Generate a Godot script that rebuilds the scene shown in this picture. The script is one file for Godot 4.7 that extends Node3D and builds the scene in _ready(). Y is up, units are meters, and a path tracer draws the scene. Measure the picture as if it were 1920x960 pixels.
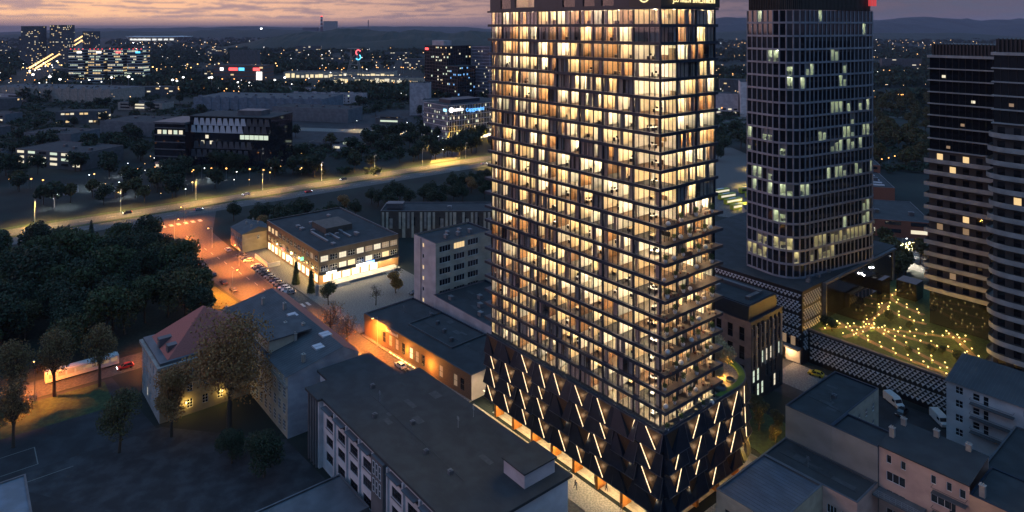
extends Node3D
# An aerial view of a city at dusk. Ground level is y = 0, the camera hovers 100 m above it and looks north (-z).
# Most streets and houses follow one grid: local x runs along the streets (away to the left), local z across them (away to the right).

const GRID := 2.2617                       # turn of the street grid (129.6 degrees)
const AX := Vector3(-0.638, 0.0, -0.770)   # local x of the grid in the world
const AZ := Vector3(0.770, 0.0, -0.638)    # local z of the grid in the world

var rng := RandomNumberGenerator.new()
var M := {}
var taken := {}
var cache := {}

# ---------------------------------------------------------------- geometry
class Geo:
	var v := PackedVector3Array()
	var n := PackedVector3Array()
	var c := PackedColorArray()
	var tint := Color.WHITE
	var tinted := false
	func tri(a: Vector3, b: Vector3, d: Vector3, out := Vector3.ZERO) -> void:
		var m := (d - a).cross(b - a).normalized()
		if out != Vector3.ZERO and m.dot(out) < 0.0:
			var k := b
			b = d
			d = k
			m = -m
		v.append(a); v.append(b); v.append(d)
		n.append(m); n.append(m); n.append(m)
		if tinted:
			c.append(tint); c.append(tint); c.append(tint)
	func quad(a: Vector3, b: Vector3, d: Vector3, e: Vector3, out := Vector3.ZERO) -> void:
		tri(a, b, d, out)
		tri(a, d, e, out)
	func box(p: Vector3, q: Vector3) -> void:
		var a := p.min(q)
		var b := p.max(q)
		quad(Vector3(a.x, a.y, a.z), Vector3(b.x, a.y, a.z), Vector3(b.x, b.y, a.z), Vector3(a.x, b.y, a.z), Vector3(0, 0, -1))
		quad(Vector3(a.x, a.y, b.z), Vector3(b.x, a.y, b.z), Vector3(b.x, b.y, b.z), Vector3(a.x, b.y, b.z), Vector3(0, 0, 1))
		quad(Vector3(a.x, a.y, a.z), Vector3(a.x, a.y, b.z), Vector3(a.x, b.y, b.z), Vector3(a.x, b.y, a.z), Vector3(-1, 0, 0))
		quad(Vector3(b.x, a.y, a.z), Vector3(b.x, a.y, b.z), Vector3(b.x, b.y, b.z), Vector3(b.x, b.y, a.z), Vector3(1, 0, 0))
		quad(Vector3(a.x, b.y, a.z), Vector3(b.x, b.y, a.z), Vector3(b.x, b.y, b.z), Vector3(a.x, b.y, b.z), Vector3(0, 1, 0))
		quad(Vector3(a.x, a.y, a.z), Vector3(b.x, a.y, a.z), Vector3(b.x, a.y, b.z), Vector3(a.x, a.y, b.z), Vector3(0, -1, 0))
	func bar(a: Vector3, b: Vector3, w: float, h: float) -> void:      # a beam between two points
		var d := (b - a).normalized()
		var up := Vector3.UP if absf(d.y) < 0.95 else Vector3.RIGHT
		var s := d.cross(up).normalized() * w * 0.5
		var t := s.cross(d).normalized() * h * 0.5
		var r := [s + t, s - t, -s - t, -s + t]
		for i in 4:
			var j := (i + 1) % 4
			var o: Vector3 = r[i] + r[j]
			quad(a + r[i], b + r[i], b + r[j], a + r[j], o)
		quad(a + r[0], a + r[1], a + r[2], a + r[3], -d)
		quad(b + r[0], b + r[1], b + r[2], b + r[3], d)
	func cone(a: Vector3, b: Vector3, ra: float, rb: float, sides := 8) -> void:
		var d := (b - a).normalized()
		var s := d.cross(Vector3.UP if absf(d.y) < 0.95 else Vector3.RIGHT).normalized()
		var t := s.cross(d)
		for i in sides:
			var p := TAU * i / sides
			var q := TAU * (i + 1) / sides
			var e := s * cos(p) + t * sin(p)
			var f := s * cos(q) + t * sin(q)
			quad(a + e * ra, b + e * rb, b + f * rb, a + f * ra, e + f)
			if rb > 0.0:
				tri(b, b + e * rb, b + f * rb, d)
	func lathe(rows: Array, sides := 12, at := Vector3.ZERO) -> void:  # rows of [radius, height]
		for k in rows.size() - 1:
			for i in sides:
				var p := TAU * i / sides
				var q := TAU * (i + 1) / sides
				var e := Vector3(cos(p), 0, sin(p))
				var f := Vector3(cos(q), 0, sin(q))
				var y0 := Vector3(0, rows[k][1], 0) + at
				var y1 := Vector3(0, rows[k + 1][1], 0) + at
				quad(y0 + e * rows[k][0], y1 + e * rows[k + 1][0], y1 + f * rows[k + 1][0], y0 + f * rows[k][0])
	func prism(poly: PackedVector2Array, y0: float, y1: float, lid := true, base := false) -> void:
		var sum := 0.0
		for i in poly.size():
			var a := poly[i]
			var b := poly[(i + 1) % poly.size()]
			sum += a.x * b.y - b.x * a.y
		for i in poly.size():
			var a := poly[i]
			var b := poly[(i + 1) % poly.size()]
			var d := b - a
			var o := Vector3(d.y, 0, -d.x) * signf(sum)
			quad(Vector3(a.x, y0, a.y), Vector3(b.x, y0, b.y), Vector3(b.x, y1, b.y), Vector3(a.x, y1, a.y), o)
		if lid or base:
			var t := Geometry2D.triangulate_polygon(poly)
			for i in range(0, t.size(), 3):
				if lid:
					tri(Vector3(poly[t[i]].x, y1, poly[t[i]].y), Vector3(poly[t[i + 1]].x, y1, poly[t[i + 1]].y), Vector3(poly[t[i + 2]].x, y1, poly[t[i + 2]].y), Vector3.UP)
				if base:
					tri(Vector3(poly[t[i]].x, y0, poly[t[i]].y), Vector3(poly[t[i + 1]].x, y0, poly[t[i + 1]].y), Vector3(poly[t[i + 2]].x, y0, poly[t[i + 2]].y), Vector3.DOWN)
	func mesh() -> ArrayMesh:
		var a := []
		a.resize(Mesh.ARRAY_MAX)
		a[Mesh.ARRAY_VERTEX] = v
		a[Mesh.ARRAY_NORMAL] = n
		if tinted:
			a[Mesh.ARRAY_COLOR] = c
		var m := ArrayMesh.new()
		if v.size() > 0:
			m.add_surface_from_arrays(Mesh.PRIMITIVE_TRIANGLES, a)
		return m

func numbered(called: String) -> String:
	if not taken.has(called):
		taken[called] = 0
		return called
	taken[called] += 1
	return "%s_%03d" % [called, taken[called]]

func tag(o: Node, label: String, category: String, group := "", kind := "") -> void:
	if label: o.set_meta("label", label)
	if category: o.set_meta("category", category)
	if group: o.set_meta("group", group)
	if kind: o.set_meta("kind", kind)

func thing(called: String, label: String, category: String, at := Vector3.ZERO, turn := 0.0, group := "") -> Node3D:
	var o := Node3D.new()
	o.name = numbered(called)
	add_child(o)
	o.position = at
	o.rotation.y = turn
	tag(o, label, category, group)
	return o

func copy(o: Node3D, label: String, at: Vector3, turn := 0.0, size := 1.0, group := "") -> Node3D:
	var r: Node3D = o.duplicate()
	r.name = numbered(String(o.name).rstrip("0123456789").rstrip("_"))
	add_child(r)
	r.position = at
	r.rotation.y = turn
	r.scale = Vector3.ONE * size
	if label: r.set_meta("label", label)
	if group: r.set_meta("group", group)
	return r

func put(parent: Node, called: String, mesh: Mesh, m: Material, at := Vector3.ZERO, turn := 0.0) -> MeshInstance3D:
	var o := MeshInstance3D.new()
	o.name = numbered(called) if parent == self else called
	o.mesh = mesh
	o.material_override = m
	parent.add_child(o, true)
	o.position = at
	o.rotation.y = turn
	return o

func solid(parent: Node, called: String, m: Material, p: Vector3, q: Vector3) -> MeshInstance3D:  # a box between two corners, equal sizes share one mesh
	var s := (q - p).abs().snapped(Vector3.ONE * 0.001)
	var key := "box%s" % s
	if not cache.has(key):
		var b := BoxMesh.new()
		b.size = s
		cache[key] = b
	return put(parent, called, cache[key], m, (p + q) * 0.5)

func struct(called: String, mesh: Mesh, m: Material, at := Vector3.ZERO, turn := 0.0) -> MeshInstance3D:
	var o := put(self, called, mesh, m, at, turn)
	o.set_meta("kind", "structure")
	return o

func rnd(a: float, b: float) -> float:
	return rng.randf_range(a, b)

func on_grid(o: Vector3, x: float, y: float, z: float) -> Vector3:   # a place given along the grid from a corner
	return o + AX * x + AZ * z + Vector3(0, y, 0)

# ---------------------------------------------------------------- materials
func grain(kind: String) -> NoiseTexture2D:
	if cache.has("tex" + kind):
		return cache["tex" + kind]
	var f := FastNoiseLite.new()
	var g := Gradient.new()
	var lo := 0.78
	f.noise_type = FastNoiseLite.TYPE_SIMPLEX
	f.fractal_octaves = 5
	f.frequency = 0.012
	f.seed = 7
	match kind:
		"fine":
			f.frequency = 0.05
			lo = 0.8
		"rough":
			f.frequency = 0.02
			f.fractal_gain = 0.65
			lo = 0.74
		"patch":
			f.frequency = 0.006
			lo = 0.86
		"mesh":
			f.noise_type = FastNoiseLite.TYPE_CELLULAR
			f.frequency = 0.09
			f.fractal_octaves = 2
			lo = 0.25
		"field":
			f.frequency = 0.008
			f.fractal_octaves = 6
			f.fractal_gain = 0.6
			lo = 0.68
	g.set_color(0, Color(lo, lo, lo))
	g.set_color(1, Color(1, 1, 1))
	g.set_offset(0, 0.25)
	g.set_offset(1, 0.75)
	var t := NoiseTexture2D.new()
	t.width = 512
	t.height = 512
	t.seamless = true
	t.noise = f
	t.color_ramp = g
	cache["tex" + kind] = t
	return t

func mat(key: String, r: float, g: float, b: float, rough := 0.8, kind := "fine", size := 0.25, metal := 0.0) -> StandardMaterial3D:
	if M.has(key):
		return M[key]
	var m := StandardMaterial3D.new()
	m.resource_name = key
	m.albedo_color = Color(r, g, b).linear_to_srgb()
	m.roughness = rough
	m.metallic = metal
	if kind:
		m.albedo_texture = grain(kind)
		m.uv1_triplanar = true
		m.uv1_world_triplanar = true
		m.uv1_scale = Vector3.ONE * size
	M[key] = m
	return m

func glow(key: String, r: float, g: float, b: float, energy := 1.0) -> StandardMaterial3D:   # only for what gives off light
	if M.has(key):
		return M[key]
	var m := StandardMaterial3D.new()
	m.resource_name = key
	m.albedo_color = Color(0.5, 0.5, 0.5)
	m.emission_enabled = true
	m.emission = Color(r, g, b).linear_to_srgb()
	m.emission_energy_multiplier = energy
	M[key] = m
	return m

func glass(key: String, alpha: float, r := 0.02, g := 0.025, b := 0.03, rough := 0.03) -> StandardMaterial3D:
	if M.has(key):
		return M[key]
	var m := StandardMaterial3D.new()
	m.resource_name = key
	m.albedo_color = Color(Color(r, g, b).linear_to_srgb(), alpha)
	m.transparency = BaseMaterial3D.TRANSPARENCY_ALPHA
	m.roughness = rough
	m.metallic_specular = 0.5
	M[key] = m
	return m

func lamp(parent: Node, at: Vector3, color: Color, energy: float, size := 0.2) -> OmniLight3D:
	var l := OmniLight3D.new()
	l.name = "lamp_light"
	l.light_color = color
	l.light_energy = energy
	l.light_size = size
	l.omni_range = 120.0
	l.omni_attenuation = 2.0
	l.shadow_enabled = true
	parent.add_child(l, true)
	l.position = at
	return l

func street_light(parent: Node, at: Vector3, color: Color, energy: float) -> SpotLight3D:   # a lantern that throws its light down
	var l := SpotLight3D.new()
	l.name = "lamp_light"
	l.light_color = color
	l.light_energy = energy
	l.light_size = 0.2
	l.spot_angle = 68.0
	l.spot_angle_attenuation = 0.5
	l.spot_range = 120.0
	l.spot_attenuation = 2.0
	l.shadow_enabled = true
	parent.add_child(l, true)
	l.position = at
	l.rotation.x = -PI / 2
	return l

func materials() -> void:
	mat("ground", 0.012, 0.02, 0.015, 0.95, "field", 0.004)
	mat("grass", 0.045, 0.075, 0.022, 0.95, "rough", 0.05)
	mat("asphalt", 0.075, 0.072, 0.07, 0.85, "rough", 0.08)
	mat("asphalt_dark", 0.026, 0.029, 0.034, 0.85, "field", 0.02)
	mat("asphalt_light", 0.13, 0.12, 0.11, 0.85, "rough", 0.08)
	mat("paving", 0.22, 0.205, 0.185, 0.85, "rough", 0.12)
	mat("paint", 0.62, 0.62, 0.6, 0.7, "rough", 0.3)
	mat("kerb", 0.26, 0.25, 0.24, 0.85, "fine", 0.2)
	mat("concrete", 0.3, 0.29, 0.28, 0.85, "patch", 0.06)
	mat("concrete_dark", 0.12, 0.12, 0.125, 0.85, "patch", 0.06)
	mat("felt", 0.034, 0.04, 0.044, 0.9, "patch", 0.05)          # bitumen roofing
	mat("felt_light", 0.085, 0.092, 0.10, 0.9, "patch", 0.05)
	mat("tin", 0.12, 0.13, 0.145, 0.45, "patch", 0.05, 0.3)
	mat("steel", 0.35, 0.36, 0.38, 0.4, "fine", 0.3, 0.6)
	mat("dark_metal", 0.016, 0.031, 0.052, 0.42, "patch", 0.08, 0.0)
	mat("black", 0.012, 0.013, 0.015, 0.5, "fine", 0.2)
	mat("white_wall", 0.62, 0.61, 0.62, 0.85, "patch", 0.05)
	mat("white", 0.72, 0.71, 0.69, 0.6, "fine", 0.3)
	mat("cream", 0.52, 0.46, 0.36, 0.85, "patch", 0.06)
	mat("pink", 0.56, 0.37, 0.30, 0.85, "patch", 0.06)
	mat("lavender", 0.47, 0.43, 0.45, 0.85, "patch", 0.05)
	mat("tan", 0.42, 0.35, 0.25, 0.85, "patch", 0.08)
	mat("brown_panel", 0.085, 0.07, 0.058, 0.6, "patch", 0.1)
	mat("brick", 0.27, 0.11, 0.07, 0.85, "rough", 0.3)
	mat("stone", 0.36, 0.32, 0.28, 0.85, "patch", 0.08)
	mat("red_tile", 0.46, 0.14, 0.11, 0.8, "rough", 0.4)
	mat("wood", 0.35, 0.19, 0.085, 0.6, "rough", 0.25)
	mat("deck", 0.14, 0.085, 0.055, 0.7, "rough", 0.4)
	mat("oak", 0.5, 0.34, 0.18, 0.55, "rough", 0.3)
	mat("bark", 0.09, 0.065, 0.045, 0.9, "rough", 0.5)
	mat("window_dark", 0.012, 0.015, 0.02, 0.06, "", 1.0)
	M.window_dark.metallic_specular = 0.7
	mat("window_frame", 0.66, 0.66, 0.66, 0.5, "", 1.0)
	mat("frame_dark", 0.03, 0.03, 0.034, 0.5, "", 1.0)
	glow("window_warm", 1.0, 0.68, 0.30, 0.95)
	glow("window_pale", 1.0, 0.88, 0.62, 0.9)
	glow("window_cool", 0.82, 0.95, 0.72, 0.8)
	glow("window_dim", 1.0, 0.62, 0.3, 0.25)
	glow("lamp_sodium", 1.0, 0.52, 0.14, 14.0)
	glow("lamp_white", 0.9, 0.95, 1.0, 14.0)
	glow("strip_warm", 1.0, 0.68, 0.36, 2.2)
	glow("ceiling_panel", 1.0, 0.80, 0.50, 2.0)
	glow("shop_glow", 1.0, 0.84, 0.56, 2.2)
	glow("sign_white", 1.0, 0.97, 0.95, 2.5)
	glow("sign_blue", 0.08, 0.35, 1.0, 2.5)
	glow("sign_red", 1.0, 0.08, 0.07, 2.5)
	glow("sign_green", 0.1, 0.9, 0.4, 2.0)
	glow("sign_gold", 1.0, 0.80, 0.36, 1.5)
	glow("tail_red", 1.0, 0.05, 0.04, 3.0)
	glass("clear_glass", 0.05)
	glass("tint_glass", 0.35, 0.012, 0.016, 0.02)

# ---------------------------------------------------------------- facades of grid houses
# face "z": the plane z = off, looking to -z (left front); face "x": the plane x = off, looking to -x (right front)
func on_face(face: String, off: float, s: float, y: float, d: float) -> Vector3:
	return Vector3(s, y, off + d) if face == "z" else Vector3(off + d, y, s)

func pierced(parent: Node, face: String, off: float, s0: float, s1: float, y0: float, y1: float, holes: Array, m: Material, depth := 0.22, called := "wall") -> MeshInstance3D:
	var g := Geo.new()
	var out := Vector3(0, 0, -1) if face == "z" else Vector3(-1, 0, 0)
	var along := Vector3(1, 0, 0) if face == "z" else Vector3(0, 0, 1)
	var xs := [s0, s1]
	var ys := [y0, y1]
	for h in holes:
		for k in [h[0], h[2]]:
			if not xs.has(k): xs.append(k)
		for k in [h[1], h[3]]:
			if not ys.has(k): ys.append(k)
	xs.sort()
	ys.sort()
	for j in ys.size() - 1:
		var cy: float = (ys[j] + ys[j + 1]) * 0.5
		var start := -1.0e9
		var row := []
		for h in holes:
			if cy > h[1] and cy < h[3]: row.append(h)
		for i in xs.size() - 1:
			var cx: float = (xs[i] + xs[i + 1]) * 0.5
			var open := false
			for h in row:
				if cx > h[0] and cx < h[2]: open = true
			if not open and start < -1.0e8: start = xs[i]
			if start > -1.0e8 and (open or i == xs.size() - 2):
				var stop: float = xs[i] if open else xs[i + 1]
				g.quad(on_face(face, off, start, ys[j], 0), on_face(face, off, stop, ys[j], 0), on_face(face, off, stop, ys[j + 1], 0), on_face(face, off, start, ys[j + 1], 0), out)
				start = -1.0e9
	for h in holes:
		g.quad(on_face(face, off, h[0], h[1], 0), on_face(face, off, h[2], h[1], 0), on_face(face, off, h[2], h[1], depth), on_face(face, off, h[0], h[1], depth), Vector3.UP)
		g.quad(on_face(face, off, h[0], h[3], 0), on_face(face, off, h[2], h[3], 0), on_face(face, off, h[2], h[3], depth), on_face(face, off, h[0], h[3], depth), Vector3.DOWN)
		g.quad(on_face(face, off, h[0], h[1], 0), on_face(face, off, h[0], h[3], 0), on_face(face, off, h[0], h[3], depth), on_face(face, off, h[0], h[1], depth), along)
		g.quad(on_face(face, off, h[2], h[1], 0), on_face(face, off, h[2], h[3], 0), on_face(face, off, h[2], h[3], depth), on_face(face, off, h[2], h[1], depth), -along)
	return put(parent, called, g.mesh(), m)

# a window in its opening: frame with bars (columns x rows) and a pane, set back from the wall
func window(parent: Node, face: String, off: float, h: Array, cols: int, rows: int, pane: Material, frame: Material, called := "window", back := 0.14) -> Node3D:
	var o := Node3D.new()
	o.name = called
	parent.add_child(o, true)
	o.position = on_face(face, off, h[0], h[1], 0)
	var w: float = h[2] - h[0]
	var t: float = h[3] - h[1]
	var key := "win%s%.2f%.2f%d%d%.2f" % [face, w, t, cols, rows, back]
	if not cache.has(key):
		var g := Geo.new()
		var e := 0.07
		var bars := [[0, 0, w, e], [0, t - e, w, t], [0, e, e, t - e], [w - e, e, w, t - e]]
		for i in range(1, cols): bars.append([w * i / cols - e * 0.5, e, w * i / cols + e * 0.5, t - e])
		for i in range(1, rows):
			for k in cols:
				var a: float = (e if k == 0 else w * k / cols + e * 0.5)
				var b: float = (w - e if k == cols - 1 else w * (k + 1) / cols - e * 0.5)
				bars.append([a, t * i / rows - e * 0.5, b, t * i / rows + e * 0.5])
		for k in bars: g.box(on_face(face, 0, k[0], k[1], back - 0.06), on_face(face, 0, k[2], k[3], back + 0.02))
		cache[key] = g.mesh()
		var q := Geo.new()
		q.box(on_face(face, 0, 0.02, 0.02, back), on_face(face, 0, w - 0.02, t - 0.02, back + 0.03))
		cache[key + "p"] = q.mesh()
	put(o, "frame", cache[key], frame)
	put(o, "pane", cache[key + "p"], pane)
	return o

func hole_rows(s0: float, s1: float, count: int, w: float, ys: Array, h: float) -> Array:
	var r := []
	for y in ys:
		for i in count:
			var c := s0 + (s1 - s0) * (i + 0.5) / count
			r.append([snappedf(c - w * 0.5, 0.01), snappedf(y, 0.01), snappedf(c + w * 0.5, 0.01), snappedf(y + h, 0.01)])
	return r

# the other walls and a flat roof with parapet and coping, behind pierced front walls
func shell(parent: Node, x0: float, z0: float, x1: float, z1: float, y0: float, h: float, wall: Material, roof: Material, fronts := "", parapet := 0.5, coping: Material = null) -> void:
	var g := Geo.new()
	if not fronts.contains("z"): g.quad(Vector3(x0, y0, z0), Vector3(x1, y0, z0), Vector3(x1, h, z0), Vector3(x0, h, z0), Vector3(0, 0, -1))
	if not fronts.contains("x"): g.quad(Vector3(x0, y0, z0), Vector3(x0, y0, z1), Vector3(x0, h, z1), Vector3(x0, h, z0), Vector3(-1, 0, 0))
	g.quad(Vector3(x0, y0, z1), Vector3(x1, y0, z1), Vector3(x1, h, z1), Vector3(x0, h, z1), Vector3(0, 0, 1))
	g.quad(Vector3(x1, y0, z0), Vector3(x1, y0, z1), Vector3(x1, h, z1), Vector3(x1, h, z0), Vector3(1, 0, 0))
	put(parent, "wall", g.mesh(), wall)
	solid(parent, "roof", roof, Vector3(x0 + 0.02, h - parapet - 0.3, z0 + 0.02), Vector3(x1 - 0.02, h - parapet, z1 - 0.02))
	var c := Geo.new()
	var w := 0.32
	c.box(Vector3(x0 - 0.05, h, z0 - 0.05), Vector3(x1 + 0.05, h + 0.08, z0 + w))
	c.box(Vector3(x0 - 0.05, h, z1 - w), Vector3(x1 + 0.05, h + 0.08, z1 + 0.05))
	c.box(Vector3(x0 - 0.05, h, z0 + w), Vector3(x0 + w, h + 0.08, z1 - w))
	c.box(Vector3(x1 - w, h, z0 + w), Vector3(x1 + 0.05, h + 0.08, z1 - w))
	c.box(Vector3(x0 + 0.02, h - parapet, z0 + w - 0.05), Vector3(x1 - 0.02, h, z0 + w - 0.02))
	c.box(Vector3(x0 + 0.02, h - parapet, z1 - w + 0.02), Vector3(x1 - 0.02, h, z1 - w + 0.05))
	put(parent, "coping", c.mesh(), coping if coping else M.dark_metal)

func vent_box(parent: Node, at: Vector3, s: Vector3, m: Material) -> void:
	var g := Geo.new()
	g.box(at - Vector3(s.x, 0, s.z) * 0.5, at + Vector3(s.x * 0.5, s.y, s.z * 0.5))
	g.box(at + Vector3(-s.x * 0.56, s.y, -s.z * 0.56), at + Vector3(s.x * 0.56, s.y + 0.07, s.z * 0.56))
	g.cone(at + Vector3(0, s.y + 0.07, 0), at + Vector3(0, s.y + 0.22, 0), minf(s.x, s.z) * 0.36, minf(s.x, s.z) * 0.36, 10)
	put(parent, "roof_vent", g.mesh(), m)

func roof_bits(n: Node3D, x0: float, z0: float, x1: float, z1: float, y: float, count: int) -> void:   # mended felt, aerials, pipes
	for i in count:
		var a := Vector3(rnd(x0, x1 - 3.0), y + 0.006 + i * 0.001, rnd(z0, z1 - 2.0))
		solid(n, "roof_patch", mat("felt_mend", 0.05, 0.056, 0.06, 0.75, "patch", 0.2) if i % 2 else mat("felt_worn", 0.026, 0.03, 0.033, 0.8, "patch", 0.2), a, a + Vector3(snappedf(rnd(1.0, 4.5), 0.5), 0.004, snappedf(rnd(0.8, 2.0), 0.4)).min(Vector3(x1, 99, z1) - a))
	for i in maxi(1, count / 4):
		var g := Geo.new()
		var p := Vector3(rnd(x0 + 1, x1 - 1), y, rnd(z0 + 1, z1 - 1))
		g.cone(p, p + Vector3(0, 2.4, 0), 0.035, 0.025, 5)
		for k in 4: g.bar(p + Vector3(-0.5 + k * 0.04, 1.7 + k * 0.2, 0), p + Vector3(0.5 - k * 0.04, 1.7 + k * 0.2, 0), 0.025, 0.025)
		put(n, "aerial", g.mesh(), M.steel)
	var c := Geo.new()
	c.bar(Vector3(x0 + 0.6, y + 0.08, z0 + (z1 - z0) * 0.3), Vector3(x1 - 0.6, y + 0.08, z0 + (z1 - z0) * 0.34), 0.05, 0.05)
	put(n, "roof_cable", c.mesh(), M.frame_dark)

# ---------------------------------------------------------------- camera, sky, sun, exposure
func _ready() -> void:
	rng.seed = 20240517
	var cam := Camera3D.new()
	cam.name = "camera"
	add_child(cam)
	cam.position = Vector3(0, 100, 0)
	cam.projection = Camera3D.PROJECTION_FRUSTUM       # a level camera with a shifted lens: uprights stay upright
	cam.near = 1.0
	cam.size = 0.75
	cam.frustum_offset = Vector2(0, -0.3375)
	cam.far = 40000.0
	cam.current = true
	var env := Environment.new()
	env.tonemap_mode = Environment.TONE_MAPPER_LINEAR
	env.tonemap_exposure = 1.0
	env.background_mode = Environment.BG_SKY
	env.background_energy_multiplier = 1.32
	env.sky = Sky.new()
	env.sky.sky_material = dusk_sky()
	env.sdfgi_enabled = true
	env.ssao_enabled = true
	env.ssil_enabled = true
	env.fog_enabled = true
	env.fog_density = FOG
	env.fog_light_color = Color(0.8, 0.78, 0.9)
	var we := WorldEnvironment.new()
	we.name = "environment"
	we.environment = env
	add_child(we)
	var sun := DirectionalLight3D.new()                # the afterglow low over the western horizon
	sun.name = "afterglow"
	sun.light_color = Color(1.0, 0.78, 0.76)
	sun.light_energy = 0.23
	sun.light_angular_distance = 40.0
	sun.shadow_enabled = true
	add_child(sun)
	sun.look_at_from_position(Vector3(-100, 15, 6), Vector3.ZERO)
	materials()
	setting()
	main_tower()
	others()

const FOG := 0.00003

func dusk_sky() -> PanoramaSkyMaterial:
	var w := 4096
	var h := 2048
	var small := Image.create(128, 64, false, Image.FORMAT_RGBF)
	for y in 64:
		for x in 128:
			small.set_pixel(x, y, sky_colour(wrapf((x + 0.5) / 128.0 * 360.0, -180.0, 180.0), 90.0 - (y + 0.5) / 64.0 * 180.0, null))
	small.resize(w, h, Image.INTERPOLATE_BILINEAR)
	var f := FastNoiseLite.new()
	f.seed = 11
	f.noise_type = FastNoiseLite.TYPE_SIMPLEX
	f.frequency = 1.0
	f.fractal_octaves = 5
	for y in range(910, 1030):                          # the low sky with its bands of cloud
		var el := 90.0 - (y + 0.5) / h * 180.0
		for x in w:
			small.set_pixel(x, y, sky_colour(wrapf((x + 0.5) / w * 360.0, -180.0, 180.0), el, f))
	var p := PanoramaSkyMaterial.new()
	p.panorama = ImageTexture.create_from_image(small)
	return p

func sky_colour(az: float, el: float, f: FastNoiseLite) -> Color:
	var d := absf(wrapf(az + 36.0, -180.0, 180.0))       # degrees from where the sun went down
	var west := exp(-pow(d / 41.0, 2.0))
	var core := exp(-pow(d / 20.0, 2.0))
	var e := maxf(el, 0.0)
	var top := Color(0.13, 0.31, 0.60)
	var mid := Color(0.11, 0.14, 0.23).lerp(Color(0.26, 0.21, 0.25), west)
	var low := Color(0.06, 0.063, 0.105).lerp(Color(0.64, 0.37, 0.29), west).lerp(Color(0.95, 0.52, 0.27), core)
	var haze := Color(0.05, 0.056, 0.095).lerp(Color(0.25, 0.16, 0.165), west)
	var c := mid.lerp(top, smoothstep(14.0, 50.0, e))
	c = low.lerp(c, smoothstep(1.4, 7.0, e))
	c = haze.lerp(c, smoothstep(0.0, 0.8, e))
	if f:
		var k := f.get_noise_2d(az * 0.10, e * 2.4) * 0.75 + f.get_noise_2d(az * 0.35 + 40.0, e * 7.0) * 0.45
		var cloud := smoothstep(-0.15, 0.34, k) * smoothstep(0.15, 0.8, e) * (1.0 - smoothstep(6.0, 10.0, e))
		c = c.lerp(Color(0.05, 0.056, 0.088).lerp(Color(0.34, 0.225, 0.235), west), cloud * 0.9)
	return Color(c.r, c.g, c.b)

# ---------------------------------------------------------------- the tall lit tower
const TC := Vector3(29.2, 0.0, -134.3)       # its street corner
const BAYS := [0.0, 6.8, 15.3, 22.2, 29.6, 36.2, 43.1, 49.6, 54.0]
const SIDE := [0.0, 5.2, 11.7, 18.3]
const TOP := 103.3
const RISE := 3.6

func room_walls(w: float, depth: float, h: float, left: bool, right: bool) -> Mesh:     # back and side walls of a room, opening at z = 0
	var key := "room%.2f%.2f%.2f%s%s" % [w, depth, h, left, right]
	if not cache.has(key):
		var g := Geo.new()
		g.quad(Vector3(0.04, 0, depth), Vector3(w - 0.04, 0, depth), Vector3(w - 0.04, h, depth), Vector3(0.04, h, depth), Vector3(0, 0, -1))
		if left: g.quad(Vector3(0.04, 0, 0.12), Vector3(0.04, 0, depth), Vector3(0.04, h, depth), Vector3(0.04, h, 0.12), Vector3(1, 0, 0))
		if right: g.quad(Vector3(w - 0.04, 0, 0.12), Vector3(w - 0.04, 0, depth), Vector3(w - 0.04, h, depth), Vector3(w - 0.04, h, 0.12), Vector3(-1, 0, 0))
		cache[key] = g.mesh()
	return cache[key]

func slab_mesh(wide: bool) -> Mesh:
	var key := "slab%s" % wide
	if not cache.has(key):
		var g := Geo.new()
		var lip := 0.65
		var out := 1.7 if wide else 0.5
		g.prism(PackedVector2Array([Vector2(-out, -lip), Vector2(56.2 if wide else 54.9, -lip), Vector2(56.2 if wide else 54.9, 18.3 + lip), Vector2(-out, 18.3 + lip)]), 0.0, 0.62, true, true)
		cache[key] = g.mesh()
	return cache[key]

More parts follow.
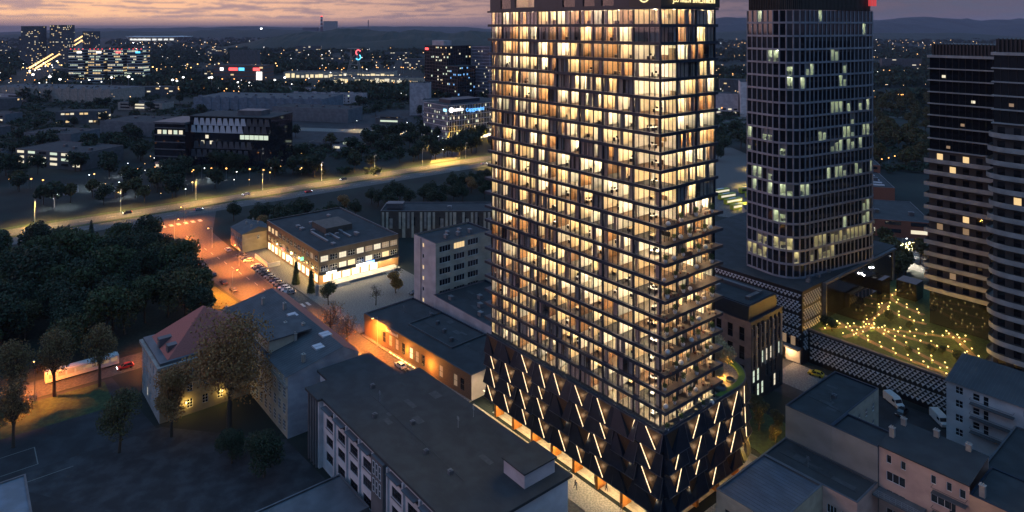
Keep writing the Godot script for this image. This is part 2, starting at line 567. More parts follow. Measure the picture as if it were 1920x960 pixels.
func main_tower() -> void:
	var t := thing("office_tower", "tall glazed tower with warm lit rooms, dark floor bands and folded black podium", "tower", TC, GRID)
	var walls := [mat("room_cream", 0.72, 0.62, 0.44, 0.8, ""), mat("room_sand", 0.70, 0.54, 0.34, 0.8, ""), mat("room_wood", 0.46, 0.25, 0.115, 0.7, "rough", 0.3), mat("room_brown", 0.27, 0.15, 0.085, 0.7, "rough", 0.3), mat("room_grey", 0.35, 0.35, 0.34, 0.8, ""), mat("room_white", 0.78, 0.74, 0.66, 0.8, "")]
	var curtains := [mat("curtain_beige", 0.55, 0.47, 0.38, 0.9, "fine", 1.5), mat("curtain_grey", 0.30, 0.31, 0.31, 0.9, "fine", 1.5), mat("curtain_rose", 0.55, 0.42, 0.36, 0.9, "fine", 1.5)]
	var floors := [mat("floor_wood", 0.24, 0.145, 0.085, 0.5, "rough", 0.4), mat("floor_carpet", 0.12, 0.11, 0.10, 0.9, "fine", 0.4), mat("floor_pale", 0.42, 0.36, 0.28, 0.5, "fine", 0.4)]
	var desks := []
	var warm := Color(1.0, 0.78, 0.48).linear_to_srgb()
	for k in range(1, 24):
		var st := Node3D.new()
		st.name = "storey"
		t.add_child(st, true)
		var y := TOP - RISE * k                       # underside of this storey's slab
		st.position = Vector3(0, y, 0)
		var wide := k >= 12
		if k < 23: put(st, "slab", slab_mesh(wide), M.dark_metal)
		var f := 0.62
		var h := RISE - 0.64
		solid(st, "core", M.concrete_dark, Vector3(7.2, f, 5.4), Vector3(53.8, f + h, 18.2))
		put(st, "floor", _quad_up(0.05, 0.05, 53.9, 18.2), floors[(k * 7) % 3], Vector3(0, f + 0.01, 0))
		# window walls: one pane for each bay, upright bars between the leaves
		var bars := Geo.new()
		for b in BAYS.size() - 1:
			var a: float = BAYS[b]
			var e: float = BAYS[b + 1]
			solid(st, "glass_pane", M.clear_glass, Vector3(a + 0.12, f, -0.02), Vector3(e - 0.12, f + h, 0.02))
			bars.box(Vector3(a - 0.16, f, -0.22), Vector3(a + 0.16, f + h, 0.16))
			var n := int(round((e - a) / 1.35))
			for i in range(1, n):
				var x := a + (e - a) * i / n
				var q := 0.09 if i == n / 2 else 0.035
				bars.box(Vector3(x - q, f, -0.09), Vector3(x + q, f + h, 0.07))
		for b in SIDE.size() - 1:
			var a: float = SIDE[b]
			var e: float = SIDE[b + 1]
			var rec := 0.5 if wide and b > 0 else 0.0
			solid(st, "glass_pane", M.clear_glass, Vector3(rec - 0.02, f, a + 0.12), Vector3(rec + 0.02, f + h, e - 0.12))
			bars.box(Vector3(rec - 0.2, f, e - 0.15), Vector3(rec + 0.14, f + h, e + 0.15))
			var n := int(round((e - a) / 1.35))
			for i in range(1, n):
				var z := a + (e - a) * i / n
				bars.box(Vector3(rec - 0.07, f, z - 0.03), Vector3(rec + 0.06, f + h, z + 0.03))
		put(st, "mullions", bars.mesh(), M.dark_metal)
		# rooms: half a bay each, some of them dark
		var rooms := []
		for b in BAYS.size() - 1:
			var a: float = BAYS[b]
			var e: float = BAYS[b + 1]
			if b == 0: rooms.append([0, a, e, 0.0])
			else:
				var mid := a + (e - a) * rnd(0.42, 0.58)
				rooms.append([0, a, mid, 0.0])
				rooms.append([0, mid, e, 0.0])
		for b in range(1, 3):
			var rec := 0.5 if wide else 0.0
			var mid: float = SIDE[b] + (SIDE[b + 1] - SIDE[b]) * rnd(0.4, 0.6)
			rooms.append([1, SIDE[b], mid, rec])
			rooms.append([1, mid, SIDE[b + 1], rec])
		for r in rooms:
			var w: float = r[2] - r[1]
			w = snappedf(w, 0.1)
			var corner: bool = r[0] == 0 and r[1] == 0.0
			var lit := rng.randf() < (0.98 if corner else 0.88 if k < 12 else 0.94)
			if k == 2 and corner: lit = false
			var deep := 5.2 if r[0] == 0 else 6.8
			var kind := rng.randi_range(0, 9)
			var pick: int = [0, 0, 1, 1, 5, 2, 3, 4, 5, 2][kind]
			if corner: pick = [0, 5, 1][rng.randi_range(0, 2)]
			var o := put(st, ["cream_wall", "sand_wall", "wood_wall", "brown_wall", "grey_wall", "white_wall"][pick], room_walls(w, deep - r[3], h, not corner, true), walls[pick])
			if r[0] == 0: o.position = Vector3(r[1], f, 0)
			else:
				o.position = Vector3(r[3], f, r[1] + w)
				o.rotation.y = PI / 2
			# curtains drawn part of the way behind the glass
			var used := 0.0
			for c in 2:
				if rng.randf() < (0.45 if lit else 0.9):
					var cw := snappedf(rnd(0.35, 1.5) if lit else w * rnd(0.3, 0.46), 0.1)
					if cw + used > w * (0.7 if lit else 0.93): continue
					var s: float = r[1] + 0.2 if c == 0 else r[2] - 0.2 - cw
					var ck := rng.randi_range(0, 2)
					var cm: Material = curtains[ck]
					if r[0] == 0: solid(st, ["curtain", "grey_curtain", "rose_curtain"][ck], cm, Vector3(s, f + 0.05, 0.22), Vector3(s + cw, f + h - 0.05, 0.28))
					else: solid(st, ["curtain", "grey_curtain", "rose_curtain"][ck], cm, Vector3(r[3] + 0.22, f + 0.05, s), Vector3(r[3] + 0.28, f + h - 0.05, s + cw))
					used += cw
			var mid_s: float = (r[1] + r[2]) * 0.5
			var at := Vector3(mid_s, f + h - 0.06, 2.6) if r[0] == 0 else Vector3(r[3] + 1.9, f + h - 0.06, mid_s)
			if lit:
				var hx := minf(w * 0.32, 1.6)
				if r[0] == 0: solid(st, "ceiling_light", M.ceiling_panel, at - Vector3(hx, 0, 0.3), at + Vector3(hx, 0.04, 0.3))
				else: solid(st, "side_ceiling_light", M.ceiling_panel, at - Vector3(0.3, 0, hx), at + Vector3(0.3, 0.04, hx))
				lamp(st, at - Vector3(0, 0.25, 0), warm, rnd(13.0, 27.0) * (1.4 if corner else 1.7 if wide and r[0] == 1 else 1.0), 0.35)
			# shelves, cupboards and pictures against the walls
			for e in (3 if corner else 2):
				if rng.randf() < 0.45: continue
				var bw := snappedf(rnd(0.6, 1.8), 0.1)
				var bh := snappedf([0.9, 1.9, 2.3, 0.8][rng.randi_range(0, 3)], 0.1)
				var bs := rnd(0.2, maxf(0.25, w - bw - 0.2))
				var bm: Material = [M.white, M.oak, M.black, walls[3], M.white][rng.randi_range(0, 4)]
				var by := f + 0.012
				if bh < 0.85: by = f + 1.2
				if r[0] == 0: solid(st, "wall_picture" if bh < 0.85 else "cupboard" if bh < 1.0 else "bookcase", bm, Vector3(r[1] + bs, by, deep - 0.5), Vector3(r[1] + bs + bw, by + bh, deep - 0.06))
				else: solid(st, "wall_picture" if bh < 0.85 else "cupboard" if bh < 1.0 else "bookcase", bm, Vector3(deep - 0.5, by, r[1] + bs), Vector3(deep - 0.06, by + bh, r[1] + bs + bw))
			for e in (2 if corner else 1):
				if rng.randf() > 0.72: continue
				var p := Vector3(mid_s + rnd(-0.5, 0.5), y + f + 0.015, rnd(1.5, 3.4)) if r[0] == 0 else Vector3(r[3] + rnd(1.4, 3.4), y + f + 0.015, mid_s + rnd(-0.4, 0.4))
				desks.append([p, rng.randi_range(0, 3) * PI / 2 + (0.0 if rng.randf() < 0.8 else 0.4), rng.randf(), k])
	# plain back walls for whoever walks round the tower
	solid(t, "rear_wall", M.window_dark, Vector3(0, 20.5, 18.32), Vector3(54, TOP, 18.42))
	solid(t, "end_wall", M.window_dark, Vector3(54.02, 20.5, 0.0), Vector3(54.12, TOP, 18.3))
	crown(t)
	podium(t)
	furnish(desks)

func _quad_up(x0: float, z0: float, x1: float, z1: float) -> Mesh:
	var key := "up%.2f %.2f %.2f %.2f" % [x0, z0, x1, z1]
	if not cache.has(key):
		var g := Geo.new()
		g.quad(Vector3(x0, 0, z0), Vector3(x1, 0, z0), Vector3(x1, 0, z1), Vector3(x0, 0, z1), Vector3.UP)
		cache[key] = g.mesh()
	return cache[key]

func crown(t: Node3D) -> void:
	solid(t, "crown_slab", M.dark_metal, Vector3(-0.6, TOP, -0.7), Vector3(55.0, TOP + 0.45, 19.0))
	var holes := [[37.2, TOP + 1.1, 44.4, TOP + 5.5], [46.0, TOP + 0.9, 50.0, TOP + 5.5], [12.0, TOP + 0.9, 15.5, TOP + 5.5], [17.5, TOP + 0.9, 21.0, TOP + 5.5], [23.5, TOP + 0.9, 27.5, TOP + 5.5]]
	pierced(t, "z", -0.3, 0.0, 54.3, TOP + 0.45, TOP + 8.5, holes, M.dark_metal, 0.4, "crown_wall")
	solid(t, "crown_wall", M.dark_metal, Vector3(0.0, TOP + 0.45, -0.28), Vector3(0.3, TOP + 8.5, 18.6))
	solid(t, "crown_wall", M.dark_metal, Vector3(0.3, TOP + 0.45, 18.3), Vector3(54.3, TOP + 8.5, 18.6))
	solid(t, "crown_wall", M.dark_metal, Vector3(54.0, TOP + 0.45, 0.3), Vector3(54.3, TOP + 8.5, 18.3))
	solid(t, "roof", M.felt, Vector3(0.3, TOP + 7.6, 0.2), Vector3(54.0, TOP + 8.0, 18.3))
	for i in holes.size():
		solid(t, "crown_window", M.tint_glass if i else M.clear_glass, Vector3(holes[i][0], holes[i][1], -0.06), Vector3(holes[i][2], holes[i][3], -0.02))
	put(t, "room_wall", room_walls(7.2, 4.0, 5.0, true, true), M.room_sand, Vector3(37.2, TOP + 0.8, 0.1))
	solid(t, "ceiling_light", M.ceiling_panel, Vector3(39, TOP + 5.6, 1.5), Vector3(42.5, TOP + 5.65, 2.2))
	lamp(t, Vector3(40.8, TOP + 5.2, 1.9), Color(1.0, 0.78, 0.48).linear_to_srgb(), 9.0, 0.4)
	# the lit name board round the corner
	var board := mat("sign_board", 0.05, 0.043, 0.036, 0.5, "fine", 0.3)
	solid(t, "name_board", board, Vector3(-0.75, TOP + 0.5, -0.75), Vector3(-0.45, TOP + 6.0, 19.1))
	solid(t, "name_board", board, Vector3(-0.44, TOP + 0.5, -0.75), Vector3(7.4, TOP + 6.0, -0.45))
	var font := SystemFont.new()
	font.font_names = PackedStringArray(["Droid Sans"])
	var tm := TextMesh.new()
	tm.text = "JSS TRUST INVESTMENT"
	tm.font = font
	tm.font_size = 64
	tm.pixel_size = 0.0257
	tm.depth = 0.12
	var x := put(t, "sign_letters", tm, M.sign_gold, Vector3(-0.82, TOP + 2.05, 10.2))
	x.basis = Basis(Vector3(0, 0, 1), Vector3.UP, Vector3(-1, 0, 0))
	var w := (tm.get_aabb().size.x)
	x.scale = Vector3(14.6 / maxf(w, 0.1), 1.15, 1.0)
	var ring := TorusMesh.new()
	ring.inner_radius = 1.15
	ring.outer_radius = 1.45
	ring.rings = 40
	ring.ring_segments = 8
	for q in [[1.0, M.sign_gold], [0.55, M.sign_gold]]:
		var r := put(t, "emblem_sign_ring", ring, q[1], Vector3(3.4, TOP + 2.75, -0.84))
		r.rotation.x = PI / 2
		r.scale = Vector3.ONE * q[0]
	for z in [4.0, 8.5, 13.0]:
		lamp(t, Vector3(-1.4, TOP + 1.6, z), Color(1.0, 0.8, 0.4), 0.5, 0.3)

# ---------------------------------------------------------------- podium of folded dark panels with light strips
func podium(t: Node3D) -> void:
	var p := Node3D.new()
	p.name = "podium"
	t.add_child(p)
	var y0 := 4.3
	var y1 := 20.4
	# solid body with a rounded corner towards the garden terrace
	var body := PackedVector2Array([Vector2(-0.6, 0.0), Vector2(54.6, 0.0), Vector2(54.6, 35.0), Vector2(9.0, 35.0)])
	for i in 9:
		var a := PI / 2 + PI / 2 * i / 8.0
		body.append(Vector2(9.0 + 9.6 * cos(a), 25.4 + 9.6 * sin(a)))
	var g := Geo.new()
	g.prism(body, y0, y1 - 0.35, true, true)
	put(p, "core", g.mesh(), M.black)
	var deck := Geo.new()
	var inner := PackedVector2Array()
	for q in body: inner.append(q)
	deck.prism(inner, y1 - 0.33, y1 - 0.05, true)
	put(p, "terrace_floor", deck.mesh(), M.paving)
	# the faces: z-face along the street, x-face round to the garden
	var bronze := mat("bronze_mesh", 0.22, 0.12, 0.06, 0.5, "mesh", 0.9, 0.3)
	var panel := mat("folded_panel", 0.013, 0.020, 0.031, 0.4, "patch", 0.15)
	var rows := 4
	var hr := (y1 - y0) / rows
	var path := []                                     # points along the outside, street end first
	path.append([Vector2(55.2, -0.6), Vector2(0, -1)])
	for i in 9: path.append([Vector2(55.2 - 6.267 * (i + 1), -0.6), Vector2(0, -1)])
	for i in range(1, 5): path.append([Vector2(-1.2, -0.6 + 6.5 * i), Vector2(-1, 0)])
	for i in range(1, 4):
		var a := PI - PI / 2 * i / 3.0
		path.append([Vector2(9.0 + 10.2 * cos(a), 25.4 + 10.2 * sin(a)), Vector2(cos(a), sin(a))])
	panel.metallic_specular = 0.3
	var rim_m := mat("panel_rim", 0.055, 0.066, 0.082, 0.45, "patch", 0.15)
	for r in rows:
		for i in path.size() - 1:
			var a: Vector2 = path[i][0]
			var b: Vector2 = path[i + 1][0]
			var o: Vector2 = (path[i + 1][1]).normalized()
			if i < 9: o = Vector2(0, -1)
			var mir := i >= 9
			var d := b - a
			var shift := fmod(r * 0.37 + i * 0.11, 0.5)
			var step := 0.45 * (float((i + r) % 3) - 1.0)           # the rows step up and down from leaf to leaf
			var yb := y0 + hr * r + (step if r > 0 else 0.0)
			var yt := y0 + hr * (r + 1) + (step if r < rows - 1 else 0.0)
			var s := func(q: float, y: float, out: float) -> Vector3:
				var c := a + d * q
				return Vector3(c.x + o.x * out, y, c.y + o.y * out)
			var w0 := 0.04 + shift * 0.5 + rnd(-0.03, 0.03)
			var w1 := w0 + 0.66
			var foot := w0 + (0.50 if not mir else 0.16)
			var bulge := rnd(1.0, 1.5)
			var yf := yb + 0.14
			# dark leaves that lean out at the foot, left and right of a bronze wedge in the fold
			var leaf := Geo.new()
			leaf.quad(s.call(0.0, yt, 0.1), s.call(w0, yt, 0.1), s.call(foot, yf, bulge), s.call(0.0, yf, bulge))
			leaf.quad(s.call(0.0, yf, bulge), s.call(foot, yf, bulge), s.call(foot, yb, 0.08), s.call(0.0, yb, 0.08))
			leaf.quad(s.call(w1, yt, 0.1), s.call(1.0, yt, 0.1), s.call(1.0, yf, bulge), s.call(foot, yf, bulge))
			leaf.quad(s.call(foot, yf, bulge), s.call(1.0, yf, bulge), s.call(1.0, yb, 0.08), s.call(foot, yb, 0.08))
			leaf.quad(s.call(w0, yt, 0.1), s.call(foot, yf, bulge), s.call(foot, yf, 0.3), s.call(w0, yt, -0.05))
			leaf.quad(s.call(w1, yt, 0.1), s.call(foot, yf, bulge), s.call(foot, yf, 0.3), s.call(w1, yt, -0.05))
			for e in [0.0, 1.0]: leaf.quad(s.call(e, yt, 0.1), s.call(e, yf, bulge), s.call(e, yf, -0.1), s.call(e, yt, -0.1))
			put(p, "folded_panel", leaf.mesh(), panel)
			var wedge := Geo.new()
			wedge.tri(s.call(w0, yt - 0.05, 0.12), s.call(w1, yt - 0.05, 0.12), s.call(foot, yf + 0.08, 0.45))
			put(p, "bronze_panel", wedge.mesh(), bronze)
			var rim := Geo.new()                                   # pale metal edges round the leaf
			rim.bar(s.call(0.0, yt - 0.04, 0.2), s.call(1.0, yt - 0.04, 0.2), 0.2, 0.16)
			rim.bar(s.call(0.0, yf, bulge), s.call(1.0, yf, bulge), 0.1, 0.12)
			rim.bar(s.call(1.0, yt - 0.1, 0.14), s.call(1.0, yf, bulge), 0.1, 0.1)
			put(p, "panel_rim", rim.mesh(), rim_m)
			var luck := rng.randf()
			if luck < 0.56:
				var strip := Geo.new()
				var e0: Vector3 = s.call(w0 + 0.02, yt - 0.22, 0.24) if not mir else s.call(w1 - 0.02, yt - 0.22, 0.24)
				var e1: Vector3 = s.call(foot, yf + 0.25, bulge * 0.85)
				strip.bar(e0, e1, 0.12, 0.12)
				put(p, "light_strip", strip.mesh(), M.strip_warm)
				lamp(p, (e0 + e1) * 0.5 + Vector3(o.x, 0, o.y) * 0.3 + Vector3(d.x, 0, d.y) * (0.06 if not mir else -0.06), Color(1.0, 0.72, 0.42).linear_to_srgb(), 1.3, 0.3)
			elif luck < 0.70:                                      # a short strip along the other edge
				var strip := Geo.new()
				var e0: Vector3 = s.call(w1 - 0.03, yt - 0.25, 0.24) if not mir else s.call(w0 + 0.03, yt - 0.25, 0.24)
				var e1: Vector3 = s.call(lerpf(foot, w1 if not mir else w0, 0.35), yf + 0.8, bulge * 0.6)
				strip.bar(e0, e1, 0.1, 0.1)
				put(p, "short_light_strip", strip.mesh(), M.strip_warm)
				lamp(p, (e0 + e1) * 0.5 + Vector3(o.x, 0, o.y) * 0.3, Color(1.0, 0.72, 0.42).linear_to_srgb(), 0.8, 0.3)
	# parapet with planting round the garden terrace
	var edge := Geo.new()
	var lawn := Geo.new()
	for i in range(9, path.size() - 1):
		var n := 6
		for k in n:
			var a: Vector2 = path[i][0].lerp(path[i + 1][0], float(k) / n)
			var b: Vector2 = path[i][0].lerp(path[i + 1][0], float(k + 1) / n)
			var c := Vector2(12.0, 22.0)
			if i >= 13:
				a = Vector2(9.0, 25.4) + (a - Vector2(9.0, 25.4)).normalized() * 10.2
				b = Vector2(9.0, 25.4) + (b - Vector2(9.0, 25.4)).normalized() * 10.2
			var oa := (a - c).normalized()
			var ob := (b - c).normalized()
			if i < 13:
				oa = Vector2(-1, 0)
				ob = Vector2(-1, 0)
			var q := func(v: Vector2, d: Vector2, m: float, y: float) -> Vector3: return Vector3(v.x + d.x * m, y, v.y + d.y * m)
			edge.quad(q.call(a, oa, 0.15, y1 - 0.4), q.call(b, ob, 0.15, y1 - 0.4), q.call(b, ob, 0.15, y1 + 0.55), q.call(a, oa, 0.15, y1 + 0.55), Vector3(oa.x, 0, oa.y))
			edge.quad(q.call(a, oa, 0.15, y1 + 0.55), q.call(b, ob, 0.15, y1 + 0.55), q.call(b, ob, -0.1, y1 + 0.55), q.call(a, oa, -0.1, y1 + 0.55), Vector3.UP)
			if i > 11: lawn.quad(q.call(a, oa, -0.1, y1 + 0.5), q.call(b, ob, -0.1, y1 + 0.5), q.call(b, ob, -1.5, y1 + 0.35), q.call(a, oa, -1.5, y1 + 0.35), Vector3.UP)
			if i > 11: lawn.quad(q.call(a, oa, -1.5, y1 + 0.35), q.call(b, ob, -1.5, y1 + 0.35), q.call(b, ob, -1.5, y1 - 0.05), q.call(a, oa, -1.5, y1 - 0.05), Vector3(-oa.x, 0, -oa.y))
	put(p, "parapet", edge.mesh(), M.dark_metal)
	put(p, "grass_strip", lawn.mesh(), mat("lawn", 0.10, 0.19, 0.02, 0.9, "rough", 0.4))
	var edge2 := Geo.new()
	edge2.box(Vector3(-0.4, y1 - 0.3, -0.75), Vector3(55.2, y1 + 0.3, -0.5))
	edge2.box(Vector3(-1.3, y1 - 0.3, -0.75), Vector3(-1.05, y1 + 0.3, 25.0))
	put(p, "top_rim", edge2.mesh(), M.dark_metal)
	# ground floor: a glazed hall with amber piers
	var gl := Geo.new()
	gl.quad(Vector3(0.5, 0.02, 7.0), Vector3(54, 0.02, 7.0), Vector3(54, y0, 7.0), Vector3(0.5, y0, 7.0), Vector3(0, 0, -1))
	gl.quad(Vector3(7.0, 0.02, 7.0), Vector3(7.0, 0.02, 34.0), Vector3(7.0, y0, 34.0), Vector3(7.0, y0, 7.0), Vector3(-1, 0, 0))
	put(p, "hall_wall", gl.mesh(), M.room_white)
	put(p, "hall_floor", _quad_up(0.2, 0.3, 54.2, 34.2), mat("hall_stone", 0.55, 0.47, 0.36, 0.4, "patch", 0.15), Vector3(0, 0.17, 0))
	var amber := mat("amber_pier", 0.55, 0.20, 0.03, 0.6, "patch", 0.2)
	for i in 8:
		var x := 2.4 + 7.05 * i
		solid(p, "pier", amber, Vector3(x, 0.17, -0.3), Vector3(x + 0.8, y0 - 0.02, 2.4))
		solid(p, "glass_pane", M.clear_glass, Vector3(x + 0.85, 0.17, 1.2), Vector3(x + 7.0, y0 - 0.02, 1.25))
		solid(p, "ceiling_light", M.shop_glow, Vector3(x + 1.2, y0 - 0.1, 0.2), Vector3(x + 6.4, y0 - 0.06, 0.6))
		lamp(p, Vector3(x + 3.8, y0 - 0.5, 0.4), Color(1.0, 0.74, 0.36).linear_to_srgb(), 34.0, 0.5)
		lamp(p, Vector3(x + 3.8, y0 - 0.6, 4.4), Color(1.0, 0.74, 0.40).linear_to_srgb(), 22.0, 0.5)
		solid(p, "ceiling_light", M.shop_glow, Vector3(x + 2.0, y0 - 0.1, 4.2), Vector3(x + 5.6, y0 - 0.06, 4.7))
	for i in 4:
		var z := 4.0 + 7.4 * i
		solid(p, "pier", amber, Vector3(-0.3, 0.17, z), Vector3(2.2, y0 - 0.02, z + 0.8))
		solid(p, "glass_pane", M.clear_glass, Vector3(1.2, 0.17, z + 0.85), Vector3(1.25, y0 - 0.02, z + 7.3))
		lamp(p, Vector3(3.6, y0 - 0.6, z + 4.0), Color(1.0, 0.76, 0.42).linear_to_srgb(), 12.0, 0.5)
		solid(p, "ceiling_light", M.shop_glow, Vector3(3.3, y0 - 0.1, z + 2.5), Vector3(3.9, y0 - 0.06, z + 5.5))

func furnish(desks: Array) -> void:
	# desk: top, two leg frames, screen; chair: seat, back, post, foot
	var d := thing("office_desk", "white desk with dark screen inside the lit tower", "desk", Vector3.ZERO, 0.0, "desks in the lit tower")
	solid(d, "desk_top", M.white, Vector3(-0.9, 0.71, -0.42), Vector3(0.9, 0.75, 0.42))
	for s in [-1, 1]: solid(d, "leg_frame", M.frame_dark, Vector3(s * 0.8 - 0.03, 0, -0.36), Vector3(s * 0.8 + 0.03, 0.71, 0.36))
	solid(d, "screen", M.black, Vector3(-0.32, 0.86, -0.1), Vector3(0.32, 1.24, -0.07))
	solid(d, "screen_foot", M.black, Vector3(-0.05, 0.75, -0.13), Vector3(0.05, 0.9, -0.1))
	var c := thing("office_chair", "dark swivel chair inside the lit tower", "chair", Vector3.ZERO, 0.0, "chairs in the lit tower")
	solid(c, "seat", M.black, Vector3(-0.26, 0.44, -0.25), Vector3(0.26, 0.52, 0.25))
	solid(c, "backrest", M.black, Vector3(-0.24, 0.56, 0.2), Vector3(0.24, 1.05, 0.27))
	var g := Geo.new()
	g.cone(Vector3(0, 0.06, 0), Vector3(0, 0.44, 0), 0.035, 0.035, 6)
	for i in 5: g.bar(Vector3(0, 0.06, 0), Vector3(cos(TAU * i / 5) * 0.3, 0.04, sin(TAU * i / 5) * 0.3), 0.05, 0.04)
	put(c, "base", g.mesh(), M.frame_dark)
	var s := thing("lounge_table", "long pale meeting table inside the lit tower", "table", Vector3.ZERO, 0.0, "meeting tables in the lit tower")
	solid(s, "table_top", M.oak, Vector3(-1.3, 0.7, -0.55), Vector3(1.3, 0.75, 0.55))
	for e in [-1, 1]: solid(s, "leg", M.frame_dark, Vector3(e * 1.0 - 0.05, 0, -0.4), Vector3(e * 1.0 + 0.05, 0.7, 0.4))
	var firsts := [true, true, true]
	for q in desks:
		var at := on_grid(TC, q[0].x, q[0].y, q[0].z)
		var turn: float = GRID + q[1]
		var which := 0 if q[2] < 0.72 else 2
		var proto: Node3D = d if which == 0 else s
		if firsts[which]:
			proto.position = at
			proto.rotation.y = turn
			firsts[which] = false
		else: copy(proto, "", at, turn)
		var b := Basis(Vector3.UP, turn)
		var ca := at + b * Vector3(rnd(-0.3, 0.3), 0, 0.75)
		if firsts[1]:
			c.position = ca
			c.rotation.y = turn
			firsts[1] = false
		elif q[2] < 0.8: copy(c, "", ca, turn + rnd(-0.5, 0.5))

# ---------------------------------------------------------------- ground, roads, pavements
func gp(u: float, v: float) -> Vector2:                     # grid place (from the tower corner) to world x, z
	var p := on_grid(TC, u, 0, v)
	return Vector2(p.x, p.z)

func sheet(called: String, pts: Array, y: float, m: Material, thick := 0.0, grid := true) -> MeshInstance3D:
	var poly := PackedVector2Array()
	for p in pts: poly.append(gp(p[0], p[1]) if grid else Vector2(p[0], p[1]))
	var g := Geo.new()
	g.prism(poly, y - maxf(thick, 0.003), y, true)
	return struct(called, g.mesh(), m)

func strip_on(called: String, u0: float, v0: float, u1: float, v1: float, y: float, m: Material, thick := 0.0) -> MeshInstance3D:
	return sheet(called, [[u0, v0], [u1, v0], [u1, v1], [u0, v1]], y, m, thick)

func setting() -> void:
	var g := Geo.new()
	var poly := PackedVector2Array()
	for i in 64: poly.append(Vector2(cos(TAU * i / 64), sin(TAU * i / 64)) * 11000.0)
	g.prism(poly, -1.0, 0.0, true)
	struct("ground", g.mesh(), M.ground)
	# the main street past the tower, the wide road it meets, the cross street by the yard
	sheet("main_street", [[-40, -17.5], [60, -19], [100, -20.5], [150, -23.5], [180, -27], [250, -31], [301, -46], [301, 4], [262, -9], [236, -9.5], [150, -5.5], [110, -5], [60, -2.6], [-40, -2.2]], 0.02, M.asphalt)
	strip_on("wide_road", 300.5, -420, 314.0, 640, 0.03, M.asphalt_light)
	strip_on("wide_road", 317.0, -420, 330.5, 640, 0.03, M.asphalt_light)
	strip_on("median", 314.0, -420, 317.0, 640, 0.14, M.grass, 0.14)
	strip_on("cross_street", 138, -260, 148.5, -22.0, 0.025, M.asphalt)
	strip_on("verge", 330.5, -420, 335.0, 640, 0.05, M.grass, 0.05)
	for i in 60:                                              # lane dashes
		var v := -200.0 + i * 12.0
		strip_on("lane_mark", 307.1, v, 307.35, v + 4.5, 0.036, M.paint)
		strip_on("lane_mark", 323.6, v, 323.85, v + 4.5, 0.036, M.paint)
	for i in 26:
		var u := 60.0 + i * 8.0
		var v := -11.0 - maxf(0.0, u - 90.0) * 0.055
		strip_on("lane_mark", u, v, u + 3.5, v + 0.2, 0.026, M.paint)
	for i in 9: strip_on("crossing_bar", 285.0, -36.0 + i * 3.4, 289.0, -34.3 + i * 3.4, 0.026, M.paint)
	for i in 7: strip_on("crossing_bar", 149.2, -20.5 + i * 2.0, 152.6, -19.5 + i * 2.0, 0.026, M.paint)
	# pavements with kerbs
	sheet("pavement", [[60, -22.5], [77, -25.8], [127, -25.8], [137, -27], [137, -23.1], [100, -20.8], [60, -19.3]], 0.14, M.paving, 0.14)
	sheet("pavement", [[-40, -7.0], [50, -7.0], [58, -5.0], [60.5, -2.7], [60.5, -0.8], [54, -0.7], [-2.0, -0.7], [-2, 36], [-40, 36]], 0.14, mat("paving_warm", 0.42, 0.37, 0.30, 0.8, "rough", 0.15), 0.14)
	sheet("pavement", [[62, -2.7], [116, -4.8], [116, -4.0], [62, -0.5]], 0.14, M.paving, 0.14)
	sheet("plaza", [[117.5, -4.9], [163, -5.8], [225, -8.6], [225, 2.1], [165, 2.1], [164, 36], [127, 36], [127, 20], [117.5, 20]], 0.12, M.paving, 0.12)
	strip_on("parking_lane", 155, -12.2, 222, -6.4, 0.032, M.asphalt_light)
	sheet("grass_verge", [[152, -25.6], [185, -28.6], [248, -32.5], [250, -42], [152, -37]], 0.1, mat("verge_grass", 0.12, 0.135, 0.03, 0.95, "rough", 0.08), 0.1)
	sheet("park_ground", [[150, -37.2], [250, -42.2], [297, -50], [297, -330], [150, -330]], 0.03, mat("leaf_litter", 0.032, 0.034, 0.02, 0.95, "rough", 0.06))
	sheet("corner_path", [[262, -44], [275, -52], [287, -70], [287, -78], [270, -60], [256, -46]], 0.05, M.paving)
	# the yard of the old school house
	sheet("yard", [[64, -46], [102, -68], [137, -72], [137, -190], [64, -190]], 0.02, M.asphalt_dark)
	sheet("lawn", [[120, -74], [136, -74], [136, -180], [124, -180]], 0.04, M.grass)
	for q in [[112, -92, 112.2, -112], [104, -92, 104.2, -112], [104, -92.2, 112, -92], [104, -112, 112, -111.8], [98, -86, 98.2, -124], [112.2, -102.2, 118, -102]]:
		strip_on("pitch_line", q[0], q[1], q[2], q[3], 0.03, mat("old_paint", 0.22, 0.22, 0.2, 0.8, "rough", 0.4))
	sheet("courtyard", [[52, -43.5], [77, -45], [102, -67], [102, -100], [52, -66]], 0.024, mat("court_paving", 0.04, 0.042, 0.047, 0.9, "field", 0.03))
	# service road between the tower and the roof garden
	sheet("service_road", [[-70, 70], [16, 66], [52, 64], [52, 85], [-70, 87]], 0.02, M.asphalt_dark)
	strip_on("forecourt", 4.0, 72.0, 18.0, 85.5, 0.12, M.paving, 0.12)
	sheet("planting_bed", [[-7.0, 37], [12.5, 40], [12.5, 54], [-7.0, 54]], 0.2, M.grass, 0.2)
	strip_on("car_park", 12, 196, 50, 246, 0.02, M.asphalt)
	for i in 9: strip_on("bay_line", 18.0, 200.0 + i * 3.0, 24.0, 200.2 + i * 3.0, 0.026, M.paint)
	for i in 9: strip_on("bay_line", 30.0, 200.0 + i * 3.0, 36.0, 200.2 + i * 3.0, 0.026, M.paint)
	# farther ground: the bus yard, the industrial grounds, the lit crossroads
	sheet("bus_yard", [[108, -358], [170, -330], [196, -400], [180, -560], [120, -560]], 0.02, M.asphalt_light, 0.0, false)
	sheet("industrial_ground", [[-300, -560], [-30, -620], [20, -760], [-420, -900]], 0.02, M.asphalt_dark, 0.0, false)
	sheet("lit_lane", [[-300, -690], [-70, -640], [-70, -620], [-300, -672]], 0.03, M.paving, 0.0, false)
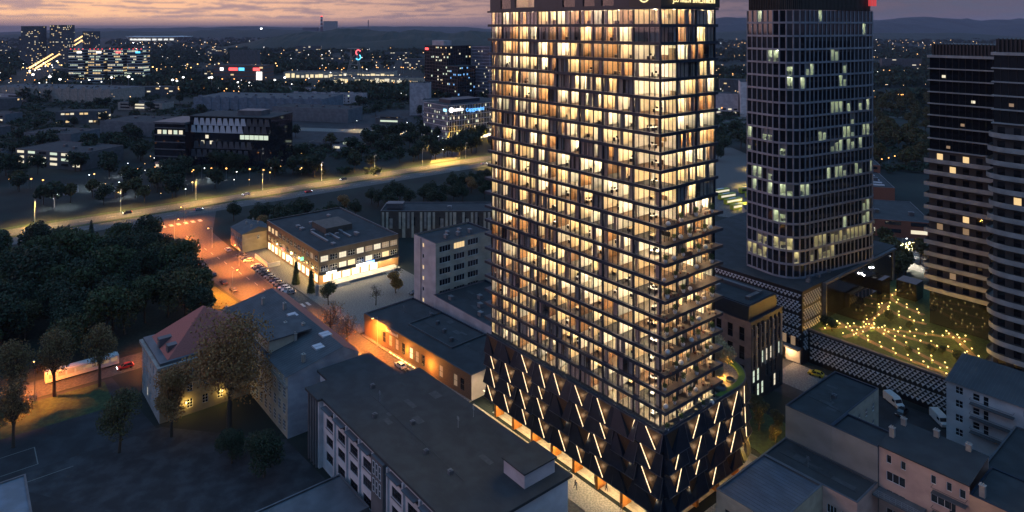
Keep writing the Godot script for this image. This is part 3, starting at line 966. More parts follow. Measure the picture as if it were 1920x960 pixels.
	sheet("lit_lane", [[-82, -720], [-66, -716], [-42, -560], [-36, -470], [-58, -480], [-64, -560]], 0.035, M.paving, 0.0, false)
	sheet("far_road", [[110, -700], [900, -800], [900, -815], [110, -713]], 0.02, M.asphalt_light, 0.0, false)
	sheet("motorway", [[-1010, -1480], [-1600, -2450], [-2860, -4600], [-2820, -4600], [-1572, -2450], [-990, -1480]], 0.03, M.asphalt_light, 0.0, false)
	# wooded hills and the blue mountains behind
	hill("wooded_hill", Vector3(-420, 0, -3300), 950, 620, 84, mat("far_wood", 0.03, 0.042, 0.026, 0.95, "rough", 0.01), 5)
	hill("wooded_hill", Vector3(-2900, 0, -6300), 1900, 700, 66, M.far_wood, 6)
	hill("wooded_hill", Vector3(1500, 0, -5200), 2600, 800, 62, M.far_wood, 7)
	hill("mountain", Vector3(5200, 0, -9300), 3900, 1000, 230, mat("far_rock", 0.05, 0.055, 0.045, 0.95, "rough", 0.004), 9)
	hill("mountain", Vector3(-3200, 0, -9700), 4200, 900, 96, M.far_rock, 12)

func hill(called: String, at: Vector3, rx: float, rz: float, h: float, m: Material, sd: int) -> void:
	var f := FastNoiseLite.new()
	f.seed = sd
	f.frequency = 1.0
	f.fractal_octaves = 4
	var nx := 96
	var nz := 12
	var p := func(i: int, j: int) -> Vector3:
		var x := float(i) / nx * 2.0 - 1.0
		var z := float(j) / nz * 2.0 - 1.0
		var r := (1.0 - smoothstep(0.55, 1.0, absf(x))) * pow(cos(z * PI * 0.5), 0.8)
		var k := 0.78 + 0.5 * f.get_noise_2d(x * 2.2, z * 0.8) + 0.07 * f.get_noise_2d(x * 26.0, z * 4.0)
		return Vector3(x * rx, h * r * k - 0.5, z * rz)
	var g := Geo.new()
	for i in nx:
		for j in nz: g.quad(p.call(i, j), p.call(i + 1, j), p.call(i + 1, j + 1), p.call(i, j + 1), Vector3.UP)
	struct(called, g.mesh(), m, at)

# ---------------------------------------------------------------- houses along the main street
func house(called: String, label: String, u: float, v: float, category := "building") -> Node3D:
	return thing(called, label, category, on_grid(TC, u, 0, v), GRID)

func fill_windows(n: Node3D, face: String, off: float, holes: Array, cols: int, rows: int, frame: Material, lit := 0.0, lit_mats := [], dark: Material = null) -> void:
	for h in holes:
		var pane: Material = dark if dark else M.window_dark
		if rng.randf() < lit: pane = lit_mats[rng.randi_range(0, lit_mats.size() - 1)]
		window(n, face, off, h, cols, rows, pane, frame)

func gable_roof(n: Node3D, x0: float, z0: float, x1: float, z1: float, y: float, rise: float, along_x: bool, hip: float, m: Material, over := 0.5, called := "roof") -> MeshInstance3D:
	var g := Geo.new()
	x0 -= over; z0 -= over; x1 += over; z1 += over
	var a := Vector3(x0, y, z0)
	var b := Vector3(x1, y, z0)
	var c := Vector3(x1, y, z1)
	var d := Vector3(x0, y, z1)
	var r0: Vector3
	var r1: Vector3
	if along_x:
		r0 = Vector3(x0 + hip, y + rise, (z0 + z1) * 0.5)
		r1 = Vector3(x1 - hip, y + rise, (z0 + z1) * 0.5)
		g.quad(a, b, r1, r0, Vector3(0, 1, -0.5)); g.quad(d, c, r1, r0, Vector3(0, 1, 0.5))
		g.tri(a, d, r0, Vector3(-1, 0.4, 0)); g.tri(b, c, r1, Vector3(1, 0.4, 0))
	else:
		r0 = Vector3((x0 + x1) * 0.5, y + rise, z0 + hip)
		r1 = Vector3((x0 + x1) * 0.5, y + rise, z1 - hip)
		g.quad(a, d, r1, r0, Vector3(-0.5, 1, 0)); g.quad(b, c, r1, r0, Vector3(0.5, 1, 0))
		g.tri(a, b, r0, Vector3(0, 0.4, -1)); g.tri(d, c, r1, Vector3(0, 0.4, 1))
	g.quad(a, b, c, d, Vector3.DOWN)
	return put(n, called, g.mesh(), m)

func chimney(n: Node3D, at: Vector3, h: float, w := 0.8) -> void:
	var g := Geo.new()
	g.box(at - Vector3(w * 0.5, 0, w * 0.4), at + Vector3(w * 0.5, h, w * 0.4))
	g.box(at + Vector3(-w * 0.6, h, -w * 0.5), at + Vector3(w * 0.6, h + 0.15, w * 0.5))
	g.cone(at + Vector3(-w * 0.2, h + 0.15, 0), at + Vector3(-w * 0.2, h + 0.5, 0), 0.12, 0.1, 8)
	g.cone(at + Vector3(w * 0.2, h + 0.15, 0), at + Vector3(w * 0.2, h + 0.5, 0), 0.12, 0.1, 8)
	put(n, "chimney", g.mesh(), M.stone)

func near_left() -> void:
	# --- long school with a dark flat roof and blue-white front
	var n := house("school_building", "long pale school block with wide dark flat roof beside the lit tower", 0, 0)
	var g := Geo.new()
	var plan := PackedVector2Array([Vector2(7, -18.5), Vector2(58.4, -19.2), Vector2(58.4, -24.5), Vector2(73.3, -25), Vector2(73.3, -38), Vector2(67.4, -38), Vector2(67.4, -43.5), Vector2(61.6, -43.5), Vector2(61.6, -42.1), Vector2(7, -42.1)])
	g.prism(plan, 0, 15.4, true)
	put(n, "body", g.mesh(), M.white_wall)
	var roof := Geo.new()
	var wide := PackedVector2Array([Vector2(6.4, -17.9), Vector2(59.0, -18.6), Vector2(59.0, -23.9), Vector2(73.9, -24.4), Vector2(73.9, -38.6), Vector2(68.0, -38.6), Vector2(68.0, -44.1), Vector2(61.0, -44.1), Vector2(61.0, -43.0), Vector2(6.4, -43.0)])
	roof.prism(wide, 15.42, 15.95, true, true)
	put(n, "roof", roof.mesh(), M.felt)
	var seams := Geo.new()
	for i in 11: seams.box(Vector3(8.5, 15.95, -42.2 + i * 2.1), Vector3(58.2, 15.96, -42.1 + i * 2.1))
	put(n, "roof_seams", seams.mesh(), mat("seam", 0.039, 0.045, 0.049, 0.9, "fine", 0.3))
	var ys := [2.6, 6.3, 10.0, 13.1]
	var holes := []
	for k in 4:
		for b in 9:
			var s := 8.4 + b * 5.85
			if b == 4: continue
			holes.append([s + 0.6, ys[k], s + 4.4, ys[k] + (2.1 if k < 3 else 1.25)])
	pierced(n, "z", -42.6, 7.0, 61.6, 0, 15.4, holes, M.white_wall, 0.3, "front_wall")
	solid(n, "inner_wall", M.concrete_dark, Vector3(7.1, 0, -42.2), Vector3(61.5, 15.3, -42.15))
	for h in holes: window(n, "z", -42.6, h, 4, 2, M.window_dark if rng.randf() > 0.05 else M.window_dim, M.frame_dark, "window", 0.2)
	for b in 9:                                              # piers and shade boxes on the front
		var s := 8.4 + b * 5.85
		solid(n, "pier", M.white_wall, Vector3(s - 0.35, 0, -43.0), Vector3(s + 0.15, 14.9, -42.61))
		if b == 4:
			solid(n, "stair_tower", M.concrete_dark, Vector3(s + 0.4, 0, -43.6), Vector3(s + 5.0, 15.3, -42.62))
			for q in 3:
				for e in 2: window(n, "z", -43.6, [s + 1.0 + q * 1.25, 8.6 + e * 3.4 - 0.01, s + 1.8 + q * 1.25, 11.2 + e * 3.4], 1, 2, M.window_dark, M.window_frame, "window", -0.02)
			continue
		solid(n, "awning", M.tin, Vector3(s + 0.3, 14.5, -43.9), Vector3(s + 4.7, 14.7, -42.62))
		solid(n, "sill_band", M.tin, Vector3(s + 0.4, 9.8, -42.75), Vector3(s + 4.6, 9.9, -42.61))
	for i in 4: solid(n, "fin", M.concrete_dark, Vector3(62.2 + i * 1.4, 0, -43.9), Vector3(62.6 + i * 1.4, 15.3, -43.51))
	solid(n, "stair_head", M.lavender, Vector3(9.0, 15.97, -27.5), Vector3(15.0, 18.6, -20.0))
	solid(n, "stair_head_roof", M.felt, Vector3(8.7, 18.62, -27.8), Vector3(15.3, 18.9, -19.7))
	for i in 5: vent_box(n, Vector3(20 + i * 9.0 + rnd(-2, 2), 15.95, -38 + rnd(0, 14)), Vector3(0.8, 0.7, 0.8), M.tin)
	roof_bits(n, 17, -41, 57, -20, 15.98, 12)
	# porch in front
	n = house("porch_annex", "low annex with blue-grey tin roof joined to the school front", 38, -66)
	shell(n, 0, 0, 13, 22.6, 0, 4.2, M.concrete_dark, M.tin, "", 0.2, M.tin)
	n = house("yard_store", "flat blue-grey roofed store at the yard edge", 50, -132)
	shell(n, 0, 0, 33, 36, 0, 10.0, M.concrete_dark, mat("blue_tin", 0.12, 0.17, 0.22, 0.5, "patch", 0.05), "", 0.12, M.tin)
	# --- old house in two wings
	n = house("old_school_wing", "old pale wing with hipped red tiled roof among autumn trees", 103.6, -67)
	holes = []
	for k in 3: holes += hole_rows(1.0, 18.6, 5, 1.3, [1.6 + k * 4.2], 2.3)
	pierced(n, "z", 0, 0, 19.6, 0, 13.4, holes, mat("old_plaster", 0.42, 0.42, 0.40, 0.85, "patch", 0.08), 0.25)
	fill_windows(n, "z", 0, holes, 2, 3, M.window_frame, 0.1, [M.window_pale])
	var h2 := []
	for k in 3: h2 += hole_rows(1.5, 24.0, 6, 1.4, [1.6 + k * 4.2], 2.3)
	pierced(n, "x", 0, 0, 25.0, 0, 13.4, h2, mat("ochre_plaster", 0.30, 0.27, 0.19, 0.85, "patch", 0.08), 0.25)
	fill_windows(n, "x", 0, h2, 2, 3, M.window_frame, 0.0, [])
	g = Geo.new()
	g.quad(Vector3(0, 0, 25), Vector3(19.6, 0, 25), Vector3(19.6, 13.4, 25), Vector3(0, 13.4, 25), Vector3(0, 0, 1))
	g.quad(Vector3(19.6, 0, 0), Vector3(19.6, 0, 25), Vector3(19.6, 13.4, 25), Vector3(19.6, 13.4, 0), Vector3(1, 0, 0))
	put(n, "wall", g.mesh(), M.old_plaster)
	g = Geo.new()
	g.box(Vector3(-0.6, 13.4, -0.6), Vector3(20.2, 14.2, 25.6))
	g.box(Vector3(-0.25, 8.5, -0.12), Vector3(19.6, 8.8, -0.01))
	put(n, "cornice", g.mesh(), M.stone)
	solid(n, "attic_roof", M.tin, Vector3(0.2, 14.2, 0.2), Vector3(19.4, 14.9, 24.8))
	gable_roof(n, 1.2, 2.2, 18.4, 24.0, 14.9, 8.2, true, 8.2, M.red_tile, 0.1)
	for q in [[4.0, 3.4], [9.5, 2.6]]:
		var dm := Geo.new()
		dm.box(Vector3(q[0], 15.0, q[1] - 0.6), Vector3(q[0] + 2.0, 17.2, q[1] + 3.5))
		put(n, "dormer", dm.mesh(), M.tin)
	for q in [[3.0, 20.5], [15.5, 21.0], [10.0, 9.0]]: chimney(n, Vector3(q[0], 14.9, q[1]), 4.0, 0.9)
	for q in [[0.0, 6.0], [0.0, 15.0]]:
		solid(n, "door_lamp", M.window_pale, Vector3(-0.3, 3.0, q[1]), Vector3(-0.05, 3.5, q[1] + 0.3))
		lamp(n, Vector3(-0.7, 3.1, q[1] + 0.15), Color(1.0, 0.8, 0.4), 9.0, 0.15)
	n = house("tenement_wing", "old cream tenement with dark tin roof and skylights along the street", 77, -44.6)
	holes = []
	for k in 3: holes += hole_rows(0.6, 26.0, 8, 1.5, [1.2 + k * 4.0], 2.5)
	holes += hole_rows(0.6, 26.0, 8, 1.3, [12.95], 1.4)
	pierced(n, "z", 0, 0, 50, 0, 15.0, holes, M.cream, 0.12)
	for h in holes: window(n, "z", 0, h, 2, 3, M.window_dark, M.window_frame, "window", 0.07)
	solid(n, "cornice", M.stone, Vector3(0, 12.3, -0.45), Vector3(50, 12.7, -0.01))
	g = Geo.new()                                            # plain gable wall towards the school
	g.quad(Vector3(0, 0, 0), Vector3(0, 0, 18.7), Vector3(0, 15.4, 18.7), Vector3(0, 15.0, 0), Vector3(-1, 0, 0))
	g.tri(Vector3(0, 15.0, 0), Vector3(0, 18.0, 14.5), Vector3(0, 15.4, 18.7), Vector3(-1, 0, 0))
	g.quad(Vector3(50, 0, 0), Vector3(50, 0, 18.7), Vector3(50, 15.4, 18.7), Vector3(50, 15, 0), Vector3(1, 0, 0))
	g.quad(Vector3(0, 0, 18.7), Vector3(50, 0, 18.7), Vector3(50, 15.4, 18.7), Vector3(0, 15.4, 18.7), Vector3(0, 0, 1))
	put(n, "gable_wall", g.mesh(), mat("gable_plaster", 0.36, 0.38, 0.42, 0.85, "patch", 0.08))
	g = Geo.new()
	g.quad(Vector3(-0.3, 15.05, -0.5), Vector3(50.3, 15.05, -0.5), Vector3(50.3, 18.15, 14.5), Vector3(-0.3, 18.15, 14.5), Vector3.UP)
	put(n, "roof", g.mesh(), M.felt_light)
	var sm := Geo.new()
	for i in 50: sm.quad(Vector3(i + 0.1, 15.11, -0.4), Vector3(i + 0.2, 15.11, -0.4), Vector3(i + 0.2, 18.21, 14.5), Vector3(i + 0.1, 18.21, 14.5), Vector3.UP)
	put(n, "roof_seams", sm.mesh(), M.tin)
	g = Geo.new()
	g.quad(Vector3(-0.3, 18.15, 14.5), Vector3(50.3, 18.15, 14.5), Vector3(50.3, 15.3, 19.2), Vector3(-0.3, 15.3, 19.2), Vector3(0, 1, 0.4))
	put(n, "tile_slope", g.mesh(), M.red_tile)
	for q in [[4.0, 9.0], [8.0, 12.6], [26.0, 11.0]]:
		var y: float = 15.1 + (q[1] + 0.5) / 15.0 * 3.1
		for e in 2:
			g = Geo.new()
			g.box(Vector3(q[0] + e * 1.5, y, q[1]), Vector3(q[0] + e * 1.5 + 1.3, y + 0.45, q[1] + 2.6))
			put(n, "skylight", g.mesh(), mat("skylight", 0.5, 0.52, 0.55, 0.2, "", 1.0))
	for q in [[2.5, 5.0], [14.0, 7.5], [17.0, 11.0], [22.0, 8.0], [33.0, 12.0], [42.0, 9.0]]: chimney(n, Vector3(q[0], 15.0 + q[1] / 15.0 * 3.0, q[1]), 2.0, 0.9)
	solid(n, "dormer", M.cream, Vector3(14.0, 15.2, 0.6), Vector3(25.0, 18.4, 8.0))
	solid(n, "dormer_roof", M.felt_light, Vector3(13.7, 18.4, 0.2), Vector3(25.3, 18.7, 12.0))
	# --- low restaurant with a dark roof
	n = house("restaurant_building", "low wood-clad restaurant with large flat black roof along the lit street", 62.1, -0.5)
	n.rotation.y = GRID + 0.064
	holes = []
	for s in [3.0, 6.0, 12.5, 21.0, 24.0, 27.0, 31.0, 34.5, 38.0, 41.5]: holes.append([s, 1.4, s + 1.7, 4.6])
	pierced(n, "z", 0, 0, 54, 0, 6.8, holes, mat("larch", 0.20, 0.125, 0.075, 0.75, "rough", 0.3), 0.2)
	for i in holes.size(): window(n, "z", 0, holes[i], 1, 2, M.window_pale if i == 5 else M.window_dim if i % 3 else M.window_dark, M.frame_dark)
	shell(n, 0, 0.01, 54, 19, 0, 6.8, M.lavender, M.felt, "z", 0.4)
	var boards := Geo.new()
	for i in 90:
		var s := 0.3 + i * 0.6
		boards.box(Vector3(s, 4.75, -0.05), Vector3(s + 0.5, 6.75, -0.005))
	put(n, "cladding_boards", boards.mesh(), M.larch)
	for i in 9: solid(n, "sign_letter", M.white, Vector3(34.6 + i * 0.75, 5.35, -0.2), Vector3(35.1 + i * 0.75, 6.0 + (0.25 if i in [0, 5, 8] else 0.0), -0.06))
	for i in 8:
		solid(n, "eave_light", M.lamp_sodium, Vector3(22.0 + i * 2.0, 0.5, -1.4), Vector3(23.3 + i * 2.0, 0.56, -1.3))
	for s in [18.0, 30.0, 46.0]: lamp(n, Vector3(s, 3.2, -2.0), Color(1.0, 0.64, 0.24), 70.0, 0.3)
	var upper := Geo.new()
	upper.box(Vector3(16, 6.42, 6), Vector3(38, 6.9, 6.25)); upper.box(Vector3(16, 6.42, 6.25), Vector3(16.25, 6.9, 19)); upper.box(Vector3(37.75, 6.42, 6.25), Vector3(38, 6.9, 19))
	put(n, "roof_upstand", upper.mesh(), M.felt_light)
	for i in 4: vent_box(n, Vector3(20 + i * 6, 6.42, 9 + i * 2), Vector3(0.9, 0.9, 0.9), M.tin)
	roof_bits(n, 1, 7, 53, 18, 6.42, 8)
	n = house("rear_hall", "low black-roofed hall behind the restaurant, next to the beige office", 58, 19.4)
	shell(n, 0, 0, 53, 22, 0, 8.4, M.lavender, M.felt, "", 0.5)
	for i in 7: vent_box(n, Vector3(14 + i * 5.5, 7.9, 3 + (i % 3) * 4), Vector3(1.6, 1.2, 1.2), M.steel)
	roof_bits(n, 2, 2, 50, 20, 7.92, 8)
	# --- beige six storey office
	n = house("beige_office", "plain beige six storey office block with bands of windows", 112, 20.9)
	h2 = []
	for k in 6:
		for b in 3: h2.append([1.6 + b * 6.0, 2.6 + k * 3.85, 6.2 + b * 6.0, 4.7 + k * 3.85])
	pierced(n, "x", 0, 0, 24, 0, 25.3, h2, M.cream, 0.2)
	fill_windows(n, "x", 0, h2, 4, 1, M.window_frame, 0.17, [M.window_pale, M.window_warm])
	holes = []
	for k in 6: holes.append([7.4, 2.9 + k * 3.85, 8.5, 4.3 + k * 3.85])
	pierced(n, "z", 0, 0, 14, 0, 25.3, holes, M.lavender, 0.2)  # lavender puts the pink afterglow into this wall; the block is beige
	fill_windows(n, "z", 0, holes, 1, 1, M.window_frame, 0.4, [M.window_warm])
	shell(n, 0, 0, 14, 24, 0, 25.3, M.cream, M.felt, "zx", 0.5)
	solid(n, "downpipe", M.dark_metal, Vector3(9.2, 0.2, -0.16), Vector3(9.4, 25, -0.02))
	for i in 5: vent_box(n, Vector3(4 + (i % 2) * 3, 24.8, 7 + i * 2.6), Vector3(1.5, 1.3, 1.0), M.steel)
	n = house("stair_annex", "tall pale stair tower against the far side of the lit tower", 88, 46)
	shell(n, 0, 0, 12, 14, 0, 30.0, M.lavender, M.felt, "", 0.5)
	# --- brown shop building
	n = house("shop_building", "brown three storey shop building with bright shop fronts and dark roof", 165, 2.1)
	holes = []
	for b in 9: holes.append([0.9 + b * 3.8, 4.9, 4.0 + b * 3.8, 7.0])
	for b in 9: holes.append([0.9 + b * 3.8, 8.7, 4.0 + b * 3.8, 10.9])
	pierced(n, "x", 0, 0, 35, 4.1, 13.0, holes, M.brown_panel, 0.25)
	for h in holes: window(n, "x", 0, h, 3, 2, [M.window_warm, M.window_pale, M.window_dim, M.window_dark, M.window_dark][rng.randi_range(0, 4)], M.window_frame)
	var hz := []
	for b in 13: hz.append([0.9 + b * 4.15, 4.9, 3.6 + b * 4.15, 7.0])
	for b in 13: hz.append([0.9 + b * 4.15, 8.7, 3.6 + b * 4.15, 10.9])
	pierced(n, "z", 0, 0, 55, 4.1, 13.0, hz, mat("russet_panel", 0.13, 0.062, 0.045, 0.7, "patch", 0.1), 0.25)
	for i in hz.size(): window(n, "z", 0, hz[i], 2, 2, M.window_warm if i > 22 else M.window_dark if rng.randf() < 0.8 else M.window_dim, M.window_frame)
	shell(n, 0, 0, 55, 35, 4.1, 13.0, M.brown_panel, M.felt, "zx", 0.5, M.tin)
	var base_x := []                                          # shop fronts
	for b in 6: base_x.append([2.0 + b * 4.0, 0.6, 5.4 + b * 4.0, 3.7])
	pierced(n, "x", 0.1, 0, 35, 0, 4.08, base_x, mat("timber_band", 0.38, 0.2, 0.08, 0.7, "rough", 0.3), 0.3)
	for h in base_x: window(n, "x", 0.1, h, 3, 1, M.shop_glow, M.frame_dark, "shop_window")
	var base_z := []
	for b in 13: base_z.append([1.2 + b * 4.15, 0.6, 4.2 + b * 4.15, 3.6])
	pierced(n, "z", 0.1, 0, 55, 0, 4.08, base_z, M.timber_band, 0.3)
	for i in base_z.size(): window(n, "z", 0.1, base_z[i], 2, 1, M.shop_glow if i % 4 != 1 else M.window_warm, M.frame_dark, "shop_window")
	solid(n, "canopy", M.brown_panel, Vector3(-1.6, 3.95, 0.4), Vector3(0.0, 4.15, 34.6))
	solid(n, "shop_sign", M.sign_white, Vector3(-1.9, 4.2, 2.4), Vector3(-1.7, 5.0, 6.6))
	solid(n, "shop_sign", M.sign_white, Vector3(-1.9, 4.2, 15.0), Vector3(-1.7, 5.2, 19.5))
	solid(n, "shop_sign", M.sign_blue, Vector3(-1.9, 4.2, 19.52), Vector3(-1.7, 5.4, 23.0))
	solid(n, "shop_sign", M.sign_red, Vector3(34.0, 4.4, -0.5), Vector3(37.0, 5.4, -0.3))
	solid(n, "shop_sign", M.sign_white, Vector3(25.5, 3.0, -0.9), Vector3(28.5, 4.4, -0.7))
	solid(n, "pharmacy_sign", M.sign_green, Vector3(14.0, 6.0, -1.4), Vector3(14.2, 7.4, -0.2))
	solid(n, "step_plinth", M.concrete, Vector3(-5.5, 0.12, 4.0), Vector3(-0.3, 1.0, 33.0))
	for k in 5: solid(n, "step", M.concrete, Vector3(-5.9 - k * 0.35, 0.12, 5.0), Vector3(-5.52 - k * 0.35, 0.85 - k * 0.16, 10.0))
	for k in 5: solid(n, "step", M.concrete, Vector3(-5.9 - k * 0.35, 0.12, 25.5), Vector3(-5.52 - k * 0.35, 0.85 - k * 0.16, 30.0))
	for b in 6: lamp(n, Vector3(-2.6, 3.4, 3.0 + b * 5.6), Color(1.0, 0.88, 0.66), 46.0, 0.5)
	for b in 7: lamp(n, Vector3(3.0 + b * 7.6, 3.3, -2.2), Color(1.0, 0.8, 0.45), 38.0, 0.5)
	for i in 16: vent_box(n, Vector3(6 + rnd(0, 42), 12.5, 6 + rnd(0, 24)), Vector3(rnd(0.8, 2.6), rnd(0.6, 1.3), rnd(0.8, 1.6)), M.steel)
	solid(n, "roof_room", M.brown_panel, Vector3(20, 12.5, 12), Vector3(34, 15.0, 24))
	var duct := Geo.new()
	for i in 3: duct.box(Vector3(10, 12.5, 8.0 + i * 5), Vector3(26, 13.2, 8.8 + i * 5))
	put(n, "duct", duct.mesh(), M.steel)
	# --- small tan house and its neighbour
	n = house("tan_house", "small tan gabled house at the end of the shop building", 222, -8)
	holes = hole_rows(0.6, 15, 6, 1.1, [1.4, 4.6], 1.6)
	pierced(n, "z", 0, 0, 15.6, 0, 8.0, holes, mat("rose_plaster", 0.36, 0.24, 0.19, 0.85, "patch", 0.1), 0.2)
	fill_windows(n, "z", 0, holes, 2, 2, M.window_frame)
	g = Geo.new()
	g.quad(Vector3(0, 0, 0), Vector3(0, 0, 14), Vector3(0, 8, 14), Vector3(0, 8, 0), Vector3(-1, 0, 0))
	g.tri(Vector3(0, 8, 0), Vector3(0, 10.4, 7), Vector3(0, 8, 14), Vector3(-1, 0, 0))
	g.quad(Vector3(15.6, 0, 0), Vector3(15.6, 0, 14), Vector3(15.6, 8, 14), Vector3(15.6, 8, 0), Vector3(1, 0, 0))
	g.quad(Vector3(0, 0, 14), Vector3(15.6, 0, 14), Vector3(15.6, 8, 14), Vector3(0, 8, 14), Vector3(0, 0, 1))
	put(n, "gable_wall", g.mesh(), M.tan)
	gable_roof(n, 0, 0, 15.6, 14, 8.0, 2.4, true, 0.0, M.felt_light, 0.25)
	for i in 4: chimney(n, Vector3(3 + i * 3.2, 9.2, 5 + (i % 2) * 4), 1.6, 0.7)
	window(n, "x", 0, [6.4, 5.0, 7.5, 6.6], 2, 2, M.window_dark, M.window_frame, "window", -0.02)
	# --- striped hall behind
	n = thing("striped_office", "long low office with alternating pale and dark upright stripes", "building", Vector3(-8, 0, -322), PI)
	shell(n, 0, 0, 54, 16, 0, 12.6, M.brown_panel, M.felt, "", 0.5, M.tin)
	for i in 27:
		if i % 5 == 3: continue
		var w := 1.1 if i % 3 else 1.5
		solid(n, "stripe_panel", M.cream if i % 4 else M.stone, Vector3(0.3 + i * 2.0, rnd(0.0, 0.2) + (0.0 if i % 2 else 4.2), -0.18), Vector3(0.3 + i * 2.0 + w, 12.0 - (0.0 if i % 6 else 3.0), -0.02))
	for i in 9: window(n, "z", 0, [1.6 + i * 6, 5.6, 2.3 + i * 6, 9.8], 1, 2, M.window_dark, M.frame_dark, "window", -0.04)
	solid(n, "roof_room", M.tin, Vector3(44, 12.6, 4), Vector3(52, 15, 9))
	vent_box(n, Vector3(22, 12.1, 6), Vector3(1.8, 1.2, 1.4), M.steel)

# ---------------------------------------------------------------- right of the tower
# rows of small tilted plates on a wall; too fine to pick apart, so one part
func scale_screen(n: Node3D, face: String, off: float, s0: float, s1: float, y0: float, y1: float, m: Material) -> void:
	var g := Geo.new()
	var pw := 1.25
	var ph := 0.72
	var rows := int((y1 - y0) / ph)
	for r in rows:
		if r % 6 == 5: continue
		var y := y0 + r * ph
		var s := s0 + (0.0 if r % 2 else pw * 0.5)
		while s + pw <= s1:
			var k := 0.26 + 0.1 * sin(s * 0.7 + r * 1.3)
			var a := on_face(face, off, s + 0.06, y + ph * 0.95, -0.04)
			var b := on_face(face, off, s + pw - 0.06, y + ph * 0.95, -0.04)
			var c := on_face(face, off, s + pw * 0.5, y + 0.05, -0.1 - k)
			var d := on_face(face, off, s + pw * 0.5, y + 0.05, -0.04)
			var o := on_face(face, 0, 0, 0.5, -1)
			g.tri(a, b, c, o)
			g.tri(a, c, d, o)
			g.tri(b, c, d, o)
			s += pw
	var q := put(n, "scale_plates", g.mesh(), m)
	q.set_meta("kind", "stuff")

func near_right() -> void:
	var plate := mat("plate_metal", 0.46, 0.47, 0.48, 0.45, "fine", 0.4)
	# --- round-ended tower on its podium
	var p := house("screen_podium", "tall podium wrapped in pale scale plates and black glass under the round tower", 15.5, 86)
	var g := Geo.new()
	g.box(Vector3(0, 0, 0), Vector3(58, 21.4, 66))
	put(p, "body", g.mesh(), M.black)
	solid(p, "roof", M.felt, Vector3(-0.2, 21.42, -0.2), Vector3(58, 21.7, 66.2))
	scale_screen(p, "z", 0.0, 0.2, 57.5, 6.2, 21.0, plate)
	scale_screen(p, "x", 0.0, 0.2, 11.6, 4.0, 21.0, plate)
	var pane := mat("black_glass", 0.010, 0.011, 0.012, 0.04, "", 1.0)
	pane.metallic_specular = 0.8
	for i in 9: solid(p, "glass_pane", pane, Vector3(-0.12, 9.0, 13.2 + i * 5.6), Vector3(-0.02, 20.6, 18.7 + i * 5.6))
	var fr := Geo.new()
	fr.box(Vector3(-1.3, 20.9, 12.0), Vector3(0.0, 21.5, 64.0)); fr.box(Vector3(-1.3, 10.05, 12.0), Vector3(-0.1, 20.9, 12.5)); fr.box(Vector3(-0.5, 10.05, 63.2), Vector3(-0.02, 20.7, 64.0))
	put(p, "portal_frame", fr.mesh(), M.concrete_dark)
	solid(p, "dark_kiosk", pane, Vector3(-9.0, 10.02, 20.0), Vector3(-0.14, 17.4, 29.0))
	solid(p, "dark_kiosk", pane, Vector3(-7.0, 10.02, 38.0), Vector3(-0.14, 17.8, 44.0))
	solid(p, "dark_kiosk", pane, Vector3(-13.0, 10.02, 49.0), Vector3(-7.0, 15.6, 55.0))
	for z in [38.5, 47.0]:
		solid(p, "wall_lamp", M.lamp_white, Vector3(-0.5, 18.0, z), Vector3(-0.14, 18.3, z + 0.4))
		lamp(p, Vector3(-1.0, 17.9, z + 0.2), Color(0.95, 0.95, 0.9), 14.0, 0.2)
	for i in 9:
		solid(p, "terrace_table", M.steel, Vector3(2.0 + (i % 2) * 1.4, 21.72, 8 + i * 3.2), Vector3(3.1 + (i % 2) * 1.4, 22.5, 9.2 + i * 3.2))
	for i in 4: solid(p, "entrance_window", M.window_dim if i % 2 else M.window_dark, Vector3(0.6 + i * 1.4, 5.2, -0.5), Vector3(1.9 + i * 1.4, 7.6, -0.12))
	solid(p, "entrance_wall", M.cream, Vector3(0.5, 0.2, -0.4), Vector3(5.0, 4.2, -0.1))
	solid(p, "entrance_canopy", M.concrete_dark, Vector3(0.2, 4.5, -2.2), Vector3(8.0, 5.0, -0.02))
	lamp(p, Vector3(3.6, 3.6, -2.4), Color(1.0, 0.8, 0.6), 40.0, 0.6)
	round_tower()
	# --- roof garden
	var d := house("garden_podium", "low garden podium walled with pale scale plates", -62, 89)
	g = Geo.new()
	g.box(Vector3(0, 0, 0), Vector3(77.4, 9.6, 62))
	put(d, "body", g.mesh(), M.black)
	solid(d, "lawn", mat("garden_lawn", 0.035, 0.08, 0.02, 0.95, "rough", 0.08), Vector3(0.4, 9.6, 0.6), Vector3(77.3, 9.9, 61.6))
	scale_screen(d, "z", 0.0, 30.0, 77.2, 1.2, 9.6, plate)
	solid(d, "coping", M.concrete_dark, Vector3(0, 9.62, -0.5), Vector3(77.4, 10.05, 0.5))
	garden_paths()
	# --- flats
	flats("flats_tower", "dark flats tower with pale horizontal balcony bands above the garden", -6.0, 121.0, 42.0, 22.0, 20, 3.5, 90.4, 12, false)
	flats("rounded_flats_tower", "nearer flats tower with rounded pale balconies stacked at its corner", -29.5, 95.0, 34.0, 20.0, 24, 3.44, 92.6, 11, true)
	# --- small dark office
	var n := house("dark_office", "small dark office with tall narrow slit windows and raised roof attic", 13.6, 55.2)
	var holes := []
	for k in 5:
		for b in 7:
			if (b + k) % 4 == 3: continue
			holes.append([0.9 + b * 2.1, 1.2 + k * 4.05, 2.0 + b * 2.1, 4.5 + k * 4.05])
	pierced(n, "x", 0, 0, 16, 0, 21.6, holes, M.frame_dark, 0.3)
	for h in holes:
		var low: bool = h[1] < 10.0
		window(n, "x", 0, h, 1, 2, [M.window_cool, M.window_pale, M.window_dark, M.window_dark][rng.randi_range(0, 3)] if low else M.window_dark, M.frame_dark)
	for b in 8: solid(n, "fin", M.stone if b % 2 else M.concrete_dark, Vector3(-0.35, 8.8, 0.1 + b * 2.1), Vector3(-0.02, 20.0, 0.6 + b * 2.1))
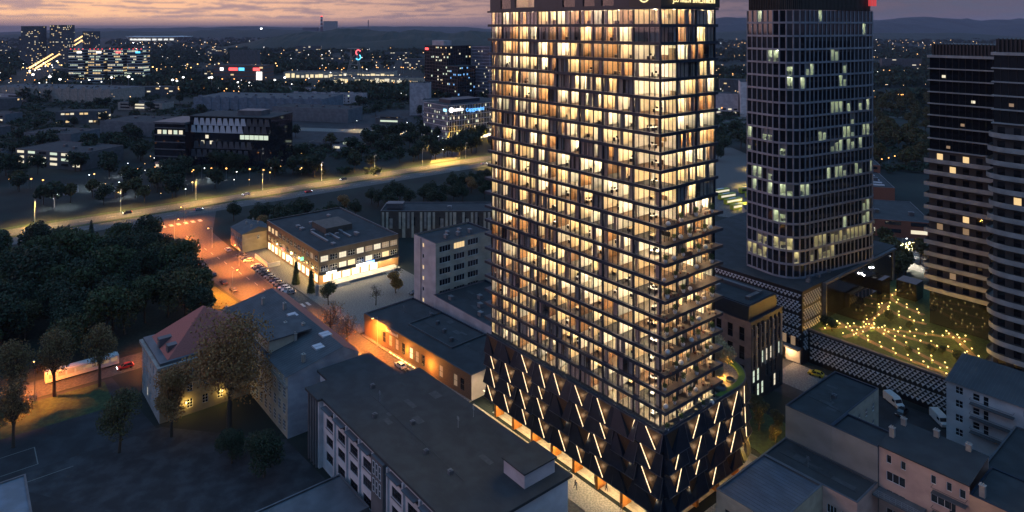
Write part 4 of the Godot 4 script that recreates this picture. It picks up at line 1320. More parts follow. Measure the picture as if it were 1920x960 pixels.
	var hz := hole_rows(1, 29, 8, 1.6, [6.0, 11.0, 16.0], 3.6)
	pierced(n, "z", 0, 0, 30, 0, 21.6, hz, mat("mauve_panel", 0.24, 0.20, 0.20, 0.8, "patch", 0.1), 0.25)
	fill_windows(n, "z", 0, hz, 1, 2, M.frame_dark)
	shell(n, 0, 0, 30, 16, 0, 21.6, M.mauve_panel, M.felt, "zx", 0.2)
	n.get_child(n.get_child_count() - 1).name = "coping"
	solid(n, "attic", M.dark_metal, Vector3(1.0, 21.45, 0.6), Vector3(28, 25.4, 14.6))
	solid(n, "attic_roof", M.felt, Vector3(1.4, 25.42, 1.0), Vector3(27.6, 25.6, 14.2))
	var du := Geo.new()
	du.box(Vector3(3, 25.6, 9.6), Vector3(24, 26.6, 10.8)); du.box(Vector3(3, 25.6, 4.0), Vector3(4.2, 26.4, 9.5))
	put(n, "duct", du.mesh(), M.tin)
	for i in 3: vent_box(n, Vector3(14 + i * 4, 25.6, 4.5), Vector3(2.2, 1.3, 1.8), M.steel)
	# --- foreground right
	n = house("tin_roofed_annex", "low annex with blue-grey tin roof at the foot of the podium", -20.6, 7)
	shell(n, 0, 0, 12.6, 17, 0, 10.0, M.tan, mat("slate_tin", 0.085, 0.10, 0.13, 0.5, "patch", 0.06), "", 0.3, M.tin)
	solid(n, "wall_window", M.window_dark, Vector3(9.4, 5.2, -0.06), Vector3(10.6, 7.2, -0.01))
	var rib := Geo.new()
	for i in 17: rib.box(Vector3(0.5, 9.7, 0.6 + i), Vector3(12.2, 9.75, 0.66 + i))
	put(n, "roof_ribs", rib.mesh(), M.tin)
	n = house("black_roofed_annex", "low annex with long black felt roof under the blank wall", -27.2, 24.05)
	holes = hole_rows(0.6, 6.2, 2, 1.9, [1.6, 5.2], 1.7)
	pierced(n, "z", 0, 0, 6.6, 0, 10.0, holes, M.pink, 0.2)
	fill_windows(n, "z", 0, holes, 3, 1, M.window_frame)
	shell(n, 0, 0, 19.2, 9.0, 0, 10.0, M.pink, M.felt, "z", 0.3, M.tin)
	roof_bits(n, 1, 1, 18.4, 8.4, 9.7, 7)
	balcony(n, Vector3(0.3, 3.6, -1.2), Vector3(6.0, 0.18, 1.18))
	n = house("blank_wall_house", "flat-roofed house with a tall blank grey side wall", -18, 33.1)
	shell(n, 0, 0, 10, 23, 0, 17.0, mat("blank_plaster", 0.30, 0.275, 0.25, 0.9, "patch", 0.04), M.felt, "x", 0.35)
	holes = hole_rows(8.0, 22.0, 4, 1.1, [5.2, 9.0, 12.8], 1.8)
	pierced(n, "x", 0, 0, 23, 0, 17.0, holes, mat("mint_plaster", 0.36, 0.38, 0.32, 0.85, "patch", 0.08), 0.2)
	fill_windows(n, "x", 0, holes, 2, 2, M.window_frame, 0.0, [])
	vent_box(n, Vector3(5, 16.65, 12), Vector3(0.9, 0.6, 0.9), M.tin)
	roof_bits(n, 0.6, 0.6, 9.4, 22.4, 16.65, 7)
	n = house("blank_wall_wing", "flat-roofed wing joining the blank-walled house to the pink flats", -27.2, 33.1)
	shell(n, 0, 0, 9.15, 7.2, 0, 17.0, M.blank_plaster, M.felt, "", 0.35)
	n = house("pink_flats", "pink plastered flats with dark roof, triple windows and small balconies", -42.8, 33.4)
	holes = []
	var three := []
	for s in [1.2, 9.0]:
		for q in [0.0, 2.6]: holes.append([15.3 - s - q - 0.9, 14.6, 15.3 - s - q, 16.2])
		for y in [4.0, 7.6, 11.2]: three.append([15.3 - s - 3.4, y, 15.3 - s, y + 1.8])
	holes.append([0.6, 14.4, 1.6, 16.0])
	pierced(n, "z", 0, 0, 15.5, 0, 17.4, holes + three + [[2.2, 10.4, 3.2, 12.8], [0.5, 7.0, 1.5, 9.0]], M.pink, 0.22)
	fill_windows(n, "z", 0, holes, 1, 1, M.window_frame)
	fill_windows(n, "z", 0, three, 3, 1, M.window_frame)
	window(n, "z", 0, [2.2, 10.4, 3.2, 12.8], 1, 1, M.window_dark, M.frame_dark, "balcony_door")
	window(n, "z", 0, [0.5, 7.0, 1.5, 9.0], 1, 1, M.window_dark, M.frame_dark, "balcony_door")
	g = Geo.new()
	g.box(Vector3(15.3, 0, 0.02), Vector3(15.5, 17.4, 10.4)); g.box(Vector3(0, 0, 10.2), Vector3(15.3, 18.4, 10.4))
	put(n, "wall", g.mesh(), M.pink)
	g = Geo.new()
	g.quad(Vector3(-0.1, 17.45, -0.35), Vector3(15.6, 17.45, -0.35), Vector3(15.6, 18.5, 10.5), Vector3(-0.1, 18.5, 10.5), Vector3.UP)
	g.quad(Vector3(-0.1, 17.25, -0.35), Vector3(15.6, 17.25, -0.35), Vector3(15.6, 17.45, -0.35), Vector3(-0.1, 17.45, -0.35), Vector3(0, 0, -1))
	put(n, "roof", g.mesh(), M.felt)
	for q in [[14.4, 9.2], [14.6, 4.0], [3.0, 9.6], [8.6, 9.8]]: chimney(n, Vector3(q[0], 17.7, q[1]), 1.9, 0.9)
	for y in [13.4, 9.6]: balcony(n, Vector3(0.3, y, -1.25), Vector3(5.6, 0.18, 1.23))
	solid(n, "terrace", M.concrete_dark, Vector3(7.0, 9.0, -3.4), Vector3(15.4, 9.3, -0.02))
	rail(n, Vector3(7.0, 9.3, -3.3), Vector3(15.3, 9.3, -3.3))
	n = house("peach_flats", "peach plastered flats with one lit window and dark tin roof", -62, 33.0)
	holes = [[16.9, 10.8, 17.9, 12.8], [16.9, 6.4, 17.9, 8.4], [12.0, 11.2, 13.4, 12.8], [8.0, 11.2, 9.4, 12.8], [12.0, 7.0, 13.4, 8.6]]
	pierced(n, "z", 0, 0, 19.1, 0, 16.0, holes, mat("peach", 0.58, 0.35, 0.22, 0.85, "patch", 0.06), 0.2)
	for i in holes.size(): window(n, "z", 0, holes[i], 1, 2, M.window_pale if i == 2 else M.window_dark, M.window_frame)
	shell(n, 0, 0.01, 19.1, 12, 0, 16.0, M.peach, M.felt, "z", 0.2)
	chimney(n, Vector3(17.5, 15.8, 1.4), 2.0, 0.9)
	chimney(n, Vector3(6, 15.8, 10.4), 2.4, 1.0)
	solid(n, "skylight", M.skylight, Vector3(9.0, 15.82, 4.0), Vector3(10.2, 16.2, 7.0))
	n = house("dark_roof_house", "house with low dark curved-edge roof behind the peach flats", -66, 46)
	shell(n, 0, 0, 26, 26, 0, 12.4, M.concrete_dark, M.felt, "", 0.4, M.tin)
	roof_bits(n, 1, 1, 25, 15, 12.0, 6)
	chimney(n, Vector3(16, 12.0, 8), 2.6, 1.1)
	chimney(n, Vector3(9, 12.0, 15), 2.0, 1.0)
	solid(n, "roof_room", M.lavender, Vector3(4, 12.0, 16), Vector3(12, 14.6, 24))
	n = house("white_tenement", "white plastered tenement with balconies and grey tin roof by the garden wall", -49, 78)
	holes = []
	for y in [2.0, 5.4, 8.8, 12.0]: holes.append([20.8, y, 22.4, y + 1.7])
	for y in [5.4, 8.8, 12.0]: holes.append([8.2, y, 9.0, y + 1.5])
	var doors := []
	for y in [4.7, 8.1, 11.4]: doors.append([15.6, y, 16.7, y + 2.2])
	for y in [5.2, 8.6, 11.9]: doors.append([17.4, y, 18.8, y + 1.6])
	pierced(n, "z", 0, 0, 24.3, 0, 14.3, holes + doors, M.white_wall, 0.2)
	fill_windows(n, "z", 0, holes, 2, 2, M.window_frame)
	fill_windows(n, "z", 0, doors, 1, 2, M.window_frame)
	g = Geo.new()
	g.box(Vector3(24.1, 0, 0.02), Vector3(24.3, 14.3, 12)); g.box(Vector3(0, 0, 11.8), Vector3(24.1, 16.5, 12))
	put(n, "wall", g.mesh(), M.white_wall)
	g = Geo.new()
	g.quad(Vector3(-0.2, 14.35, -0.5), Vector3(24.6, 14.35, -0.5), Vector3(24.6, 17.2, 12.2), Vector3(-0.2, 17.2, 12.2), Vector3.UP)
	put(n, "roof", g.mesh(), M.felt_light)
	var sm := Geo.new()
	for i in 30: sm.quad(Vector3(0.2 + i * 0.8, 14.4, -0.45), Vector3(0.28 + i * 0.8, 14.4, -0.45), Vector3(0.28 + i * 0.8, 17.24, 12.2), Vector3(0.2 + i * 0.8, 17.24, 12.2), Vector3.UP)
	put(n, "roof_seams", sm.mesh(), M.tin)
	for y in [4.4, 7.8, 11.1]: balcony(n, Vector3(10.6, y, -1.3), Vector3(8.6, 0.2, 1.28))
	chimney(n, Vector3(5, 15.5, 8), 1.8, 1.0)
	n = house("tin_shed_house", "low white house with black tin roof beside the white tenement", -66, 70)
	shell(n, 0, 0, 16, 16, 0, 11.0, M.white_wall, M.felt, "", 0.2)

func balcony(n: Node3D, at: Vector3, s: Vector3) -> void:
	var o := Node3D.new()
	o.name = "balcony"
	n.add_child(o, true)
	o.position = at
	solid(o, "balcony_floor", M.concrete_dark, Vector3.ZERO, s)
	var g := Geo.new()
	g.box(Vector3(0, s.y + 0.95, 0), Vector3(s.x, s.y + 1.0, 0.05))
	var k := int(s.x / 0.16)
	for i in k: g.box(Vector3(i * 0.16, s.y, 0.01), Vector3(i * 0.16 + 0.03, s.y + 0.95, 0.04))
	for e in [0.0, s.x - 0.05]: g.box(Vector3(e, s.y + 0.95, 0.05), Vector3(e + 0.05, s.y + 1.0, s.z))
	put(o, "railing", g.mesh(), M.frame_dark)

func rail(n: Node3D, a: Vector3, b: Vector3) -> void:
	var g := Geo.new()
	for y in [0.35, 0.7, 1.05]: g.bar(a + Vector3(0, y, 0), b + Vector3(0, y, 0), 0.05, 0.05)
	for i in 9:
		var p := a.lerp(b, i / 8.0)
		g.bar(p, p + Vector3(0, 1.05, 0), 0.05, 0.05)
	put(n, "railing", g.mesh(), M.steel)

# plan of the round-ended tower: points on a rounded rectangle, local x along its long face
func round_plan(a: float, b: float, r: float) -> Array:
	var pts := []
	for c in [[r, r, PI, 1.5 * PI], [a - r, r, 1.5 * PI, TAU], [a - r, b - r, 0.0, 0.5 * PI], [r, b - r, 0.5 * PI, PI]]:
		for i in 7:
			var t: float = lerpf(c[2], c[3], i / 6.0)
			pts.append(Vector2(c[0] + r * cos(t), c[1] + r * sin(t)))
	return pts

func ring_poly(pts: Array, grow: float, c: Vector2) -> PackedVector2Array:
	var r := PackedVector2Array()
	for p in pts: r.append(p + (p - c).normalized() * grow)
	return r

func round_tower() -> void:
	# local x along the long face towards the right rear, local z to the back
	var turn := atan2(0.487, 0.874)
	var t := thing("round_ended_tower", "rounded office tower with grey grid facade, few lit windows", "tower", Vector3(85.0, 0, -208.6), turn)
	var a := 46.0
	var b := 24.0
	var r := 7.5
	# outline sampled at equal steps along the two sides that are seen: left end, rounded corner, long front (local z = 0 side faces the camera after the turn)
	var pts := []
	var quarter := r * PI / 2
	var left := b - 2 * r
	var front := a - 2 * r
	var total := left + quarter + front + quarter + left
	var at := func(s: float) -> Array:                       # place and outward direction at distance s
		if s < left: return [Vector2(0, b - r - s), Vector2(-1, 0)]
		s -= left
		if s < quarter:
			var q := s / r
			return [Vector2(r - r * cos(q), r - r * sin(q)), Vector2(-cos(q), -sin(q))]
		s -= quarter
		if s < front: return [Vector2(r + s, 0), Vector2(0, -1)]
		s -= front
		if s < quarter:
			var q := s / r
			return [Vector2(a - r + r * sin(q), r - r * cos(q)), Vector2(sin(q), -cos(q))]
		s -= quarter
		return [Vector2(a, r + s), Vector2(1, 0)]
	var cells := int(round(total / 2.0))
	var fl := 4.16
	var y0 := 21.7
	var outline := PackedVector2Array()
	for i in cells + 1:
		var q: Array = at.call(total * i / cells)
		outline.append(Vector2(q[0].x, -(-q[0].y)))
	var W := func(v: Vector2, o: Vector2, m: float, y: float) -> Vector3: return Vector3(v.x + o.x * m, y, -(v.y + o.y * m))
	var pale := mat("grid_metal", 0.30, 0.30, 0.335, 0.5, "patch", 0.08)
	var dark := mat("tower_glass", 0.010, 0.013, 0.018, 0.05, "", 1.0)
	dark.metallic_specular = 0.75
	var room := mat("office_white", 0.7, 0.72, 0.62, 0.8, "")
	var lightp := glow("office_panel", 0.92, 1.0, 0.74, 16.0)
	var warmp := glow("office_panel_warm", 1.0, 0.78, 0.42, 16.0)
	var runs := FastNoiseLite.new()
	runs.seed = 3
	runs.frequency = 0.16
	for k in 20:
		var st := Node3D.new()
		st.name = "storey"
		t.add_child(st, true)
		var y := fl * k
		st.position = Vector3(0, y0 + y, 0)
		var band := Geo.new()
		var cols := Geo.new()
		var panes := Geo.new()
		var clear := Geo.new()
		var niche := Geo.new()
		var lamps := Geo.new()
		var blinds := Geo.new()
		var run := -1
		for i in cells:
			var p: Array = at.call(total * i / cells)
			var q: Array = at.call(total * (i + 1) / cells)
			var m: Array = at.call(total * (i + 0.5) / cells)
			band.quad(W.call(p[0], p[1], 0.35, -0.1), W.call(q[0], q[1], 0.35, -0.1), W.call(q[0], q[1], 0.35, 0.5), W.call(p[0], p[1], 0.35, 0.5))
			band.quad(W.call(p[0], p[1], 0.35, 0.5), W.call(q[0], q[1], 0.35, 0.5), W.call(q[0], q[1], -0.1, 0.5), W.call(p[0], p[1], -0.1, 0.5), Vector3.UP)
			band.quad(W.call(p[0], p[1], 0.35, -0.1), W.call(q[0], q[1], 0.35, -0.1), W.call(q[0], q[1], -0.1, -0.1), W.call(p[0], p[1], -0.1, -0.1), Vector3.DOWN)
			var thick := 0.28 if s_end(i, cells) else 0.12
			cols.bar(W.call(p[0], p[1], 0.1, 0.5), W.call(p[0], p[1], 0.1, fl - 0.1), thick, 0.4)
			# which rooms are lit, storey by storey
			var chance := 0.05
			if k in [1, 2]: chance = 0.75 if i < 17 or k == 2 else 0.1
			elif k in [3]: chance = 0.35 if i > 16 else 0.1
			elif k in [6, 7]: chance = 0.34
			elif k in [9, 10]: chance = 0.55 if k == 10 else 0.34
			elif k == 12: chance = 0.4 if i > 14 else 0.05
			elif k in [14, 15]: chance = 0.4 if i > 6 and i < 20 else 0.04
			elif k == 19: chance = 0.12
			var lit := rng.randf() * 0.5 + 0.5 * clampf(0.5 + runs.get_noise_2d(i * 1.0, k * 37.0), 0.0, 1.0) < chance * 0.75 + 0.1
			if not lit:
				var pg := Geo.new() if k >= 11 else panes
				pg.quad(W.call(p[0], p[1], 0.0, 0.5), W.call(q[0], q[1], 0.0, 0.5), W.call(q[0], q[1], 0.0, fl - 0.1), W.call(p[0], p[1], 0.0, fl - 0.1))
				if k >= 11: put(st, "window_pane", pg.mesh(), dark)
				continue
			clear.quad(W.call(p[0], p[1], 0.0, 0.5), W.call(q[0], q[1], 0.0, 0.5), W.call(q[0], q[1], 0.0, fl - 0.1), W.call(p[0], p[1], 0.0, fl - 0.1))
			var dp := -3.4
			niche.quad(W.call(p[0], p[1], dp, 0.5), W.call(q[0], q[1], dp, 0.5), W.call(q[0], q[1], dp, fl - 0.1), W.call(p[0], p[1], dp, fl - 0.1))
			niche.quad(W.call(p[0], p[1], -0.05, 0.51), W.call(q[0], q[1], -0.05, 0.51), W.call(q[0], q[1], dp, 0.51), W.call(p[0], p[1], dp, 0.51), Vector3.UP)
			niche.quad(W.call(p[0], p[1], -0.05, 0.5), W.call(p[0], p[1], dp, 0.5), W.call(p[0], p[1], dp, fl - 0.1), W.call(p[0], p[1], -0.05, fl - 0.1))
			niche.quad(W.call(q[0], q[1], -0.05, 0.5), W.call(q[0], q[1], dp, 0.5), W.call(q[0], q[1], dp, fl - 0.1), W.call(q[0], q[1], -0.05, fl - 0.1))
			niche.quad(W.call(p[0], p[1], -0.05, fl - 0.12), W.call(q[0], q[1], -0.05, fl - 0.12), W.call(q[0], q[1], dp, fl - 0.12), W.call(p[0], p[1], dp, fl - 0.12), Vector3.DOWN)
			var c: Vector3 = W.call(m[0], m[1], -1.7, fl - 0.25)
			lamps.box(c - Vector3(0.5, 0, 0.3), c + Vector3(0.5, 0.06, 0.3))
			if rng.randf() < 0.4:
				var hb := fl - 0.2 - rnd(0.6, 2.2)
				blinds.quad(W.call(p[0], p[1], -0.15, hb), W.call(q[0], q[1], -0.15, hb), W.call(q[0], q[1], -0.15, fl - 0.1), W.call(p[0], p[1], -0.15, fl - 0.1))
			if rng.randf() < 0.7:
				var e: Vector3 = W.call(m[0], m[1], -1.0 - rng.randf(), 0.52)
				blinds.box(e - Vector3(0.7, 0, 0.35), e + Vector3(0.7, rnd(0.7, 1.3), 0.35))
		put(st, "floor_band", band.mesh(), pale)
		put(st, "columns", cols.mesh(), pale)
		if panes.v.size(): put(st, "dark_panes", panes.mesh(), dark).set_meta("kind", "stuff")
		if clear.v.size():
			put(st, "clear_panes", clear.mesh(), M.clear_glass).set_meta("kind", "stuff")
			put(st, "room_walls", niche.mesh(), room).set_meta("kind", "stuff")
			put(st, "ceiling_lights", lamps.mesh(), warmp if k in [1, 2] else lightp).set_meta("kind", "stuff")
			if blinds.v.size(): put(st, "blinds", blinds.mesh(), M.curtain_grey).set_meta("kind", "stuff")
		var slab := Geo.new()
		var inner := PackedVector2Array()
		for v in outline: inner.append(Vector2(v.x, -v.y))
		slab.prism(inner, -0.08, 0.0, true, true)
		put(st, "floor_slab", slab.mesh(), M.concrete_dark)
	# crown of dark louvres with a red mark
	var cr := Geo.new()
	var lou := Geo.new()
	for i in cells:
		var p: Array = at.call(total * i / cells)
		var q: Array = at.call(total * (i + 1) / cells)
		cr.quad(W.call(p[0], p[1], -0.9, 104.9), W.call(q[0], q[1], -0.9, 104.9), W.call(q[0], q[1], -0.9, 113.0), W.call(p[0], p[1], -0.9, 113.0))
		cr.quad(W.call(p[0], p[1], 0.3, 105.0), W.call(q[0], q[1], 0.3, 105.0), W.call(q[0], q[1], -0.9, 105.0), W.call(p[0], p[1], -0.9, 105.0), Vector3.UP)
		for e in 3: lou.bar(W.call(p[0].lerp(q[0], e / 3.0), p[1], -0.7, 105.1), W.call(p[0].lerp(q[0], e / 3.0), p[1], -0.7, 113.0), 0.1, 0.3)
	put(t, "crown", cr.mesh(), M.black)
	put(t, "louvres", lou.mesh(), M.brown_panel)
	var mk := Geo.new()
	for e in 5: mk.box(Vector3(38.0 + e * 0.9, 106.5, -(-0.35)), Vector3(38.5 + e * 0.9, 109.5, -(-0.55)))
	put(t, "red_sign", mk.mesh(), glow("sign_dull_red", 1.0, 0.05, 0.03, 0.6))

func s_end(i: int, _cells: int) -> bool:
	return i < 12

# flats with balcony bands; the upper storeys are plain dark glass
func flats(called: String, label: String, u: float, v: float, a: float, b: float, storeys: int, fl: float, top: float, banded: int, rounded: bool) -> void:
	var t := house(called, label, u - a, v, "tower")
	var y0 := top - storeys * fl
	var core := Geo.new()
	core.box(Vector3(0.2, 0.0, 0.4), Vector3(a - 0.2, top, b))
	put(t, "body", core.mesh(), M.tower_glass)
	var pale := mat("balcony_front", 0.4, 0.4, 0.39, 0.6, "patch", 0.1)
	var post := mat("flat_wall", 0.075, 0.072, 0.07, 0.8, "patch", 0.1)
	for k in storeys:
		var st := Node3D.new()
		st.name = "storey"
		t.add_child(st, true)
		st.position = Vector3(0, y0 + k * fl, 0)
		var deep := k < storeys - 8
		if rounded: deep = k < storeys - 5
		var out := 1.7 if deep else 0.45
		var plan := PackedVector2Array()
		if rounded and deep:
			var wave := 0.35 * sin(k * 1.3)
			plan.append(Vector2(0, 0.4))
			plan.append(Vector2(0, -out))
			for i in 9:
				var q := PI / 2 * i / 8.0
				plan.append(Vector2(a - 4.0 + (5.6 + wave) * sin(q), 3.9 - out - 0.0 + (-3.9) * cos(q) + 0.0))
			plan.append(Vector2(a + 1.6 + wave, 12.0))
			plan.append(Vector2(a - 0.2, 12.5))
			plan.append(Vector2(a - 0.2, 0.4))
		else:
			plan = PackedVector2Array([Vector2(0, 0.4), Vector2(0, -out), Vector2(a + out * 0.4, -out), Vector2(a + out * 0.4, b), Vector2(a - 0.2, b), Vector2(a - 0.2, 0.4)])
		var g := Geo.new()
		g.prism(plan, 0.0, 0.3, true, true)
		put(st, "balcony_slab" if deep else "floor_band", g.mesh(), pale)
		if deep:
			var fr := Geo.new()
			for i in range(1, plan.size() - 3):
				var p := plan[i]
				var q := plan[i + 1]
				var d := (q - p).orthogonal().normalized() * 0.03
				fr.quad(Vector3(p.x, 0.3, p.y), Vector3(q.x, 0.3, q.y), Vector3(q.x, 1.25, q.y), Vector3(p.x, 1.25, p.y))
				fr.quad(Vector3(p.x + d.x, 0.3, p.y + d.y), Vector3(q.x + d.x, 0.3, q.y + d.y), Vector3(q.x + d.x, 1.25, q.y + d.y), Vector3(p.x + d.x, 1.25, p.y + d.y))
			put(st, "balustrade", fr.mesh(), pale)
		# wall with window openings behind the balconies
		if deep:
			var hs := []
			var n := int(a / 3.4)
			for i in n: hs.append([0.8 + i * 3.4, 0.9, 2.4 + i * 3.4, 2.7])
			pierced(st, "z", 0.2, 0.0, a - 0.1, 0.3, fl, hs, post, 0.15)
			for h in hs:
				var lit := rng.randf() < (0.06 if not rounded else 0.03)
				if called == "flats_tower" and k >= storeys - 11 and k < storeys - 8 and h[0] > a - 12: lit = rng.randf() < 0.6
				var m: Material = (M.window_warm if rng.randf() < 0.6 else M.window_dim) if lit else M.window_dark
				solid(st, "window", m, on_face("z", 0.2, h[0], h[1], 0.12), on_face("z", 0.2, h[2], h[3], 0.16))
		else:
			var ml := Geo.new()
			var n := int(a / 1.7)
			for i in n: ml.box(Vector3(i * 1.7, 0.3, 0.28), Vector3(i * 1.7 + 0.08, fl, 0.42))
			put(st, "mullions", ml.mesh(), M.frame_dark)
			for i in 3:
				if rng.randf() < 0.35:
					var s := rnd(2.0, a - 4.0)
					solid(st, "window", M.window_pale if rng.randf() < 0.5 else M.window_dim, Vector3(s, 1.0, 0.33), Vector3(s + 1.0, 1.8, 0.39))
	solid(t, "parapet", pale, Vector3(-0.2, top, -0.3), Vector3(a + 0.3, top + 0.7, b))
	var lv := Geo.new()
	for i in int(a / 0.9): lv.box(Vector3(0.4 + i * 0.9, top + 0.7, 1.0), Vector3(0.7 + i * 0.9, top + 4.2, 1.3))
	put(t, "louvres", lv.mesh(), M.frame_dark)
	solid(t, "plant_room", M.black, Vector3(0.4, top + 0.7, 1.35), Vector3(a - 0.4, top + 4.0, b - 1))

func garden_paths() -> void:
	# winding paths on the podium lawn, edged with low lights
	var y := 9.92
	var m := mat("garden_path", 0.20, 0.135, 0.09, 0.85, "rough", 0.2)
	var lines := [
		[[13.0, 91.5], [9.5, 98.0], [4.0, 104.0], [-2.0, 108.0], [-10.0, 113.0], [-18.0, 118.0]],
		[[12.5, 112.0], [7.5, 107.0], [2.5, 104.5], [-4.0, 101.0], [-12.0, 97.5], [-20.0, 94.5], [-27.0, 92.8]],
		[[12.0, 132.0], [8.0, 126.0], [6.5, 118.0], [6.5, 111.0], [4.0, 104.0], [4.5, 98.0], [6.0, 91.5]],
		[[13.0, 126.0], [6.0, 122.0], [-1.5, 118.5], [-6.0, 119.5]],
		[[4.0, 104.0], [-5.0, 105.5], [-14.0, 106.0], [-22.0, 105.0], [-29.0, 103.0]],
		[[12.0, 101.0], [3.0, 96.0], [-6.0, 93.0], [-15.0, 91.2], [-24.0, 91.0]],
		[[-12.0, 119.0], [-18.0, 112.0], [-24.0, 104.0], [-27.5, 96.0]],
		[[9.0, 140.0], [10.0, 133.0], [3.0, 128.0], [-3.0, 126.0]],
	]
	var light := thing("garden_light", "low garden light standing along the roof garden paths", "garden light", Vector3.ZERO, 0.0, "path lights in the roof garden")
	var g := Geo.new()
	g.cone(Vector3(0, 0, 0), Vector3(0, 0.55, 0), 0.07, 0.07, 8)
	put(light, "post", g.mesh(), M.frame_dark)
	g = Geo.new()
	g.cone(Vector3(0, 0.55, 0), Vector3(0, 0.85, 0), 0.17, 0.17, 8)
	put(light, "lamp_head", g.mesh(), glow("path_lamp", 1.0, 0.74, 0.28, 4.0))
	g = Geo.new()
	g.cone(Vector3(0, 0.86, 0), Vector3(0, 0.92, 0), 0.22, 0.18, 8)
	put(light, "cap", g.mesh(), M.frame_dark)
	lamp(light, Vector3(0, 0.7, 0), Color(1.0, 0.76, 0.3), 6.0, 0.12)
	var first := true
	for l in lines:
		var q := Geo.new()
		var c := Curve2D.new()
		for i in l.size():
			var p := Vector2(l[i][0], l[i][1])
			var a: Vector2 = Vector2(l[maxi(i - 1, 0)][0], l[maxi(i - 1, 0)][1])
			var b: Vector2 = Vector2(l[mini(i + 1, l.size() - 1)][0], l[mini(i + 1, l.size() - 1)][1])
			c.add_point(p, -(b - a) * 0.16, (b - a) * 0.16)
		var pts := c.get_baked_points()
		var len := c.get_baked_length()
		var n := int(len / 1.0)
		for i in n:
			var a := c.sample_baked(len * i / n)
			var b := c.sample_baked(len * (i + 1) / n)
			var s := (b - a).orthogonal().normalized() * 0.8
			var f := func(v: Vector2) -> Vector3: return on_grid(TC, v.x, y, v.y)
			q.quad(f.call(a + s), f.call(b + s), f.call(b - s), f.call(a - s), Vector3.UP)
		y += 0.006
		struct("garden_path", q.mesh(), m)
		var k := int(len / 2.0)
		for i in k:
			var a := c.sample_baked(len * (i + 0.5) / k)
			var b := c.sample_baked(minf(len, len * (i + 0.5) / k + 0.3))
			var s := (b - a).orthogonal().normalized() * (1.0 if i % 2 else -1.0)
			var at := on_grid(TC, a.x + s.x, 9.9, a.y + s.y)
			if first:
				light.position = at
				first = false
			else: copy(light, "", at)

# ---------------------------------------------------------------- the farther city
# a building seen from afar: glass body, pale lattice of bands and fins, lit windows set in the cells
func lattice(called: String, label: String, x: float, z: float, turn: float, a: float, b: float, h: float, nx: int, nz: int, ny: int, frame: Material, body: Material, lit: float, mats: Array, fins := true) -> Node3D:
	var n := thing(called, label, "building", Vector3(x, 0, z), turn)
	solid(n, "body", body, Vector3.ZERO, Vector3(a, h, b))
	solid(n, "roof", M.felt, Vector3(-0.1, h + 0.01, -0.1), Vector3(a + 0.1, h + 0.4, b + 0.1))
	var g := Geo.new()
	var fl := h / ny
	var e := 0.25
	for k in ny + 1:
		var y: float = clampf(k * fl, 0.2, h - 0.2)
		var bh := 0.25 if fins else minf(0.9, fl * 0.2)
		g.box(Vector3(-e, y - bh, -e), Vector3(a, y + bh, -0.01))
		g.box(Vector3(-e, y - bh, 0.0), Vector3(-0.01, y + bh, b))
	if fins:
		for i in nx + 1: g.box(Vector3(a * i / nx - 0.2, 0, -e - 0.06), Vector3(a * i / nx + 0.2, h, -0.01))
		for i in nz + 1: g.box(Vector3(-e - 0.06, 0, b * i / nz - 0.2), Vector3(-0.01, h, b * i / nz + 0.2))
	put(n, "lattice", g.mesh(), frame)
	var panes := []
	for m in mats: panes.append(Geo.new())
	for k in ny:
		var mood := rnd(0.2, 1.8)
		var left := 0                                          # offices light in runs, flats cell by cell
		var pick := 0
		var rise := 0.45
		for i in nx + nz:
			if left > 0: left -= 1
			else:
				var long := 4 if called == "banded_office" else 1
				if rng.randf() > lit * mood / (1.0 if long == 1 else 2.2): continue
				left = rng.randi_range(1, 5) if long > 1 else 0
				pick = rng.randi_range(0, mats.size() - 1)
				rise = rnd(0.35, 0.55)
			var q: Geo = panes[pick]
			var y := k * fl + fl * 0.28
			var y1 := y + fl * rise
			if i < nx: q.box(Vector3(a * (i + 0.12) / nx, y, -0.08), Vector3(a * (i + 0.88) / nx, y1, -0.02))
			else: q.box(Vector3(-0.08, y, b * (i - nx + 0.12) / nz), Vector3(-0.02, y1, b * (i - nx + 0.88) / nz))
	for i in mats.size():
		if panes[i].v.size(): put(n, "lit_windows", panes[i].mesh(), mats[i]).set_meta("kind", "stuff")
	return n

func letters(n: Node3D, text: String, m: Material, at: Vector3, tall: float, face: String) -> void:
	var f := SystemFont.new()
	f.font_names = PackedStringArray(["Droid Sans"])
	var t := TextMesh.new()
	t.text = text
	t.font = f
	t.font_size = 48
	t.pixel_size = tall / 48.0
	t.depth = 0.3
	var o := put(n, "sign_letters", t, m, at)
	o.basis = Basis(Vector3(-1, 0, 0), Vector3.UP, Vector3(0, 0, -1)) if face == "z" else Basis(Vector3(0, 0, 1), Vector3.UP, Vector3(-1, 0, 0))

